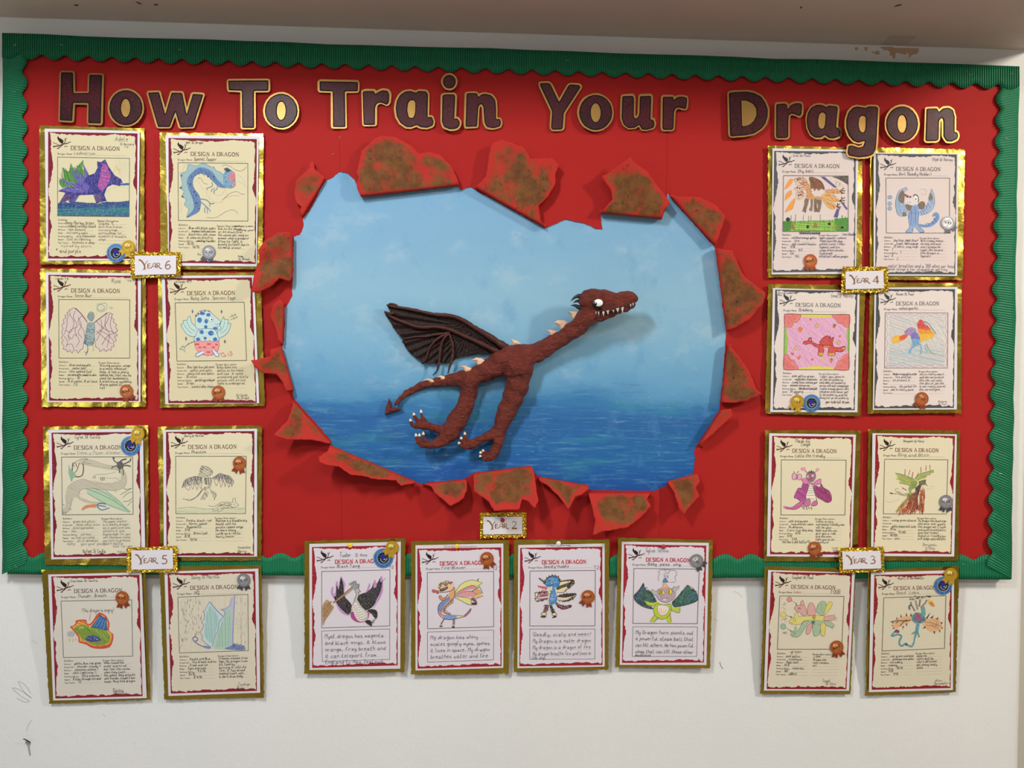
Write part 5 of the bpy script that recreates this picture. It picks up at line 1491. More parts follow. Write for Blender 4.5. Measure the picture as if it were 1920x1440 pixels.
cr = crop(1600, 790, 5.141)
sheet('R6', 'gold-mounted sheet with a green spiny dragon pouring out brown and orange fire', cr, 5.141, '145,75 1028,90 1012,1345 130,1340', '185,115 998,125 972,1303 170,1298', '215,130 980,140 945,1280 193,1272', '302,365 912,370 898,893 290,892', 'ddd2b4', '8a1c28', '6a3034', """
S b4ac98 2 310,770 360,780 420,760 450,740
S b4ac98 2 700,650 760,650 770,630 740,620
F b0b468 405,500 440,510 500,525 580,550 600,590 550,620 500,605 470,600 440,590 450,570 410,555 430,540
h 7a8a3a 30 13 4 420,505 580,555 590,590 480,600 440,570
F b0b468 595,560 630,510 700,490 770,470 765,495 720,510 690,545 640,560 620,580
h 7a8a3a 120 13 4 600,555 630,512 770,475 700,540 630,570
S 4a5a34 5 405,500 470,512 540,540 585,560
S 4a5a34 5 595,555 630,512 700,490 770,470
S 4a5a34 3 440,590 465,600 480,595 500,610 520,600 540,620 560,600 590,580
S 4a5a34 3 770,470 775,490 745,495 735,515 715,510 700,540 680,530 670,555
f 7f9244 560,580 600,570 620,590 600,640 560,660 540,640
f 8f9a58 530,640 560,620 560,690 520,720 500,705 540,690
s a8303a 5 498,520 500,460
s b85a4c 5 532,525 548,468
s a8303a 6 565,545 576,488
s a8303a 6 652,495 652,440
s a8303a 5 700,475 702,425
s a8303a 5 740,470 738,420
s 5a5a3a 3 620,515 628,490
s a8404a 7 470,640 515,665
S a8a48c 10 520,700 480,710 440,690 420,680
S 8a8670 3 525,690 480,700 445,680 420,675 405,660 420,645 440,655
S 8a8670 3 510,720 460,710 410,695 370,700 350,688
f 3f3a30 350,685 385,690 370,702
s 6a6a54 3 400,690 405,705
f 6a6a44 630,580 690,560 700,580 690,610 640,620
S 4a4a34 5 630,590 665,570 700,565 690,585 710,620
s 3a3a2a 4 690,600 715,622
f 5a4634 600,640 640,600 660,610 640,670 620,740 630,850 580,850 590,760
h 3f2c22 70 11 5 605,640 650,610 620,740 625,845 585,845
v b85a34 60 5 60 88 640,660 690,650 685,800 670,880 640,860
v b8683a 80 5 70 118 520,740 600,700 600,860 430,885 420,850
v 8a3a26 40 5 70 112 540,730 610,700 610,860 500,870
v c4a060 50 4 60 122 420,850 520,740 540,730 450,870
v b8503a 40 4 40 95 500,830 680,830 680,885 420,885
v 9aa44c 20 4 40 120 530,700 570,690 520,770
s 6f6a50 4 560,700 430,860
s 8fb0c0 3 600,660 600,690""",
 ['orange green coloured', '', 'spikes peppermint body', '70 km', '75/100', '90/100', 'outs'], ['My dragon has bluetongs', 'and never ever upsets', 'this dragon eat 2 foods', 'and south hound battle', 'and that kindest', 'Stylish or friendly you', 'and dodge splendid bite'], pen='5a564c', dname='Bing and Bilich', dw=.4, extra="""
33333c 485 190 22 205 Benjamin St Peter
8a857a 672 1200 30 135 Benjamin
8a857a 695 1235 30 100 St Peter""")

cr = crop(1410, 1040, 5.141)
sheet('R7', 'low sheet with a pastel pink, yellow and green three-headed dragon', cr, 5.141, '120,110 1000,130 950,1345 82,1340', '155,148 990,175 935,1312 115,1310', '185,165 965,180 910,1298 142,1295', '268,398 887,402 865,910 245,912', 'd8cdb8', '8a1c28', '6a3034', """
e d88a88 360,432,24,24
E 8a4a4a 3 360,432,24,24
e dcc868 302,578,26,26
E 8a7a3a 3 302,578,26,26
e 8fb49a 300,692,26,28
E 4a6a58 3 300,692,26,28
s 6a6258 3 385,445 430,470
f 3a3834 415,460 440,490 428,490
s 6a6258 3 328,585 375,600
f 3a3834 365,590 395,605 375,608
s 6a6258 3 325,705 370,730
f 3a3834 360,720 392,742 372,740
v 8a8478 9 2.5 24 30 285,410 330,410 330,530 290,540
v 8a8478 9 2.5 24 -30 290,620 340,610 340,660 300,655
z 8a8478 10 2.5 22 290,730 330,740 330,770 300,765
F d4a09c 410,510 430,490 480,488 510,500 525,540 525,582 480,585 470,560 440,550 415,530
F d4a09c 465,490 475,450 490,440 500,465 505,495
C 7a4a4a 3 410,510 430,490 480,488 510,500 525,540 525,582 480,585 470,560 440,550 415,530
S 7a4a4a 3 465,490 475,450 490,440 500,465 505,495
F d4a09c 538,580 540,500 565,462 595,480 612,540 605,582
C 7a4a4a 3 538,580 540,500 565,462 595,480 612,540 605,582
F a4b89c 620,540 640,480 670,450 705,455 715,500 700,580 650,575
C 5a6a54 3 620,540 640,480 670,450 705,455 715,500 700,580 650,575
h 7f9a7c 80 16 3 640,480 700,460 695,570 640,560
F d8c868 695,585 715,500 735,460 765,455 772,485 740,540
C 7a7044 3 695,585 715,500 735,460 765,455 772,485 740,540
F d8cc78 360,640 400,605 460,600 500,595 580,590 690,590 695,635 580,632 500,640 470,670 400,672 365,660
C 7a7044 3 360,640 400,605 460,600 500,595 580,590 690,590 695,635 580,632 500,640 470,670 400,672 365,660
F d8cc78 410,600 420,560 440,555 448,600
S 7a7044 3 410,600 420,560 440,555 448,600
F d0a49c 695,605 730,590 780,585 800,605 780,630 700,635
C 7a4a4a 3 695,605 730,590 780,585 800,605 780,630 700,635
F a4b89c 695,640 760,650 790,680 770,700 720,680
C 5a6a54 3 695,640 760,650 790,680 770,700 720,680
F 9fb89a 375,760 400,735 440,740 470,690 500,645 545,640 520,690 490,740 460,780 430,795 385,785
C 5a6a54 3 375,760 400,735 440,740 470,690 500,645 545,640 520,690 490,740 460,780 430,795 385,785
F 9fb89a 408,735 412,695 425,685 438,720 435,740
F d4a09c 520,740 535,690 560,665 582,670 560,750 530,768
C 7a4a4a 3 520,740 535,690 560,665 582,670 560,750 530,768
F 9fb89a 585,680 600,672 660,680 655,750 640,775 605,785 590,750
C 5a6a54 3 585,680 600,672 660,680 655,750 640,775 605,785 590,750
F d8c868 665,670 700,660 710,690 700,770 680,785 665,760
C 7a7044 3 665,670 700,660 710,690 700,770 680,785 665,760
F 9fb89a 545,645 690,645 670,670 590,668
f c87878 598,595 610,570 618,590 606,605
f a8983c 575,600 600,590 618,610 595,630
f 3f6a54 570,640 610,640 600,665 575,665
s 7a7468 3 790,590 800,575
s 7a7468 3 798,605 822,610
s 7a7468 3 795,620 815,635
s 7a7468 3 785,690 800,680
s 7a7468 3 780,700 785,718
s 7a7468 3 770,695 768,715
s 5a5248 2.5 440,520 465,515
E 5a5248 2.5 458,518,12,8 412,630,12,14 408,755,12,8
s 5a5248 2.5 372,655 395,660
S 6a6258 2.5 390,775 420,770""",
 ['pink yellow', 'xcsxellenar', 'Magic ball', '10 B', 'indversta', '100', 'WZRW W'], ['', 'Dragon the', 'cool rainbow', 'art'], pen='55524a', dname='Lau', dw=.09, pen2='a06a68', tilt=-0.075, d=0.0318, extra="""
33333c 392 220 26 205 Layhal St Paul
55524a 765 375 40 90 FOUB
66625a 372 948 34 110 green
66625a 600 988 28 60 C and
77726a 685 1225 28 75 Leyal
88837a 712 1255 24 105 St Peter""", lw=2.7)

cr = crop(1600, 1040, 5.141)
sheet('R8', 'low sheet with an orange-winged dragon and long blue tail', cr, 5.141, '140,145 1020,110 988,1325 115,1358', '170,172 972,150 960,1305 150,1325', '203,195 950,180 938,1285 177,1303', '295,415 893,395 880,903 278,928', 'd6ccb4', '8a1c28', '6a3034', """
F dcae84 390,640 460,600 540,590 570,625 540,650 490,670 440,700 385,710
F dcae84 665,650 720,620 800,610 848,650 855,710 800,740 740,740 690,700
h c88a5a 150 14 4 400,640 550,600 540,650 400,705
h c88a5a 40 14 4 670,650 800,615 850,700 740,735
S 3a342e 8 360,648 400,640 450,635 500,640 555,628
S 3a342e 7 450,690 490,640 520,632
S 3a342e 6 410,660 440,635
S 3a342e 5 385,690 370,680
f 3a342e 455,605 458,572 468,602
f 3a342e 505,595 512,558 520,592
f 3a342e 548,592 556,560 565,595
f 3a342e 415,625 418,600 428,622
f 3a342e 475,690 478,722 490,685
f 3a342e 508,670 516,692 522,662
f 3a342e 375,712 398,702 390,718
f 3a342e 368,655 390,645 385,662
f 3a342e 700,610 745,555 712,622
f 3a342e 740,610 780,580 760,615
f 3a342e 795,620 820,600 815,628
f 3a342e 840,655 862,650 852,672
f 3a342e 850,700 870,708 852,715
f 3a342e 825,730 835,752 840,725
f 3a342e 770,738 782,768 790,738
f 3a342e 690,690 665,715 700,705
S 8a7a4a 4 690,650 760,660 850,690
S 8a7a4a 4 700,680 780,690 830,720
z 55504a 14 3 12 720,640 820,640 820,700 760,690
F 5a8f94 560,600 600,560 640,560 680,590 700,630 650,660 590,655
z 2f6f7a 70 5 16 560,600 600,560 680,590 700,630 650,660 580,655
z b0405a 60 5 16 590,570 660,575 660,640 590,640
z 7a5aa0 26 5 14 580,590 690,600 640,655
F 5f9f96 650,500 675,490 690,520 695,580 660,600 655,540
h 4a8a84 80 12 4 655,500 688,510 690,590 660,595
S 7a6a72 13 595,545 570,500 555,470 560,455
S 5a6a5a 16 545,530 540,500 560,480
S 9a8478 15 620,530 610,480 600,440
S 7a7068 14 635,500 640,470 645,430
S 8f7874 14 655,500 690,470 710,435
z 3a342e 30 5 12 520,430 590,395 700,400 745,400 740,415 640,420 560,440
f 33302c 700,395 750,395 745,412 720,410
F d88a2c 722,435 760,450 785,498 750,490 730,465
F e0c048 722,432 740,428 748,450 730,460
h b05a1c 60 12 4 735,455 770,470 780,498 750,488
F 5f9fae 612,660 638,665 625,740 600,800 585,870 560,892 545,885 575,860 588,790 600,720
h 3a84a0 80 10 4 612,665 635,668 600,800 570,880
S 4f94aa 14 570,885 530,875 505,855 470,880 445,862 448,820 465,785 430,770 385,785 372,775 400,745
S 2f6f8a 3 378,780 430,763 470,785 452,830 452,862 470,878 500,850
F 7a3f4c 395,745 410,722 440,730 442,752 420,752
S 5f8f80 13 600,740 565,765
S 5f8a70 13 615,720 635,795
e 2f5f6a 510,865,12""",
 ['red, green and blue', 'poisonous and spikes', 'incredibly', 'looking', '10/10', '9/10', '9/10'], ['dyna his', 'wafts dust by', 'with 4 different', 'got shinny nasty', 'white'], pen='38363a', dname='Dead  Lidea', dw=.3, pen2='77726c', tilt=-0.075, d=0.0318, extra="""
33333c 428 230 28 255 Alan C St Bernadette
77726a 790 1222 24 70 Alex
77726a 785 1250 20 130 Bernadette""")

# ---- middle row (Year 2)
cr = crop(560, 1000, 5.143)
MG = 'design sheets with a story box'
sheet('M1', 'middle row sheet with a black and magenta dragon breathing brown fire', cr, 5.143, '55,72 1030,48 1022,1335 55,1352', '103,102 985,82 980,1305 105,1318', '128,132 955,115 955,1273 130,1298', '222,368 880,352 878,892 222,912', 'd9d0d8', '9c2230', 'b83440', """
F c090c0 310,580 320,520 335,520 335,580 355,560 358,480 375,460 385,520 405,415 425,440 450,490 440,560 460,640 510,690 500,740 480,795 400,755 350,660 345,640
F 242226 340,610 360,600 365,500 385,540 400,450 412,430 432,500 440,600 480,650 515,700 500,765 470,780 400,720 360,660
h 45404a 70 14 4 365,620 440,600 500,700 480,770 400,710
F 242226 580,600 640,570 700,530 720,480 740,500 770,460 795,420 808,470 800,560 760,640 720,700 680,730 620,740 570,680
h 45404a 50 14 4 590,610 780,480 790,560 700,710 600,690
F bf86bf 680,480 690,510 665,560 640,575 660,540
F bf86bf 730,445 752,490 745,520 720,520
F bf86bf 795,410 810,440 812,540 800,590 770,650 740,660 790,560 805,470 785,470
S bf86bf 6 810,540 770,640 720,720
s 2a2830 3 800,475 835,432
F bfb8b4 515,690 560,640 600,700 640,740 668,770 660,830 610,855 560,850 510,790
F a83a84 500,770 530,760 560,830 610,855 660,830 668,770 640,740 680,770 665,830 620,858 560,855 510,820
F e2d8d2 520,700 550,665 590,710 640,760 655,800 620,835 575,840 540,790
S 3a3638 3 522,690 545,700 575,690
S 3a3638 3 525,710 555,722 590,712
S 3a3638 3 530,732 565,742 605,730
S 3a3638 3 538,755 578,765 625,748
S 3a3638 3 545,778 590,788 640,765
S 3a3638 3 555,800 600,810 650,785
S 3a3638 3 565,822 610,830 650,808
F bdb6b4 535,530 560,520 585,560 575,600 560,640 545,665 530,640 555,590 550,550
S 2a2a2c 4 535,540 555,580 545,630 520,690
S 2a2a2c 4 570,560 580,590 565,640
F 8f9498 485,490 520,470 550,460 560,490 585,500 580,530 540,545 510,510
S 2f2f34 4 485,490 520,470 550,460 558,490 585,490 575,520 590,560
e 222 525,480,4
s 2f2f34 3 580,545 598,560 580,575
S a8805e 16 520,520 460,570 380,640 330,670
S 6a4f38 4 520,510 450,570 340,660
S 6a4f38 4 525,535 460,590 360,660
F b48e68 230,700 270,640 300,660 320,650 310,690 340,710 300,780 260,830 235,890 228,800
h 7a5638 125 13 5 232,700 300,650 335,710 240,870
h 8a6a48 60 20 4 235,720 300,670 320,720 240,830
F 242226 660,745 700,730 745,740 760,770 755,810 730,812 705,780
F 242226 640,850 680,835 705,860 700,890 670,880
z 242226 14 5 14 735,800 765,800 760,815 700,895 680,890""", box='222,942 878,922 878,1215 228,1235', boxrows=['Myst dragon has magenta', 'and black wings. It blows', 'orange, firey breath and', 'it can teleport from', 'England to New Zealand.'], pen='3a373f', dname='Black Fang', dw=.27, tilt=-0.068, d=0.0350, lw=3.0, group=MG, extra="""
44424a 395 228 44 115 Tudor
77727a 545 225 34 120 St Anne
55525a 872 340 30 50 Y2""")

cr = crop(760, 1000, 5.143)
sheet('M2', 'middle row sheet with a curved dragon and a fan of yellow and pink wings', cr, 5.143, '55,75 1000,65 998,1350 55,1362', '98,115 945,98 945,1297 98,1322', '115,148 925,135 928,1280 118,1305', '212,378 852,367 852,900 215,920', 'd9d0d8', '9c2230', 'b83440', """
F dcd68a 475,580 520,510 570,470 640,450 690,458 705,480 660,500 600,515 540,545
F d68a94 480,585 540,545 600,515 650,500 690,510 680,530 600,545
F d8969a 478,600 560,565 650,560 690,575 650,610 560,610
F dcd68a 478,612 560,615 620,630 640,660 640,690 580,670 520,640
F d8a068 650,560 690,530 740,570 690,585
F dcd68a 690,458 740,478 700,520 680,505
F d8b868 655,600 700,590 755,605 660,625
F 9a4a68 632,630 660,620 690,660 660,655
F 5a2a3c 640,670 690,665 685,690 645,690
S 2f2a2c 4 475,580 520,510 570,470 640,450 690,458 710,435
S 2f2a2c 4 480,585 540,545 600,515 650,500
S 2f2a2c 4 478,600 560,565 650,555
S 2f2a2c 4 478,612 560,615 620,630 640,660
S 2f2a2c 4 475,620 540,650 600,685 650,690 690,685
s 2f2a2c 4 708,435 690,458 742,478 700,505 720,520 745,575 690,585 755,606 690,625 660,650 692,670
s 2f2a2c 3 640,500 700,520 640,555 690,585 650,610
S 2f2a2c 3 650,560 690,530 720,520
s 2f2a2c 3 632,690 640,630 690,655
F e6bc9c 310,530 330,480 390,462 440,465 468,490 465,530 430,555 380,568 330,570
F dba070 440,550 470,530 472,600 440,640 400,660 380,680 370,650 410,600
F 6f86bc 370,650 420,610 430,640 390,680 360,720 350,760 330,770 316,740 330,690
F c87a88 318,745 345,760 370,800 360,800 330,780
F 7f92c4 360,790 410,785 500,790 500,820 430,832 380,820
F e0d29a 500,795 570,795 570,805 505,820
F b8607a 570,790 600,760 632,725 625,760 580,800
F d0803c 440,640 470,620 445,660 410,690 375,730 380,760 440,785 400,780 360,760 360,720 390,690
S 2f2a2c 5 330,570 400,565 450,548 472,520 476,600 450,640 400,690 375,730 390,770 440,785
S 2f2a2c 5 410,590 360,650 325,690 315,740 330,790 380,825 440,832 500,820 580,800
S 2f2a2c 4 500,790 560,795 600,760 632,725 625,755 580,800
s 2f2a2c 4 470,640 455,655 460,670 440,668 440,688 420,685 415,705 400,705 395,725 380,725 385,745 400,750 400,765 420,762 425,775 440,772
z 33302e 60 4 14 315,520 335,480 400,458 455,470 440,490 360,500 330,540
F 2f2a2e 335,540 370,525 410,515 405,535 360,558 335,558
s d8d0c8 3 345,545 400,525
E 2f2a2c 4 392,498,15,12
e 2f2a2c 390,500,6
F b05a5c 258,540 290,545 320,555 318,580 290,572 262,570
S 4a2a2c 4 320,560 335,550
S 4a2a2c 4 300,575 315,582 325,565
F d88a50 325,605 345,602 350,620 385,622 380,645 340,640
C 2f2a2c 4 325,605 345,602 350,620 385,622 380,645 340,640
S 8a6a50 8 378,825 360,850 345,885
S 8a6a50 8 468,828 468,860 465,885
S 2f2a2c 4 372,825 350,860 340,880
e c8a888 347,888,12 462,890,12
f 2f2a2c 328,890 360,895 355,905 330,902
f 2f2a2c 450,895 476,895 474,910 452,910
S 2f2a2c 3 460,828 458,880
S 2f2a2c 3 476,828 474,880""", box='213,952 852,932 850,1220 215,1242', boxrows=['My dragon has shiny', 'scales googly eyes, spines', 'it lives in space. My dragon', 'breathes water and fire'], pen='55525c', dname='Fire-Blower', dw=.29, tilt=-0.068, d=0.0350, lw=3.0, group=MG, extra="""
9a949c 375 135 22 95 Olivia
9a949c 530 135 18 165 mnnnmnn
55525a 840 355 34 55 Y2""")

cr = crop(950, 1000, 5.143)
sheet('M3', 'middle row sheet with a blue spotted dragon with black spiky limbs', cr, 5.143, '70,62 990,60 980,1312 68,1337', '112,112 945,98 945,1285 103,1300', '130,140 922,128 925,1270 122,1283', '225,363 855,357 852,892 223,893', 'd9d0d8', '9c2230', 'b83440', """
F e6cca0 500,480 560,462 640,455 640,490 600,530 540,570 480,570 470,540
F 3a4a44 480,520 540,495 620,470 640,480 600,505 540,525 490,545
F e6cca0 490,620 560,600 650,590 640,620 610,640 550,640 495,640
F 2f2a2c 490,610 560,592 660,585 630,605 560,620
z 2f2226 70 6 16 510,460 640,448 655,480 610,525 560,560 600,480 620,465
z 2f2226 50 6 16 480,600 560,580 670,580 640,640 600,652 540,660 620,620 640,595
S 2f2226 7 505,470 560,455 635,450 650,480 600,530
S 2f2226 7 480,610 560,588 668,582 640,630 600,645
s 2f2226 5 500,640 510,655 520,642 535,660 545,645 560,662 575,645 590,658 600,642
s 2f2226 5 480,570 520,572 550,570 575,545 600,530
F 3f86c0 370,490 390,440 440,415 490,430 508,470 490,520 440,515 390,515
F 4a90c4 430,515 465,530 475,580 490,640 460,680 420,690 405,660 415,600 420,560
F e6cca0 420,520 440,512 430,560 405,600 405,680 395,690 400,600 400,560
z 1f2a44 60 4 9 370,490 390,440 440,415 490,430 508,470 490,520 390,515
z a8d4e8 40 4 7 375,490 390,445 440,420 490,435 500,480
z 1f2a44 50 4 9 430,515 475,580 490,640 420,690 405,660 420,560
z c8dce8 26 4 7 430,530 470,590 470,660 420,670
S 262024 6 368,490 385,445 435,412 490,425 512,465 500,510
s 262024 6 370,490 355,480 372,470 362,455 385,445 385,425 402,430 410,408 425,418 440,400 452,414 470,402 480,420 500,412 502,435 518,445 505,458
S 262024 10 370,475 340,455 310,432
s 262024 4 350,440 345,470
s 262024 4 330,430 325,455
F d05a5c 295,500 310,505 350,510 390,520 385,535 340,530 310,520
S c04a50 6 340,545 370,548 390,525
F b85a66 300,590 340,582 395,575 400,590 340,605
F b85a66 310,630 350,625 395,620 395,632 340,645
S 2f2226 6 280,575 330,570 400,565
S 2f2226 6 290,615 340,608 400,600
S 2f2226 6 300,655 350,640 400,630
z 2f2226 30 5 14 265,570 300,560 390,560 390,575 300,580
z 2f2226 20 5 14 270,620 300,650 390,640 290,660
F e2cfa4 280,575 300,572 300,610 282,612 272,590
E 2f2226 5 288,592,14,22
F e2cfa4 275,640 300,630 305,645 285,655
E 2f2226 5 292,640,15,12
F b8506a 375,700 398,690 395,740 375,765 360,760
S 2f2226 7 385,690 360,760
S 2f2226 7 405,690 392,750
z 2f2226 24 5 14 365,690 400,690 385,765 350,765
F e2cfa4 335,765 380,762 384,785 345,792
E 2f2226 5 360,778,26,16
z 22242c 12 8 14 335,800 375,800 375,812 335,812
F 3a4a54 420,700 440,700 455,765 440,765
S 2f2226 8 415,690 435,740 445,770
z 2f2226 30 5 14 405,690 440,690 470,770 430,765
F e2cfa4 440,770 475,768 478,788 450,795
E 2f2226 5 460,780,22,15
z 22242c 12 8 12 445,800 480,795 475,812 445,812
F b8505c 470,670 500,690 540,710 600,700 620,705 580,728 530,730 490,705
S 2f2226 7 470,675 500,705 540,730 590,722 625,708
S 2f2226 5 470,660 510,685 550,700 610,692
z 2f2226 40 5 14 470,665 510,690 625,690 625,712 540,738 490,715""", box='223,922 852,922 850,1212 223,1215', boxrows=['(Deadly, scaly and mean!', 'My Dragon is a water dragon', 'My dragon is a dragon of fire', 'My dragon breathe fire and lives in'], pen='4a4750', dname='Deadly-Nuddle', dw=.31, tilt=-0.068, d=0.0350, lw=2.7, group=MG, extra="""
77727a 385 122 22 80 Ethan
77727a 520 122 22 95 Theresa
55525a 838 345 36 60 Y2
4a4750 245 1215 26 130 the ship""")

cr = crop(1140, 1000, 5.143)
sheet('M4', 'middle row sheet with a green monster and dark blue-green wings', cr, 5.143, '98,42 1010,65 985,1300 68,1290', '133,80 972,92 950,1270 113,1268', '155,105 948,118 925,1245 135,1250', '250,338 880,345 862,870 240,868', 'd9d0d8', '9c2230', 'b83440', """
F 2f4a50 340,480 350,510 375,550 410,560 440,600 470,660 430,690 400,690 440,730 380,725 320,700 260,650 252,600 290,560
z 1f2a2a 90 5 22 340,490 410,560 470,660 400,690 330,705 260,650 255,600
z 3f6a9a 60 6 20 330,500 380,560 440,640 380,680 280,640 260,600
z 3f6a44 60 6 20 330,500 400,565 450,650 400,680 280,640
F 2f5a50 765,498 800,530 850,560 868,640 800,680 700,705 640,712 615,670 660,620 710,570
z 1f2a2a 80 5 22 765,505 850,560 865,640 700,700 625,670 700,580
z 3f6aa0 60 6 20 765,510 850,570 860,630 700,690 680,620
z 3f7a4a 60 6 20 765,510 850,570 800,660 700,690 640,670
S 222828 4 340,480 300,545 252,600 270,660 330,705
S 222828 4 765,498 690,590 615,670
S 222828 4 765,498 830,540 868,640 760,690 640,712
f 222828 335,500 342,475 352,505
F b4c63c 350,650 380,660 430,670 480,660 500,690 440,700 380,695
F b4c63c 600,700 640,720 690,720 690,765 640,755 600,730
F b4c63c 440,720 470,680 540,690 600,680 610,740 580,800 520,830 460,800 442,760
F e8d8cc 480,700 520,690 570,700 590,730 560,780 510,790 480,750
F b4c63c 455,790 490,810 440,855 405,855 430,810
F b4c63c 560,810 600,790 615,855 575,858
s d07a5c 3 495,720 500,770
s d07a5c 3 515,720 510,775
s d07a5c 3 535,740 525,780
s d07a5c 3 560,735 545,770
C 4a5a24 4 440,720 470,680 540,690 600,680 610,740 580,800 520,830 460,800 442,760
C 6a5a3a 3 480,700 520,690 570,700 590,730 560,780 510,790 480,750
S 4a5a24 4 350,650 380,690 440,700
S 4a5a24 4 600,730 640,755 690,765 690,720
S b05a4a 5 450,790 430,810 405,855
S b05a4a 5 600,770 608,850
S 3a6a7a 6 490,810 445,855
s 4a4a4a 3 685,715 700,705
s 4a4a4a 3 690,730 705,735
F b8a0b0 480,540 520,530 600,530 650,560 640,620 590,660 540,665 490,640 465,590
h 9a8098 30 14 4 480,545 640,550 620,640 500,640
F dcb09c 540,470 555,480 590,530 520,530
S a86a5c 3 545,470 520,530
S a86a5c 3 550,470 590,530
F e2cc3c 490,560 510,545 540,555 545,585 515,590 492,582
F e2cc3c 575,550 600,540 620,560 605,590 580,585
s 22221c 7 505,550 500,585
s 22221c 8 520,550 515,585
s 22221c 8 588,548 590,585
C 55454a 3 490,560 510,545 540,555 545,585 515,590 492,582
C 55454a 3 575,550 600,540 620,560 605,590 580,585
S 5a444e 3 480,540 520,530 600,530 650,560 640,620 590,660 540,665 490,640 465,590 480,540
S 5a444e 3 510,625 540,635 580,625
e d8d8c8 548,640,20,8
F b4b4b0 415,560 430,540 450,555 470,560 465,600 440,590
F b4b4b0 620,530 640,510 660,520 685,505 680,535 660,560 650,580
S 55555a 3 465,600 440,590 415,560 430,540 450,555 470,560
S 55555a 3 650,580 625,545 640,510 655,525 685,505 680,540
F 4f7f94 540,435 560,428 570,450 580,470 530,470
s 2f5a6a 4 525,472 585,470
S 6a666c 3 490,460 485,420 500,390 485,370 520,350 570,350 610,355 650,360 662,400 645,420 655,450 640,470 600,472
S 6a666c 3 540,350 560,370 575,390 590,370 600,350""", box='240,900 863,903 855,1187 235,1187', boxrows=['My Dragon horn shoots out', 'a powerful steam ball that', 'can kill others. He has powerful', 'wings that can lift those other'], pen='44414a', dname='Baby  paise  wing.', dw=.42, tilt=-0.068, d=0.0350, lw=3.0, group=MG, extra="""
66626a 365 180 40 95 Sylvie
88848c 480 180 34 110 Selena
66626a 540 418 28 45 Cry
44414a 262 1185 24 150 devastated
44414a 870 1225 26 14 e""")
# ================================================================ award stickers
STK = {'bronze': ('c0703a', 'a04c24', '8a3c1c', 'e0a078'), 'silver': ('b4b0b2', '77757c', '4a4a54', 'dcd8d8'), 'gold': ('d9b440', 'b08a1c', 'c89a28', 'ecd684')}
SINFO = {k: (d, kk, zt) for k, e, d, kk, zt in SHEETS}
SMAT = {'bronze': simple('bronze_sticker', 'b5652f', 0.4, 0.25, coat=0.4), 'silver': simple('silver_sticker', 'b2b0b4', 0.32, 0.6), 'gold': simple('gold_sticker', 'd2a93a', 0.32, 0.5), 'blue': simple('blue_sticker', '3f78b4', 0.4, coat=0.4)}
def rosette(kind, x, y, tilt, dirn, sheet_key, where, r=12.6, extra=0.0):
    d, k, zt = SINFO[sheet_key]; d = d + 0.0036 + 0.0020 + extra
    e = empty('rosette_sticker', P(x, y, d, k, zt), '%s rosette award sticker %s' % (kind, where), 'sticker', 'rosette award stickers')
    base, ring, rib, hi = STK[kind]
    t = np.linspace(0, 2 * math.pi, 96, endpoint=False)
    a = math.radians(dirn)
    for s in (-0.42, 0.42):
        u = np.array([math.sin(a + s), math.cos(a + s)]); w = np.array([-u[1], u[0]])
        q = np.array([[x, y] + u * (r * 0.7) - w * r * .36, [x, y] + u * (r * 1.62) - w * r * .42, [x, y] + u * (r * 1.42), [x, y] + u * (r * 1.62) + w * r * .42, [x, y] + u * (r * 0.7) + w * r * .36])
        slab('ribbon_tail', [q], d + 0.0001 + 0.0002 * (s > 0), 0.0001, simple('ribbon_' + kind, rib, 0.45, 0.3), e, k, zt)
    rr = r * (1 + 0.035 * np.cos(24 * t))
    slab('scalloped_disc', [np.stack([x + rr * np.cos(t), y + rr * np.sin(t)], 1)], d + 0.0004, 0.0002, SMAT[kind], e, k, zt)
    pr = Print(d + 0.0005, k, zt)
    pr.stroke(ell(x, y, r * .93, r * .93, 40), 0.9, lin(ring), closed=True)
    for i in range(24):
        b = 2 * math.pi * i / 24; c_, s_ = math.cos(b), math.sin(b)
        pr.stroke([[x + r * .86 * c_, y + r * .86 * s_], [x + r * .98 * c_, y + r * .98 * s_]], 0.45, lin(ring), False)
    pr.stroke(ell(x, y, r * .79, r * .79, 40), 1.0, lin(ring), closed=True)
    pr.fill(ell(x - r * .15, y - r * .25, r * .4, r * .3, 20), lin(hi))  # pale off-centre highlight painted into the disc colour
    th = math.radians(tilt); ux = np.array([math.cos(th), -math.sin(th)]); uy = np.array([-math.sin(th), -math.cos(th)])
    w = {'bronze': 1.3, 'silver': 1.25, 'gold': 0.95}[kind] * r
    letter(pr, kind.upper(), np.array([x, y]) - ux * w / 2 - uy * 2.0, ux, uy, r * .36, w, lin({'bronze': '4a2410', 'silver': '3c3c46', 'gold': '6a5210'}[kind]), 0.75)
    pr.stroke(np.array([[x, y]]) + np.outer([-.2, .1, .35], ux) * r + np.outer([.2, .55, .3], uy) * r, 0.7, lin(ring))
    pr.stroke(np.array([[x, y]]) + np.outer([.05, .1, -.05], ux) * r + np.outer([-.25, -.5, -.7], uy) * r, 0.8, lin(ring))
    pr.build('printed_face', M_PRINT, e)
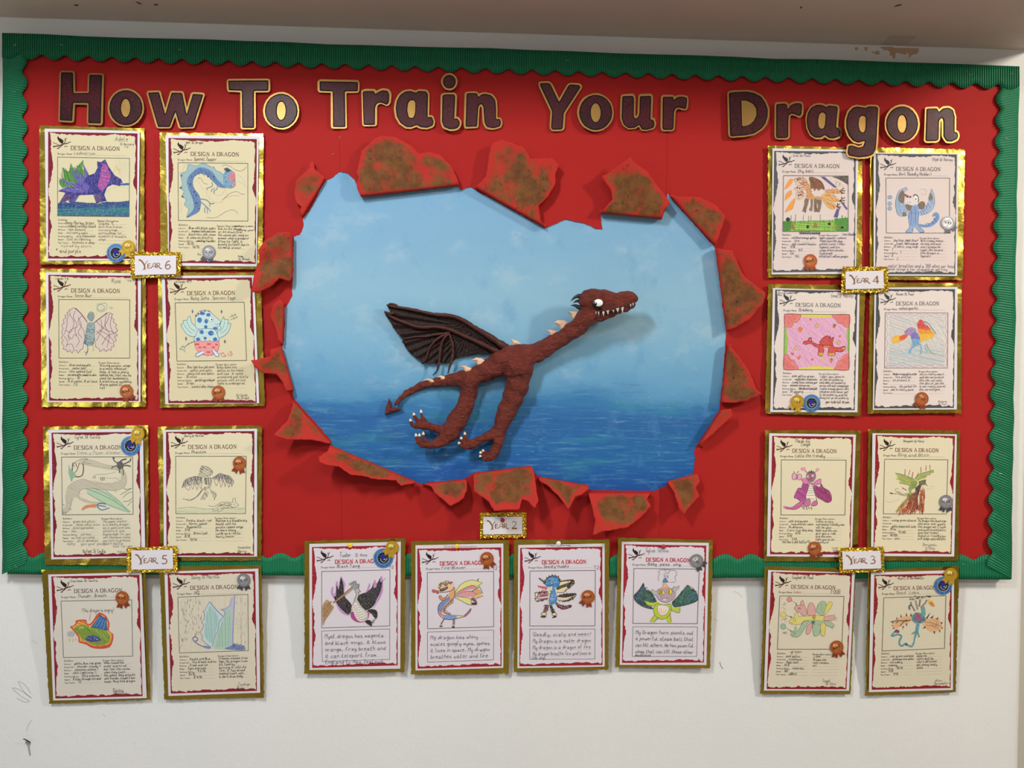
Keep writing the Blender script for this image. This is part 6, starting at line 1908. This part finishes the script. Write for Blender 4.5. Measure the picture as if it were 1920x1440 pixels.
for a in [('bronze', 237, 733.5, 15, 20, 'L3', 'on the butterfly-winged dragon sheet'), ('bronze', 409.5, 735.5, 15, 0, 'L4', 'on the hatching baby dragon sheet'), ('bronze', 449, 868.5, 12, -8, 'L6', 'on the ragged scribbled dragon sheet'),
          ('bronze', 229, 1121, -5, 8, 'L7', 'on the round green dragon sheet'), ('bronze', 1519.5, 489, 12, -5, 'R1', 'on the three-headed brown dragon sheet'), ('bronze', 1728.5, 747.5, -30, -20, 'R4', 'on the rainbow dragon sheet'),
          ('bronze', 1527.5, 1028, 25, 10, 'R5', 'on the magenta dragon sheet'), ('bronze', 1569, 1213.5, 30, 12, 'R7', 'on the pastel three-headed dragon sheet'), ('bronze', 913, 1047.5, 20, 20, 'M2', 'on the fan-winged dragon sheet'),
          ('bronze', 1102.5, 1119, 5, -18, 'M3', 'on the blue spotted spiky dragon sheet'), ('silver', 391.5, 472.5, -8, -12, 'L2', 'on the blue serpent sheet'), ('silver', 457, 1087.5, 5, 0, 'L8', 'on the rain dragon sheet'),
          ('silver', 1777, 417.5, -15, 25, 'R2', 'on the blue winged dragon sheet'), ('silver', 1774, 940.5, 0, -2, 'R6', 'on the green spiny dragon sheet'), ('silver', 1306, 1051.5, -55, 42, 'M4', 'on the green monster sheet')]:
    rosette(*a)
def blue_sticker(x, y, r, sheet_key, where):
    d, k, zt = SINFO[sheet_key]; d = d + 0.0036 + 0.0018
    e = empty('round_award_sticker', P(x, y, d, k, zt), 'round blue award sticker with dark dragon emblem %s' % where, 'sticker', 'round blue award stickers')
    slab('sticker_disc', [ell(x, y, r, r, 48)], d + 0.0002, 0.0002, SMAT['blue'], e, k, zt)
    pr = Print(d + 0.0003, k, zt)
    pr.fill(ell(x, y, r * .64, r * .64, 36), lin('c0b090')); pr.fill(ell(x, y, r * .60, r * .60, 36), lin('1e1e26'))
    def q(s): return pts(s) * r / 100 + [x, y]
    pr.fill(q('-30,-35 -5,-48 15,-40 28,-25 20,-5 30,10 12,22 0,8 -8,22 -2,38 -18,40 -32,15'), lin('28287c'))
    pr.stroke(catmull(q('-28,5 -22,28 -8,40 8,42 22,34'), 3), .8, lin('b8c4d4')); pr.stroke(q('2,18 14,8 22,20 34,16 28,28'), .8, lin('c4ccd4'))
    pr.stroke(q('30,-6 40,4 34,10 44,16'), .7, lin('a8b49a'))
    for sx, sy in ((-42, -22), (-48, 5), (-40, 25), (10, -54), (38, -30)): pr.fill(ell(x + sx * r / 100, y + sy * r / 100, .5, .5, 6), lin('a8a090'))
    for i in range(22):
        if i in (9, 13): continue
        a = math.radians(205 - i * 9.5); c_, s_ = math.cos(a), math.sin(a); o = np.array([x + r * .74 * c_, y + r * .74 * s_]); rad = np.array([c_, s_]); tan = np.array([-s_, c_])
        pr.stroke([o - tan * .6, o + rad * r * .15 - tan * .6], 0.55, lin('1f3f7a'), False)
        if i % 3: pr.stroke([o + rad * r * (.07 if i % 2 else .14) - tan * .6, o + rad * r * (.07 if i % 2 else .14) + tan * .5], 0.5, lin('1f3f7a'), False)
        if i % 2: pr.stroke([o + tan * .6, o + rad * r * .15 + tan * .6], 0.5, lin('1f3f7a'), False)
    pr.build('printed_face', M_PRINT, e)
for a in [(217.5, 474.5, 17.6, 'L1', 'on the purple spiky dragon sheet'), (244.5, 836, 18, 'L5', 'on the grey serpent sheet'), (1521.8, 756, 16.5, 'R3', 'on the strawberry dragon sheet'), (1768.5, 1098.2, 16.8, 'R8', 'on the orange-winged dragon sheet'), (718.6, 1046.4, 18.2, 'M1', 'on the black and magenta dragon sheet')]:
    blue_sticker(*a)
for a in [('gold', 240.8, 463, 12, -28, 'L1', 'overlapping the blue sticker on the purple spiky dragon sheet'), ('gold', 258.5, 813.8, 18, -22, 'L5', 'overlapping the blue sticker on the grey serpent sheet'), ('gold', 1495.5, 752.8, -18, -22, 'R3', 'overlapping the blue sticker on the strawberry dragon sheet'),
          ('gold', 1782.8, 1077, 12, -20, 'R8', 'overlapping the blue sticker on the orange-winged dragon sheet'), ('gold', 735.5, 1026.5, 35, -32, 'M1', 'overlapping the blue sticker on the black and magenta dragon sheet')]:
    rosette(*a, r=12.4, extra=0.0008)

# ================================================================ year cards
YEAR = [('T', '.095,.215 .15,.26 .19,.37 .225,.51 .23,.60 .225,.71'), ('t', '.31,.27 .27,.35 .23,.49'), ('t', '.18,.735 .22,.71 .26,.71'), ('m', '.305,.44 .305,.655'), ('t', '.30,.435 .375,.43'), ('t', '.305,.535 .36,.53'), ('t', '.295,.66 .37,.645 .385,.60'),
        ('t', '.385,.665 .41,.58 .44,.42 .49,.41'), ('m', '.488,.41 .488,.655'), ('t', '.415,.565 .488,.565'), ('m', '.525,.425 .525,.655'), ('t', '.515,.415 .57,.405 .595,.46 .57,.53 .53,.545'), ('m', '.555,.545 .60,.665 .645,.69')]
DIG = {'2': ['t.73,.35 .76,.285 .81,.29 .835,.37 .81,.50 .735,.66', 'T.725,.67 .79,.67 .855,.69', 't.855,.69 .865,.64'], '3': ['t.735,.33 .79,.28 .84,.35 .83,.44 .78,.495', 'm.78,.495 .84,.53 .85,.62 .81,.70 .73,.70'],
       '4': ['m.835,.29 .72,.60 .875,.60', 'T.83,.29 .83,.71'], '5': ['m.85,.29 .76,.29', 'm.76,.29 .75,.46', 'm.75,.46 .81,.46 .85,.55 .84,.66 .79,.72 .73,.70'], '6': ['m.84,.29 .77,.35 .735,.53 .74,.66 .79,.72 .845,.64 .84,.53 .80,.48 .75,.55']}
def card(n, cr, foil, paper, d, where):
    foil, paper = cr(pts(foil)), cr(pts(paper))
    k = RNG.uniform(0, .02); zt = float(P(*foil[0])[2])
    e = empty('year_card', P(*paper.mean(0), d, k, zt), 'white Year %s card on crumpled gold foil, %s' % (n, where), 'card', 'year cards')
    mp = quad_map(foil); nu, nv = 44, 26
    u, v = np.meshgrid(np.linspace(0, 1, nu), np.linspace(0, 1, nv)); uv = np.stack([u.ravel(), v.ravel()], 1)
    xy = mp(uv); ed = np.minimum(np.minimum(uv[:, 0] * 2, 2 - uv[:, 0] * 2), np.minimum(uv[:, 1], 1 - uv[:, 1]))
    xy = xy + RNG.normal(0, .35, xy.shape)
    h = np.where(ed < .2, RNG.normal(0, 1, len(uv)) * 0.0011, -0.0006)
    w = P(xy[:, 0], xy[:, 1], d + np.clip(h, -.002, .0024), k, zt)
    f = [(j * nu + i, (j + 1) * nu + i, (j + 1) * nu + i + 1, j * nu + i + 1) for j in range(nv - 1) for i in range(nu - 1)]
    link('crumpled_foil', w, f, M_FOIL2, e)
    pp = slab('white_card', [paper], d + .0028, .0008, M_WHITEPAPER, e, k, zt)
    pm = quad_map(paper); pr = Print(d + .0030, k, zt); c = lin('86603a')
    for kind, s in YEAR + [(g[0], g[1:]) for g in DIG[n]]:
        q = pm(pts(s)); pr.stroke(catmull(q, 4) if len(q) > 2 and not (n == '4' and kind == 'm' and '.72,.60' in s) else q, {'T': 3.0, 'm': 2.0, 't': 1.25}[kind] * 0.95, c)
    pr.build('printed_lettering', M_PRINT, pp)
YD = 0.0405
card('6', crop(180, 440, 8.727), '562,285 1385,283 1385,690 570,718', '632,342 1310,340 1312,645 636,662', YD, 'amid the four upper left sheets')
card('5', crop(230, 1020, 14.77), '108,105 1508,55 1515,790 122,785', '238,182 1390,163 1395,690 243,712', YD, 'amid the four lower left sheets')
card('4', crop(1550, 470, 12.8), '375,385 1465,383 1485,995 342,1020', '455,497 1365,480 1375,905 455,925', YD, 'amid the four upper right sheets')
card('3', crop(1550, 1010, 12.8), '287,222 1365,195 1390,795 308,832', '372,310 1290,290 1305,715 395,740', YD, 'amid the four lower right sheets')
card('2', crop(880, 930, 13.714), '268,428 1465,420 1470,1085 275,1095', '355,535 1360,535 1365,975 355,990', 0.027, 'under the torn flaps')

# ================================================================ push pins
def pin(x, y, d, col, label, r=4.3, k=0.0, zt=0.0):
    m = simple('pin_plastic_' + col, col, 0.35, coat=0.3)
    o = P(x, y, d, k, zt); prof = [(r * .62, 0), (r * .62, .0012), (r, .0016), (r, .0030), (r * .85, .0036), (0.001, .0038)]
    n = 20; v, f = [], []
    for rr, h in prof:
        for j in range(n):
            a = 2 * math.pi * j / n; v.append(o + np.array([rr * MM * math.cos(a), -h, rr * MM * math.sin(a)]))
    for i in range(len(prof) - 1):
        for j in range(n): f.append((i * n + j, i * n + (j + 1) % n, (i + 1) * n + (j + 1) % n, (i + 1) * n + j))
    tag(link('push_pin', v, f, m, smooth=True, loc=o), label, 'push pin', 'push pins')
for x, y, c, l, key in [(656.8, 1022.3, 'eec22a', 'yellow push pin at the top of the black and magenta dragon sheet', 'M1'), (856.5, 1024, 'eec22a', 'yellow push pin at the top of the fan-winged dragon sheet', 'M2'), (1047, 1018.5, 'e2dcd6', 'white push pin at the top of the blue spotted spiky dragon sheet', 'M3'), (1243.5, 1024.5, 'a8282e', 'red push pin at the top of the green monster sheet', 'M4')]:
    d, k, zt = SINFO[key]; pin(x, y, d + .0040, c, l, 4.3, k, zt)
pin(942.3, 975, .0305, 'b02030', 'red push pin through the Year 2 card', 4.1)

# ---- bent nail low on the wall
v, f = tube([P(56, 1392, -.004), P(55, 1391, .006), P(50, 1388, .010), P(45, 1385.5, .011), P(43, 1386, .011)], [.0011, .0012, .0012, .0011, .0007], 7)
tag(link('bent_nail', v, f, simple('black_iron', '1c1c1e', 0.5, 0.6)), 'bent black nail sticking out low in the white wall', 'nail')

# ================================================================ papier-mache dragon
CD = crop(700, 520, 3.5556)
SURF = 0.0206
def W3(x, y, dep):
    q = CD([[x, y]])[0]; return P(q[0], q[1], dep)
RS = MM / 3.5556                     # metres per crop pixel
# chains of (x, y, radius in crop px, depth of the axis above the sheet in metres or None = lying on it)
CH = [
 [(135, 868, 9, .012), (160, 830, 13, .011), (190, 797, 15, .010), (225, 772, 17, None), (260, 755, 20, None), (320, 722, 25, None), (370, 706, 24, None), (420, 697, 27, None), (520, 682, 36, None), (600, 680, 55, None), (680, 654, 60, None), (760, 620, 68, None), (850, 574, 82, None), (920, 535, 80, None), (1000, 518, 76, None), (1080, 505, 64, None), (1155, 465, 57, .026), (1240, 418, 53, .034), (1318, 366, 52, .044), (1380, 312, 56, .052), (1432, 248, 70, .058)],
 [(905, 560, 88, None), (960, 600, 96, None), (985, 560, 90, None)],
 [(1440, 160, 70, .062), (1470, 158, 76, .064), (1540, 166, 80, .065), (1610, 172, 68, .066), (1665, 158, 58, .066), (1706, 147, 48, .066)],
 [(1440, 235, 62, .060), (1520, 246, 50, .060), (1600, 222, 42, .061), (1670, 196, 37, .062), (1716, 176, 30, .062)],
 [(640, 690, 72, None), (640, 760, 55, None), (625, 830, 54, None), (590, 905, 58, None), (550, 970, 62, None), (510, 1030, 62, .024), (478, 1062, 46, .026)],
 [(490, 1030, 40, .026), (430, 1013, 26, .030), (370, 995, 24, .036), (320, 990, 26, .040), (285, 990, 20, .042)],
 [(285, 990, 18, .042), (262, 985, 14, .045), (252, 968, 11, .047), (249, 955, 8, .048)], [(325, 985, 18, .040), (295, 955, 15, .043), (280, 940, 12, .045), (272, 915, 8, .046)], [(365, 985, 18, .038), (335, 950, 15, .040), (322, 918, 11, .042), (319, 898, 8, .043)],
 [(470, 1075, 46, .026), (420, 1115, 30, .032), (370, 1125, 27, .038), (325, 1118, 26, .042)],
 [(325, 1118, 20, .042), (295, 1100, 15, .045), (287, 1075, 12, .047), (285, 1056, 8, .048)], [(340, 1112, 18, .044), (315, 1090, 14, .047), (310, 1072, 11, .048), (308, 1055, 8, .049)], [(360, 1112, 18, .043), (342, 1085, 13, .046), (335, 1066, 10, .047), (334, 1046, 7, .048)],
 [(975, 590, 92, None), (970, 660, 80, None), (958, 730, 77, None), (932, 800, 70, None), (898, 870, 63, None), (864, 950, 54, .020), (845, 1010, 46, .021), (840, 1060, 38, .022), (832, 1100, 34, .024), (805, 1165, 30, .027), (775, 1205, 28, .030), (750, 1220, 24, .032)],
 [(820, 1030, 44, .021), (760, 1062, 34, .024), (700, 1088, 30, .028), (655, 1115, 32, .032), (615, 1128, 26, .036)],
 [(612, 1130, 20, .036), (590, 1125, 14, .039), (580, 1118, 11, .041), (574, 1106, 8, .042)], [(620, 1120, 18, .037), (598, 1098, 13, .040), (590, 1090, 11, .041), (587, 1075, 7, .042)], [(640, 1105, 18, .036), (620, 1080, 13, .038), (614, 1062, 10, .039), (611, 1045, 7, .040)],
 [(745, 1218, 20, .034), (728, 1212, 12, .037), (720, 1200, 9, .038), (714, 1194, 7, .039)], [(750, 1205, 18, .034), (728, 1190, 12, .037), (722, 1180, 9, .038), (716, 1170, 7, .039)], [(765, 1195, 18, .032), (742, 1175, 12, .035), (736, 1166, 9, .036), (732, 1156, 7, .037)],
]
def round_cones():
    out = []
    for ch in CH:
        pr_ = None
        for x, y, r, dp in ch:
            rm = r * RS
            dep = SURF + (rm * 0.82 if dp is None else dp)
            p = W3(x, y, dep)
            if pr_ is not None: out.append((pr_[0], p, pr_[1], rm))
            pr_ = (p, rm)
    return out
def sculpt(cones, h=0.0024, sm=0.006):
    lo = np.min([np.minimum(a, b) - max(r, s) for a, b, r, s in cones], 0) - .012; hi = np.max([np.maximum(a, b) + max(r, s) for a, b, r, s in cones], 0) + .012
    n = np.ceil((hi - lo) / h).astype(int) + 1
    D = np.full(n, 0.02)
    ax = [lo[i] + h * np.arange(n[i]) for i in range(3)]
    for a, b, r, s in cones:
        m = max(r, s) + .016
        i0 = np.maximum(0, ((np.minimum(a, b) - m - lo) / h).astype(int)); i1 = np.minimum(n, ((np.maximum(a, b) + m - lo) / h).astype(int) + 2)
        X, Y, Z = np.meshgrid(*[ax[i][i0[i]:i1[i]] for i in range(3)], indexing='ij')
        p = np.stack([X, Y, Z], -1); ab = b - a; t = np.clip(((p - a) @ ab) / (ab @ ab + 1e-12), 0, 1)
        d = np.linalg.norm(p - (a + t[..., None] * ab), axis=-1) - (r + (s - r) * t)
        sl = tuple(slice(i0[i], i1[i]) for i in range(3)); o = D[sl]
        k = np.clip(0.5 + 0.5 * (o - d) / sm, 0, 1)
        D[sl] = o * (1 - k) + d * k - sm * 0.35 * k * (1 - k)
    X, Y, Z = np.meshgrid(*ax, indexing='ij')
    rng = np.random.default_rng(3)
    w = 0
    for sc, am in ((80, .0011), (190, .0010), (420, .0006)):
        for _ in range(4):
            kx = rng.normal(0, 1, 3); kx *= sc / np.linalg.norm(kx); w = w + am * .6 * np.sin(kx[0] * X + kx[1] * Y + kx[2] * Z + rng.uniform(0, 6))
    D = D + w
    D = np.maximum(D, Y + SURF + 0.0004)          # flat back resting on the painting
    # surface nets
    s = D < 0
    cs = s[:-1, :-1, :-1].astype(int)
    cnt = sum(s[i:n[0] - 1 + i, j:n[1] - 1 + j, k:n[2] - 1 + k].astype(int) for i in (0, 1) for j in (0, 1) for k in (0, 1))
    act = (cnt > 0) & (cnt < 8)
    idx = -np.ones(act.shape, int); cells = np.argwhere(act); idx[tuple(cells.T)] = np.arange(len(cells))
    acc = np.zeros((len(cells), 3)); num = np.zeros(len(cells))
    cor = [(i, j, k) for i in (0, 1) for j in (0, 1) for k in (0, 1)]
    for a in range(8):
        for b in range(a + 1, 8):
            ca, cb = np.array(cor[a]), np.array(cor[b])
            if np.abs(ca - cb).sum() != 1: continue
            da = D[tuple((cells + ca).T)]; db = D[tuple((cells + cb).T)]
            x = (da < 0) != (db < 0); t = np.where(x, da / np.where(x, da - db, 1), 0)
            acc += np.where(x[:, None], ca + t[:, None] * (cb - ca), 0); num += x
    V = lo + h * (cells + acc / num[:, None])
    F = []
    for axn in range(3):
        u, v_ = [(1, 2), (2, 0), (0, 1)][axn]
        sl0 = [slice(0, n[i] - 1) for i in range(3)]; sl1 = list(sl0); sl1[axn] = slice(1, n[axn])
        A, B = s[tuple(sl0)], s[tuple(sl1)]
        e = np.argwhere(A != B); e = e[(e[:, u] > 0) & (e[:, v_] > 0)]
        du = np.zeros(3, int); du[u] = 1; dv = np.zeros(3, int); dv[v_] = 1
        q = np.stack([idx[tuple((e - du - dv).T)], idx[tuple((e - dv).T)], idx[tuple(e.T)], idx[tuple((e - du).T)]], 1)
        flip = ~A[tuple(e.T)]
        q[flip] = q[flip][:, ::-1]
        F.append(q[(q >= 0).all(1)])
    return V, np.vstack(F)
def dragon_skin():
    s = NT('painted_papier_mache'); s.pr(0.55, 0, 0.35)
    n = s.noise(60, 5, 0.65); n2 = s.noise(14, 3)
    c = s.mix(n, lin('541d17'), lin('9a4230')); c = s.mix(s.math('MULTIPLY', n2, 0.35), c, lin('521d19'))
    c = s.mix(s.math('MULTIPLY', s.smooth(s.noise(300, 3), .66, .75), .5), c, lin('9a6a60'))
    s.base(c)
    h = s.math('ADD', s.noise(150, 6, 0.7, None, 0.6), s.math('MULTIPLY', s.noise(60, 4, 0.6, s.pos((1, 1, 2.2), (0, 0.5, 0)), 0.8), 1.6))
    s.bump(h, 1.0, 0.006)
    return s.m
M_SKIN = dragon_skin()
V, F = sculpt(round_cones())
DR = empty('dragon_sculpture', W3(960, 600, SURF), 'reddish-brown papier-mache dragon flying across the painted sea', 'sculpture')
link('body', V, F, M_SKIN, DR, smooth=True)
# wing
M_MEMB = simple('wing_membrane_paint', '24130f', 0.6, var=0.45, vscale=45, spec=0.25, bump=0.8, bscale=110, bdist=0.003)
M_BONE = simple('wing_bone_paint', '44201a', 0.55, var=0.35, spec=0.3, vscale=50, bump=0.6, bscale=130, bdist=0.002)
wo = CD(pts('90,188 160,190 260,216 400,246 520,258 600,288 680,338 780,398 880,448 890,485 850,505 800,522 770,508 740,514 700,505 640,520 590,522 545,540 535,560 510,552 490,572 465,570 440,560 425,575 400,566 380,575 355,568 325,578 318,555 290,540 262,518 250,508 232,488 215,470 208,450 190,430 198,412 175,385 160,378 152,355 130,335 122,312 100,282 80,250 72,225 105,232 130,250 112,228'))
lo, hi = wo.min(0), wo.max(0); gx, gy = np.meshgrid(np.arange(lo[0], hi[0], 2.0), np.arange(lo[1], hi[1], 2.0)); g = np.stack([gx.ravel(), gy.ravel()], 1); g = g[inside(g, wo)]
wv, wf = triangulate([wo], g)
rc = (wv - CD([[640, 330]])[0]); ang = np.arctan2(rc[:, 1], rc[:, 0]); rad = np.hypot(rc[:, 0], rc[:, 1])
top_d = np.min([seg_dist(wv, a, b) for a, b in zip(CD(pts('90,188 260,215 400,246 520,258 640,312 780,398')), CD(pts('260,215 400,246 520,258 640,312 780,398 890,470')))], 0)
hh = .012 + .0022 * np.sin(ang * 46) * np.clip(rad / 30, 0, 1) + .0012 * np.sin(wv[:, 0] * 1.3 + wv[:, 1] * .6) + .006 * np.exp(-top_d / 8)
wt = P(wv[:, 0], wv[:, 1], SURF + hh)
nW = len(wt)
from collections import Counter
cn = Counter((int(a), int(b)) for t in wf for a, b in ((t[0], t[1]), (t[1], t[2]), (t[2], t[0])))
side = [(b, a, a + nW, b + nW) for (a, b) in cn if (b, a) not in cn]
link('wing_membrane', np.vstack([wt, wt + [0, .0045, 0]]), [list(t) for t in wf] + [list(t[::-1] + nW) for t in wf] + side, M_MEMB, DR, smooth=True)
def crop_tube(name, path, radii, dep, mat, parent, n=8, jit=0.0):
    p = np.array(path, float); d = np.interp(np.arange(len(p)), np.linspace(0, len(p) - 1, len(dep)), dep); r = np.interp(np.arange(len(p)), np.linspace(0, len(p) - 1, len(radii)), radii)
    q = catmull(np.column_stack([p, d, r]), 5)
    w = np.array([W3(a[0], a[1], SURF + a[2]) for a in q])
    rr = np.maximum(q[:, 3] * RS, .0004) * (1 + RNG.normal(0, jit, len(q)))
    v, f = tube(w, rr, n)
    return link(name, v, f, mat, parent, smooth=True)
for path, rad_, dep in [
    ('88,184 120,192 260,216 400,246 520,258 600,288 680,338 780,398 850,445 905,480', [5, 13, 14, 15, 17, 20, 26, 32], [.018, .020, .024]),
    ('72,228 95,248 150,278 220,305 280,326 340,334 400,330 460,336 520,352 600,388 700,432 800,482 850,500', [4, 13, 14, 14, 16, 18, 20], [.016, .020, .020, .022]),
    ('198,412 250,402 300,396 350,394 400,384 450,378 510,368', [5, 8, 10], [.015, .018]),
    ('500,372 440,402 400,436 375,470 358,520 345,552 320,577', [9, 9, 8, 4], [.020, .016, .016]),
    ('502,375 470,410 452,450 445,500 440,550 432,600 420,630 396,654', [10, 9, 10, 9, 4], [.021, .018, .020]),
    ('506,378 520,420 530,460 530,510 520,560 508,600 498,640', [11, 10, 11, 10, 5], [.021, .019, .020])]:
    crop_tube('wing_bone', pts(path), [q * .85 for q in rad_], dep, M_BONE, DR, 9, 0.09)
# wing-tip claws
for path in ('100,190 108,178 135,180 160,190', '74,226 90,236 120,246', '110,232 125,240 140,240'):
    crop_tube('wing_claw', pts(path), [3, 8, 8], [.020], M_BONE, DR, 7)
# tail arrowhead
def block(name, outline, d, th, mat, parent, puff=0.0):
    o = CD(pts(outline)); lo, hi = o.min(0), o.max(0)
    gx, gy = np.meshgrid(np.arange(lo[0], hi[0], 1.2), np.arange(lo[1], hi[1], 1.2)); g = np.stack([gx.ravel(), gy.ravel()], 1); g = g[inside(g, o)]
    if len(g): g = g[np.min([seg_dist(g, o[i], o[(i + 1) % len(o)]) for i in range(len(o))], 0) > .4]
    fn = lambda v: puff * np.sqrt(np.clip(np.min([seg_dist(v, o[i], o[(i + 1) % len(o)]) for i in range(len(o))], 0) / 4, 0, 1))
    return slab(name, [o], d, th, mat, parent, extra=g if len(g) else None, dfun=fn)
block('tail_arrowhead', '104,804 116,848 116,872 140,868 196,878 150,892 105,905 77,919 80,880', SURF + .010, .006, M_SKIN, DR, .004)
# back spikes
M_SPIKE = simple('pale_spike_paint', 'dfb490', 0.6, var=0.15, vscale=80, bump=0.5, bscale=150, bdist=.002)
for s_, d in [('1298,227 1335,226 1372,232 1380,262 1345,292 1328,270 1320,248', .048), ('1203,302 1232,284 1280,288 1305,312 1298,338 1256,352 1244,326 1222,312', .038), ('1156,352 1190,350 1237,362 1222,382 1186,394 1174,368', .030), ('911,409 940,418 962,424 986,448 934,450 926,428', .034),
              ('653,552 685,534 720,540 748,556 722,590 695,586 688,560', .030), ('578,592 610,588 656,606 650,630 614,638 602,606', .026), ('423,664 455,654 484,664 490,685 455,690 446,670', .018), ('333,687 362,674 396,682 412,700 385,704 366,690', .016)]:
    block('back_spike', s_, SURF + d, .005, M_SPIKE, DR, .004)
# horns
M_HORN = simple('black_horn_paint', '1c1a1c', 0.45, bump=0.5, bscale=130, bdist=.002)
for p_, r_ in (('1398,128 1370,124 1340,136 1318,158', [16, 13, 8, 2]), ('1398,165 1370,158 1350,160 1334,170', [14, 10, 7, 2]), ('1400,210 1370,200 1345,188 1317,187', [18, 14, 9, 2])):
    crop_tube('horn', pts(p_), r_, [.060, .062], M_HORN, DR, 8)
# claws on every toe
M_CLAW = simple('cream_claw_paint', 'd9c8a8', 0.5, bump=0.3, bscale=150)
for p_, d in [('250,960 247,951 245,941', .048), ('273,920 270,911 267,901', .046), ('319,903 318,892 317,880', .043), ('285,1060 284,1050 284,1039', .048), ('308,1060 307,1050 308,1039', .049), ('334,1050 333,1040 334,1028', .048), ('575,1110 571,1103 569,1095', .042), ('587,1079 586,1071 585,1061', .042), ('611,1049 610,1040 609,1029', .040), ('715,1197 712,1190 711,1183', .039), ('717,1174 714,1166 713,1158', .039), ('733,1160 731,1153 730,1146', .037)]:
    crop_tube('claw', pts(p_), [9.5, 8.5, 1.5], [d], M_CLAW, DR, 8)
# head front surface depth near x,y
def head_front(x, y):
    best = 0
    for ci in (2, 3, 0):
        ch = CH[ci]
        for (x0, y0, r0, d0), (x1, y1, r1, d1) in zip(ch[:-1], ch[1:]):
            if d0 is None or d1 is None: continue
            ab = np.array([x1 - x0, y1 - y0]); t = np.clip(((x - x0) * ab[0] + (y - y0) * ab[1]) / (ab @ ab), 0, 1)
            rr = r0 + (r1 - r0) * t; q = (x - x0 - t * ab[0]) ** 2 + (y - y0 - t * ab[1]) ** 2
            if q < rr * rr: best = max(best, d0 + (d1 - d0) * t + math.sqrt(rr * rr - q) * RS)
    return best if best else .07
# eye
EYE_BASE = head_front(1496, 171)
def disc(name, cx, cy, rx, ry, lift, bulge, mat):
    n, rings = 28, 5; v, f = [], []
    base = (EYE_BASE if cx < 1600 else head_front(cx, cy)) + lift
    for i in range(rings + 1):
        s = i / rings
        for j in range(n):
            a = 2 * math.pi * j / n; v.append(W3(cx + rx * s * math.cos(a), cy + ry * s * math.sin(a), SURF + base + bulge * (1 - s * s)))
    for i in range(rings):
        for j in range(n): f.append((i * n + j, (i + 1) * n + j, (i + 1) * n + (j + 1) % n, i * n + (j + 1) % n))
    m = len(v)
    for j in range(n): v.append(v[rings * n + j] + np.array([0, .008, 0]))
    for j in range(n): f.append((rings * n + j, m + j, m + (j + 1) % n, rings * n + (j + 1) % n))
    o = link(name, v, f, mat, DR, smooth=True)
    return o
M_EYEBLACK = simple('black_eye_paint', '141214', 0.35)
M_EYEWHITE = simple('white_eye_paint', 'e8e6e4', 0.4)
disc('eye_rim', 1496, 171, 37, 30, .0005, .002, M_EYEBLACK)
disc('eyeball', 1500, 170, 31, 25, .0012, .0028, M_EYEWHITE)
disc('pupil', 1478, 175, 14, 13, .0036, .0012, M_EYEBLACK)
disc('eye_glint', 1482, 170, 4.5, 4, .0050, .0003, M_EYEWHITE)
disc('nostril', 1717, 132, 9, 11, -.0010, .0005, M_EYEBLACK)
# mouth line and teeth
ml = pts('1478,226 1510,222 1550,228 1600,218 1650,200 1700,182 1735,166 1751,158')
q = catmull(ml, 4); wl = np.array([W3(a[0], a[1], SURF + head_front(a[0], a[1]) + .0003) for a in q])
v, f = tube(wl, [.0016] * len(wl), 6); link('mouth_line', v, f, M_HORN, DR, smooth=True)
M_TOOTH = simple('white_tooth_paint', 'dcd6cc', 0.45)
for x, y, w, h in [(1484, 228, 11, 22), (1502, 228, 14, 30), (1534, 228, 20, 32), (1563, 224, 20, 26), (1600, 218, 16, 18), (1628, 208, 24, 26), (1660, 200, 22, 40), (1714, 178, 16, 22), (1730, 172, 14, 20), (1746, 163, 10, 20)]:
    b = SURF + head_front(x, y) + .0004
    vv = [W3(x - w / 2, y, b), W3(x + w / 2, y - w * .3, b), W3(x + 2, y + h, b + .001), W3(x, y + 2, b + .004), W3(x - w / 2, y, b - .004), W3(x + w / 2, y - w * .3, b - .004), W3(x + 2, y + h, b - .002)]
    link('tooth', vv, [(0, 2, 3), (2, 1, 3), (1, 0, 3), (0, 4, 6, 2), (2, 6, 5, 1), (1, 5, 4, 0)], M_TOOTH, DR)
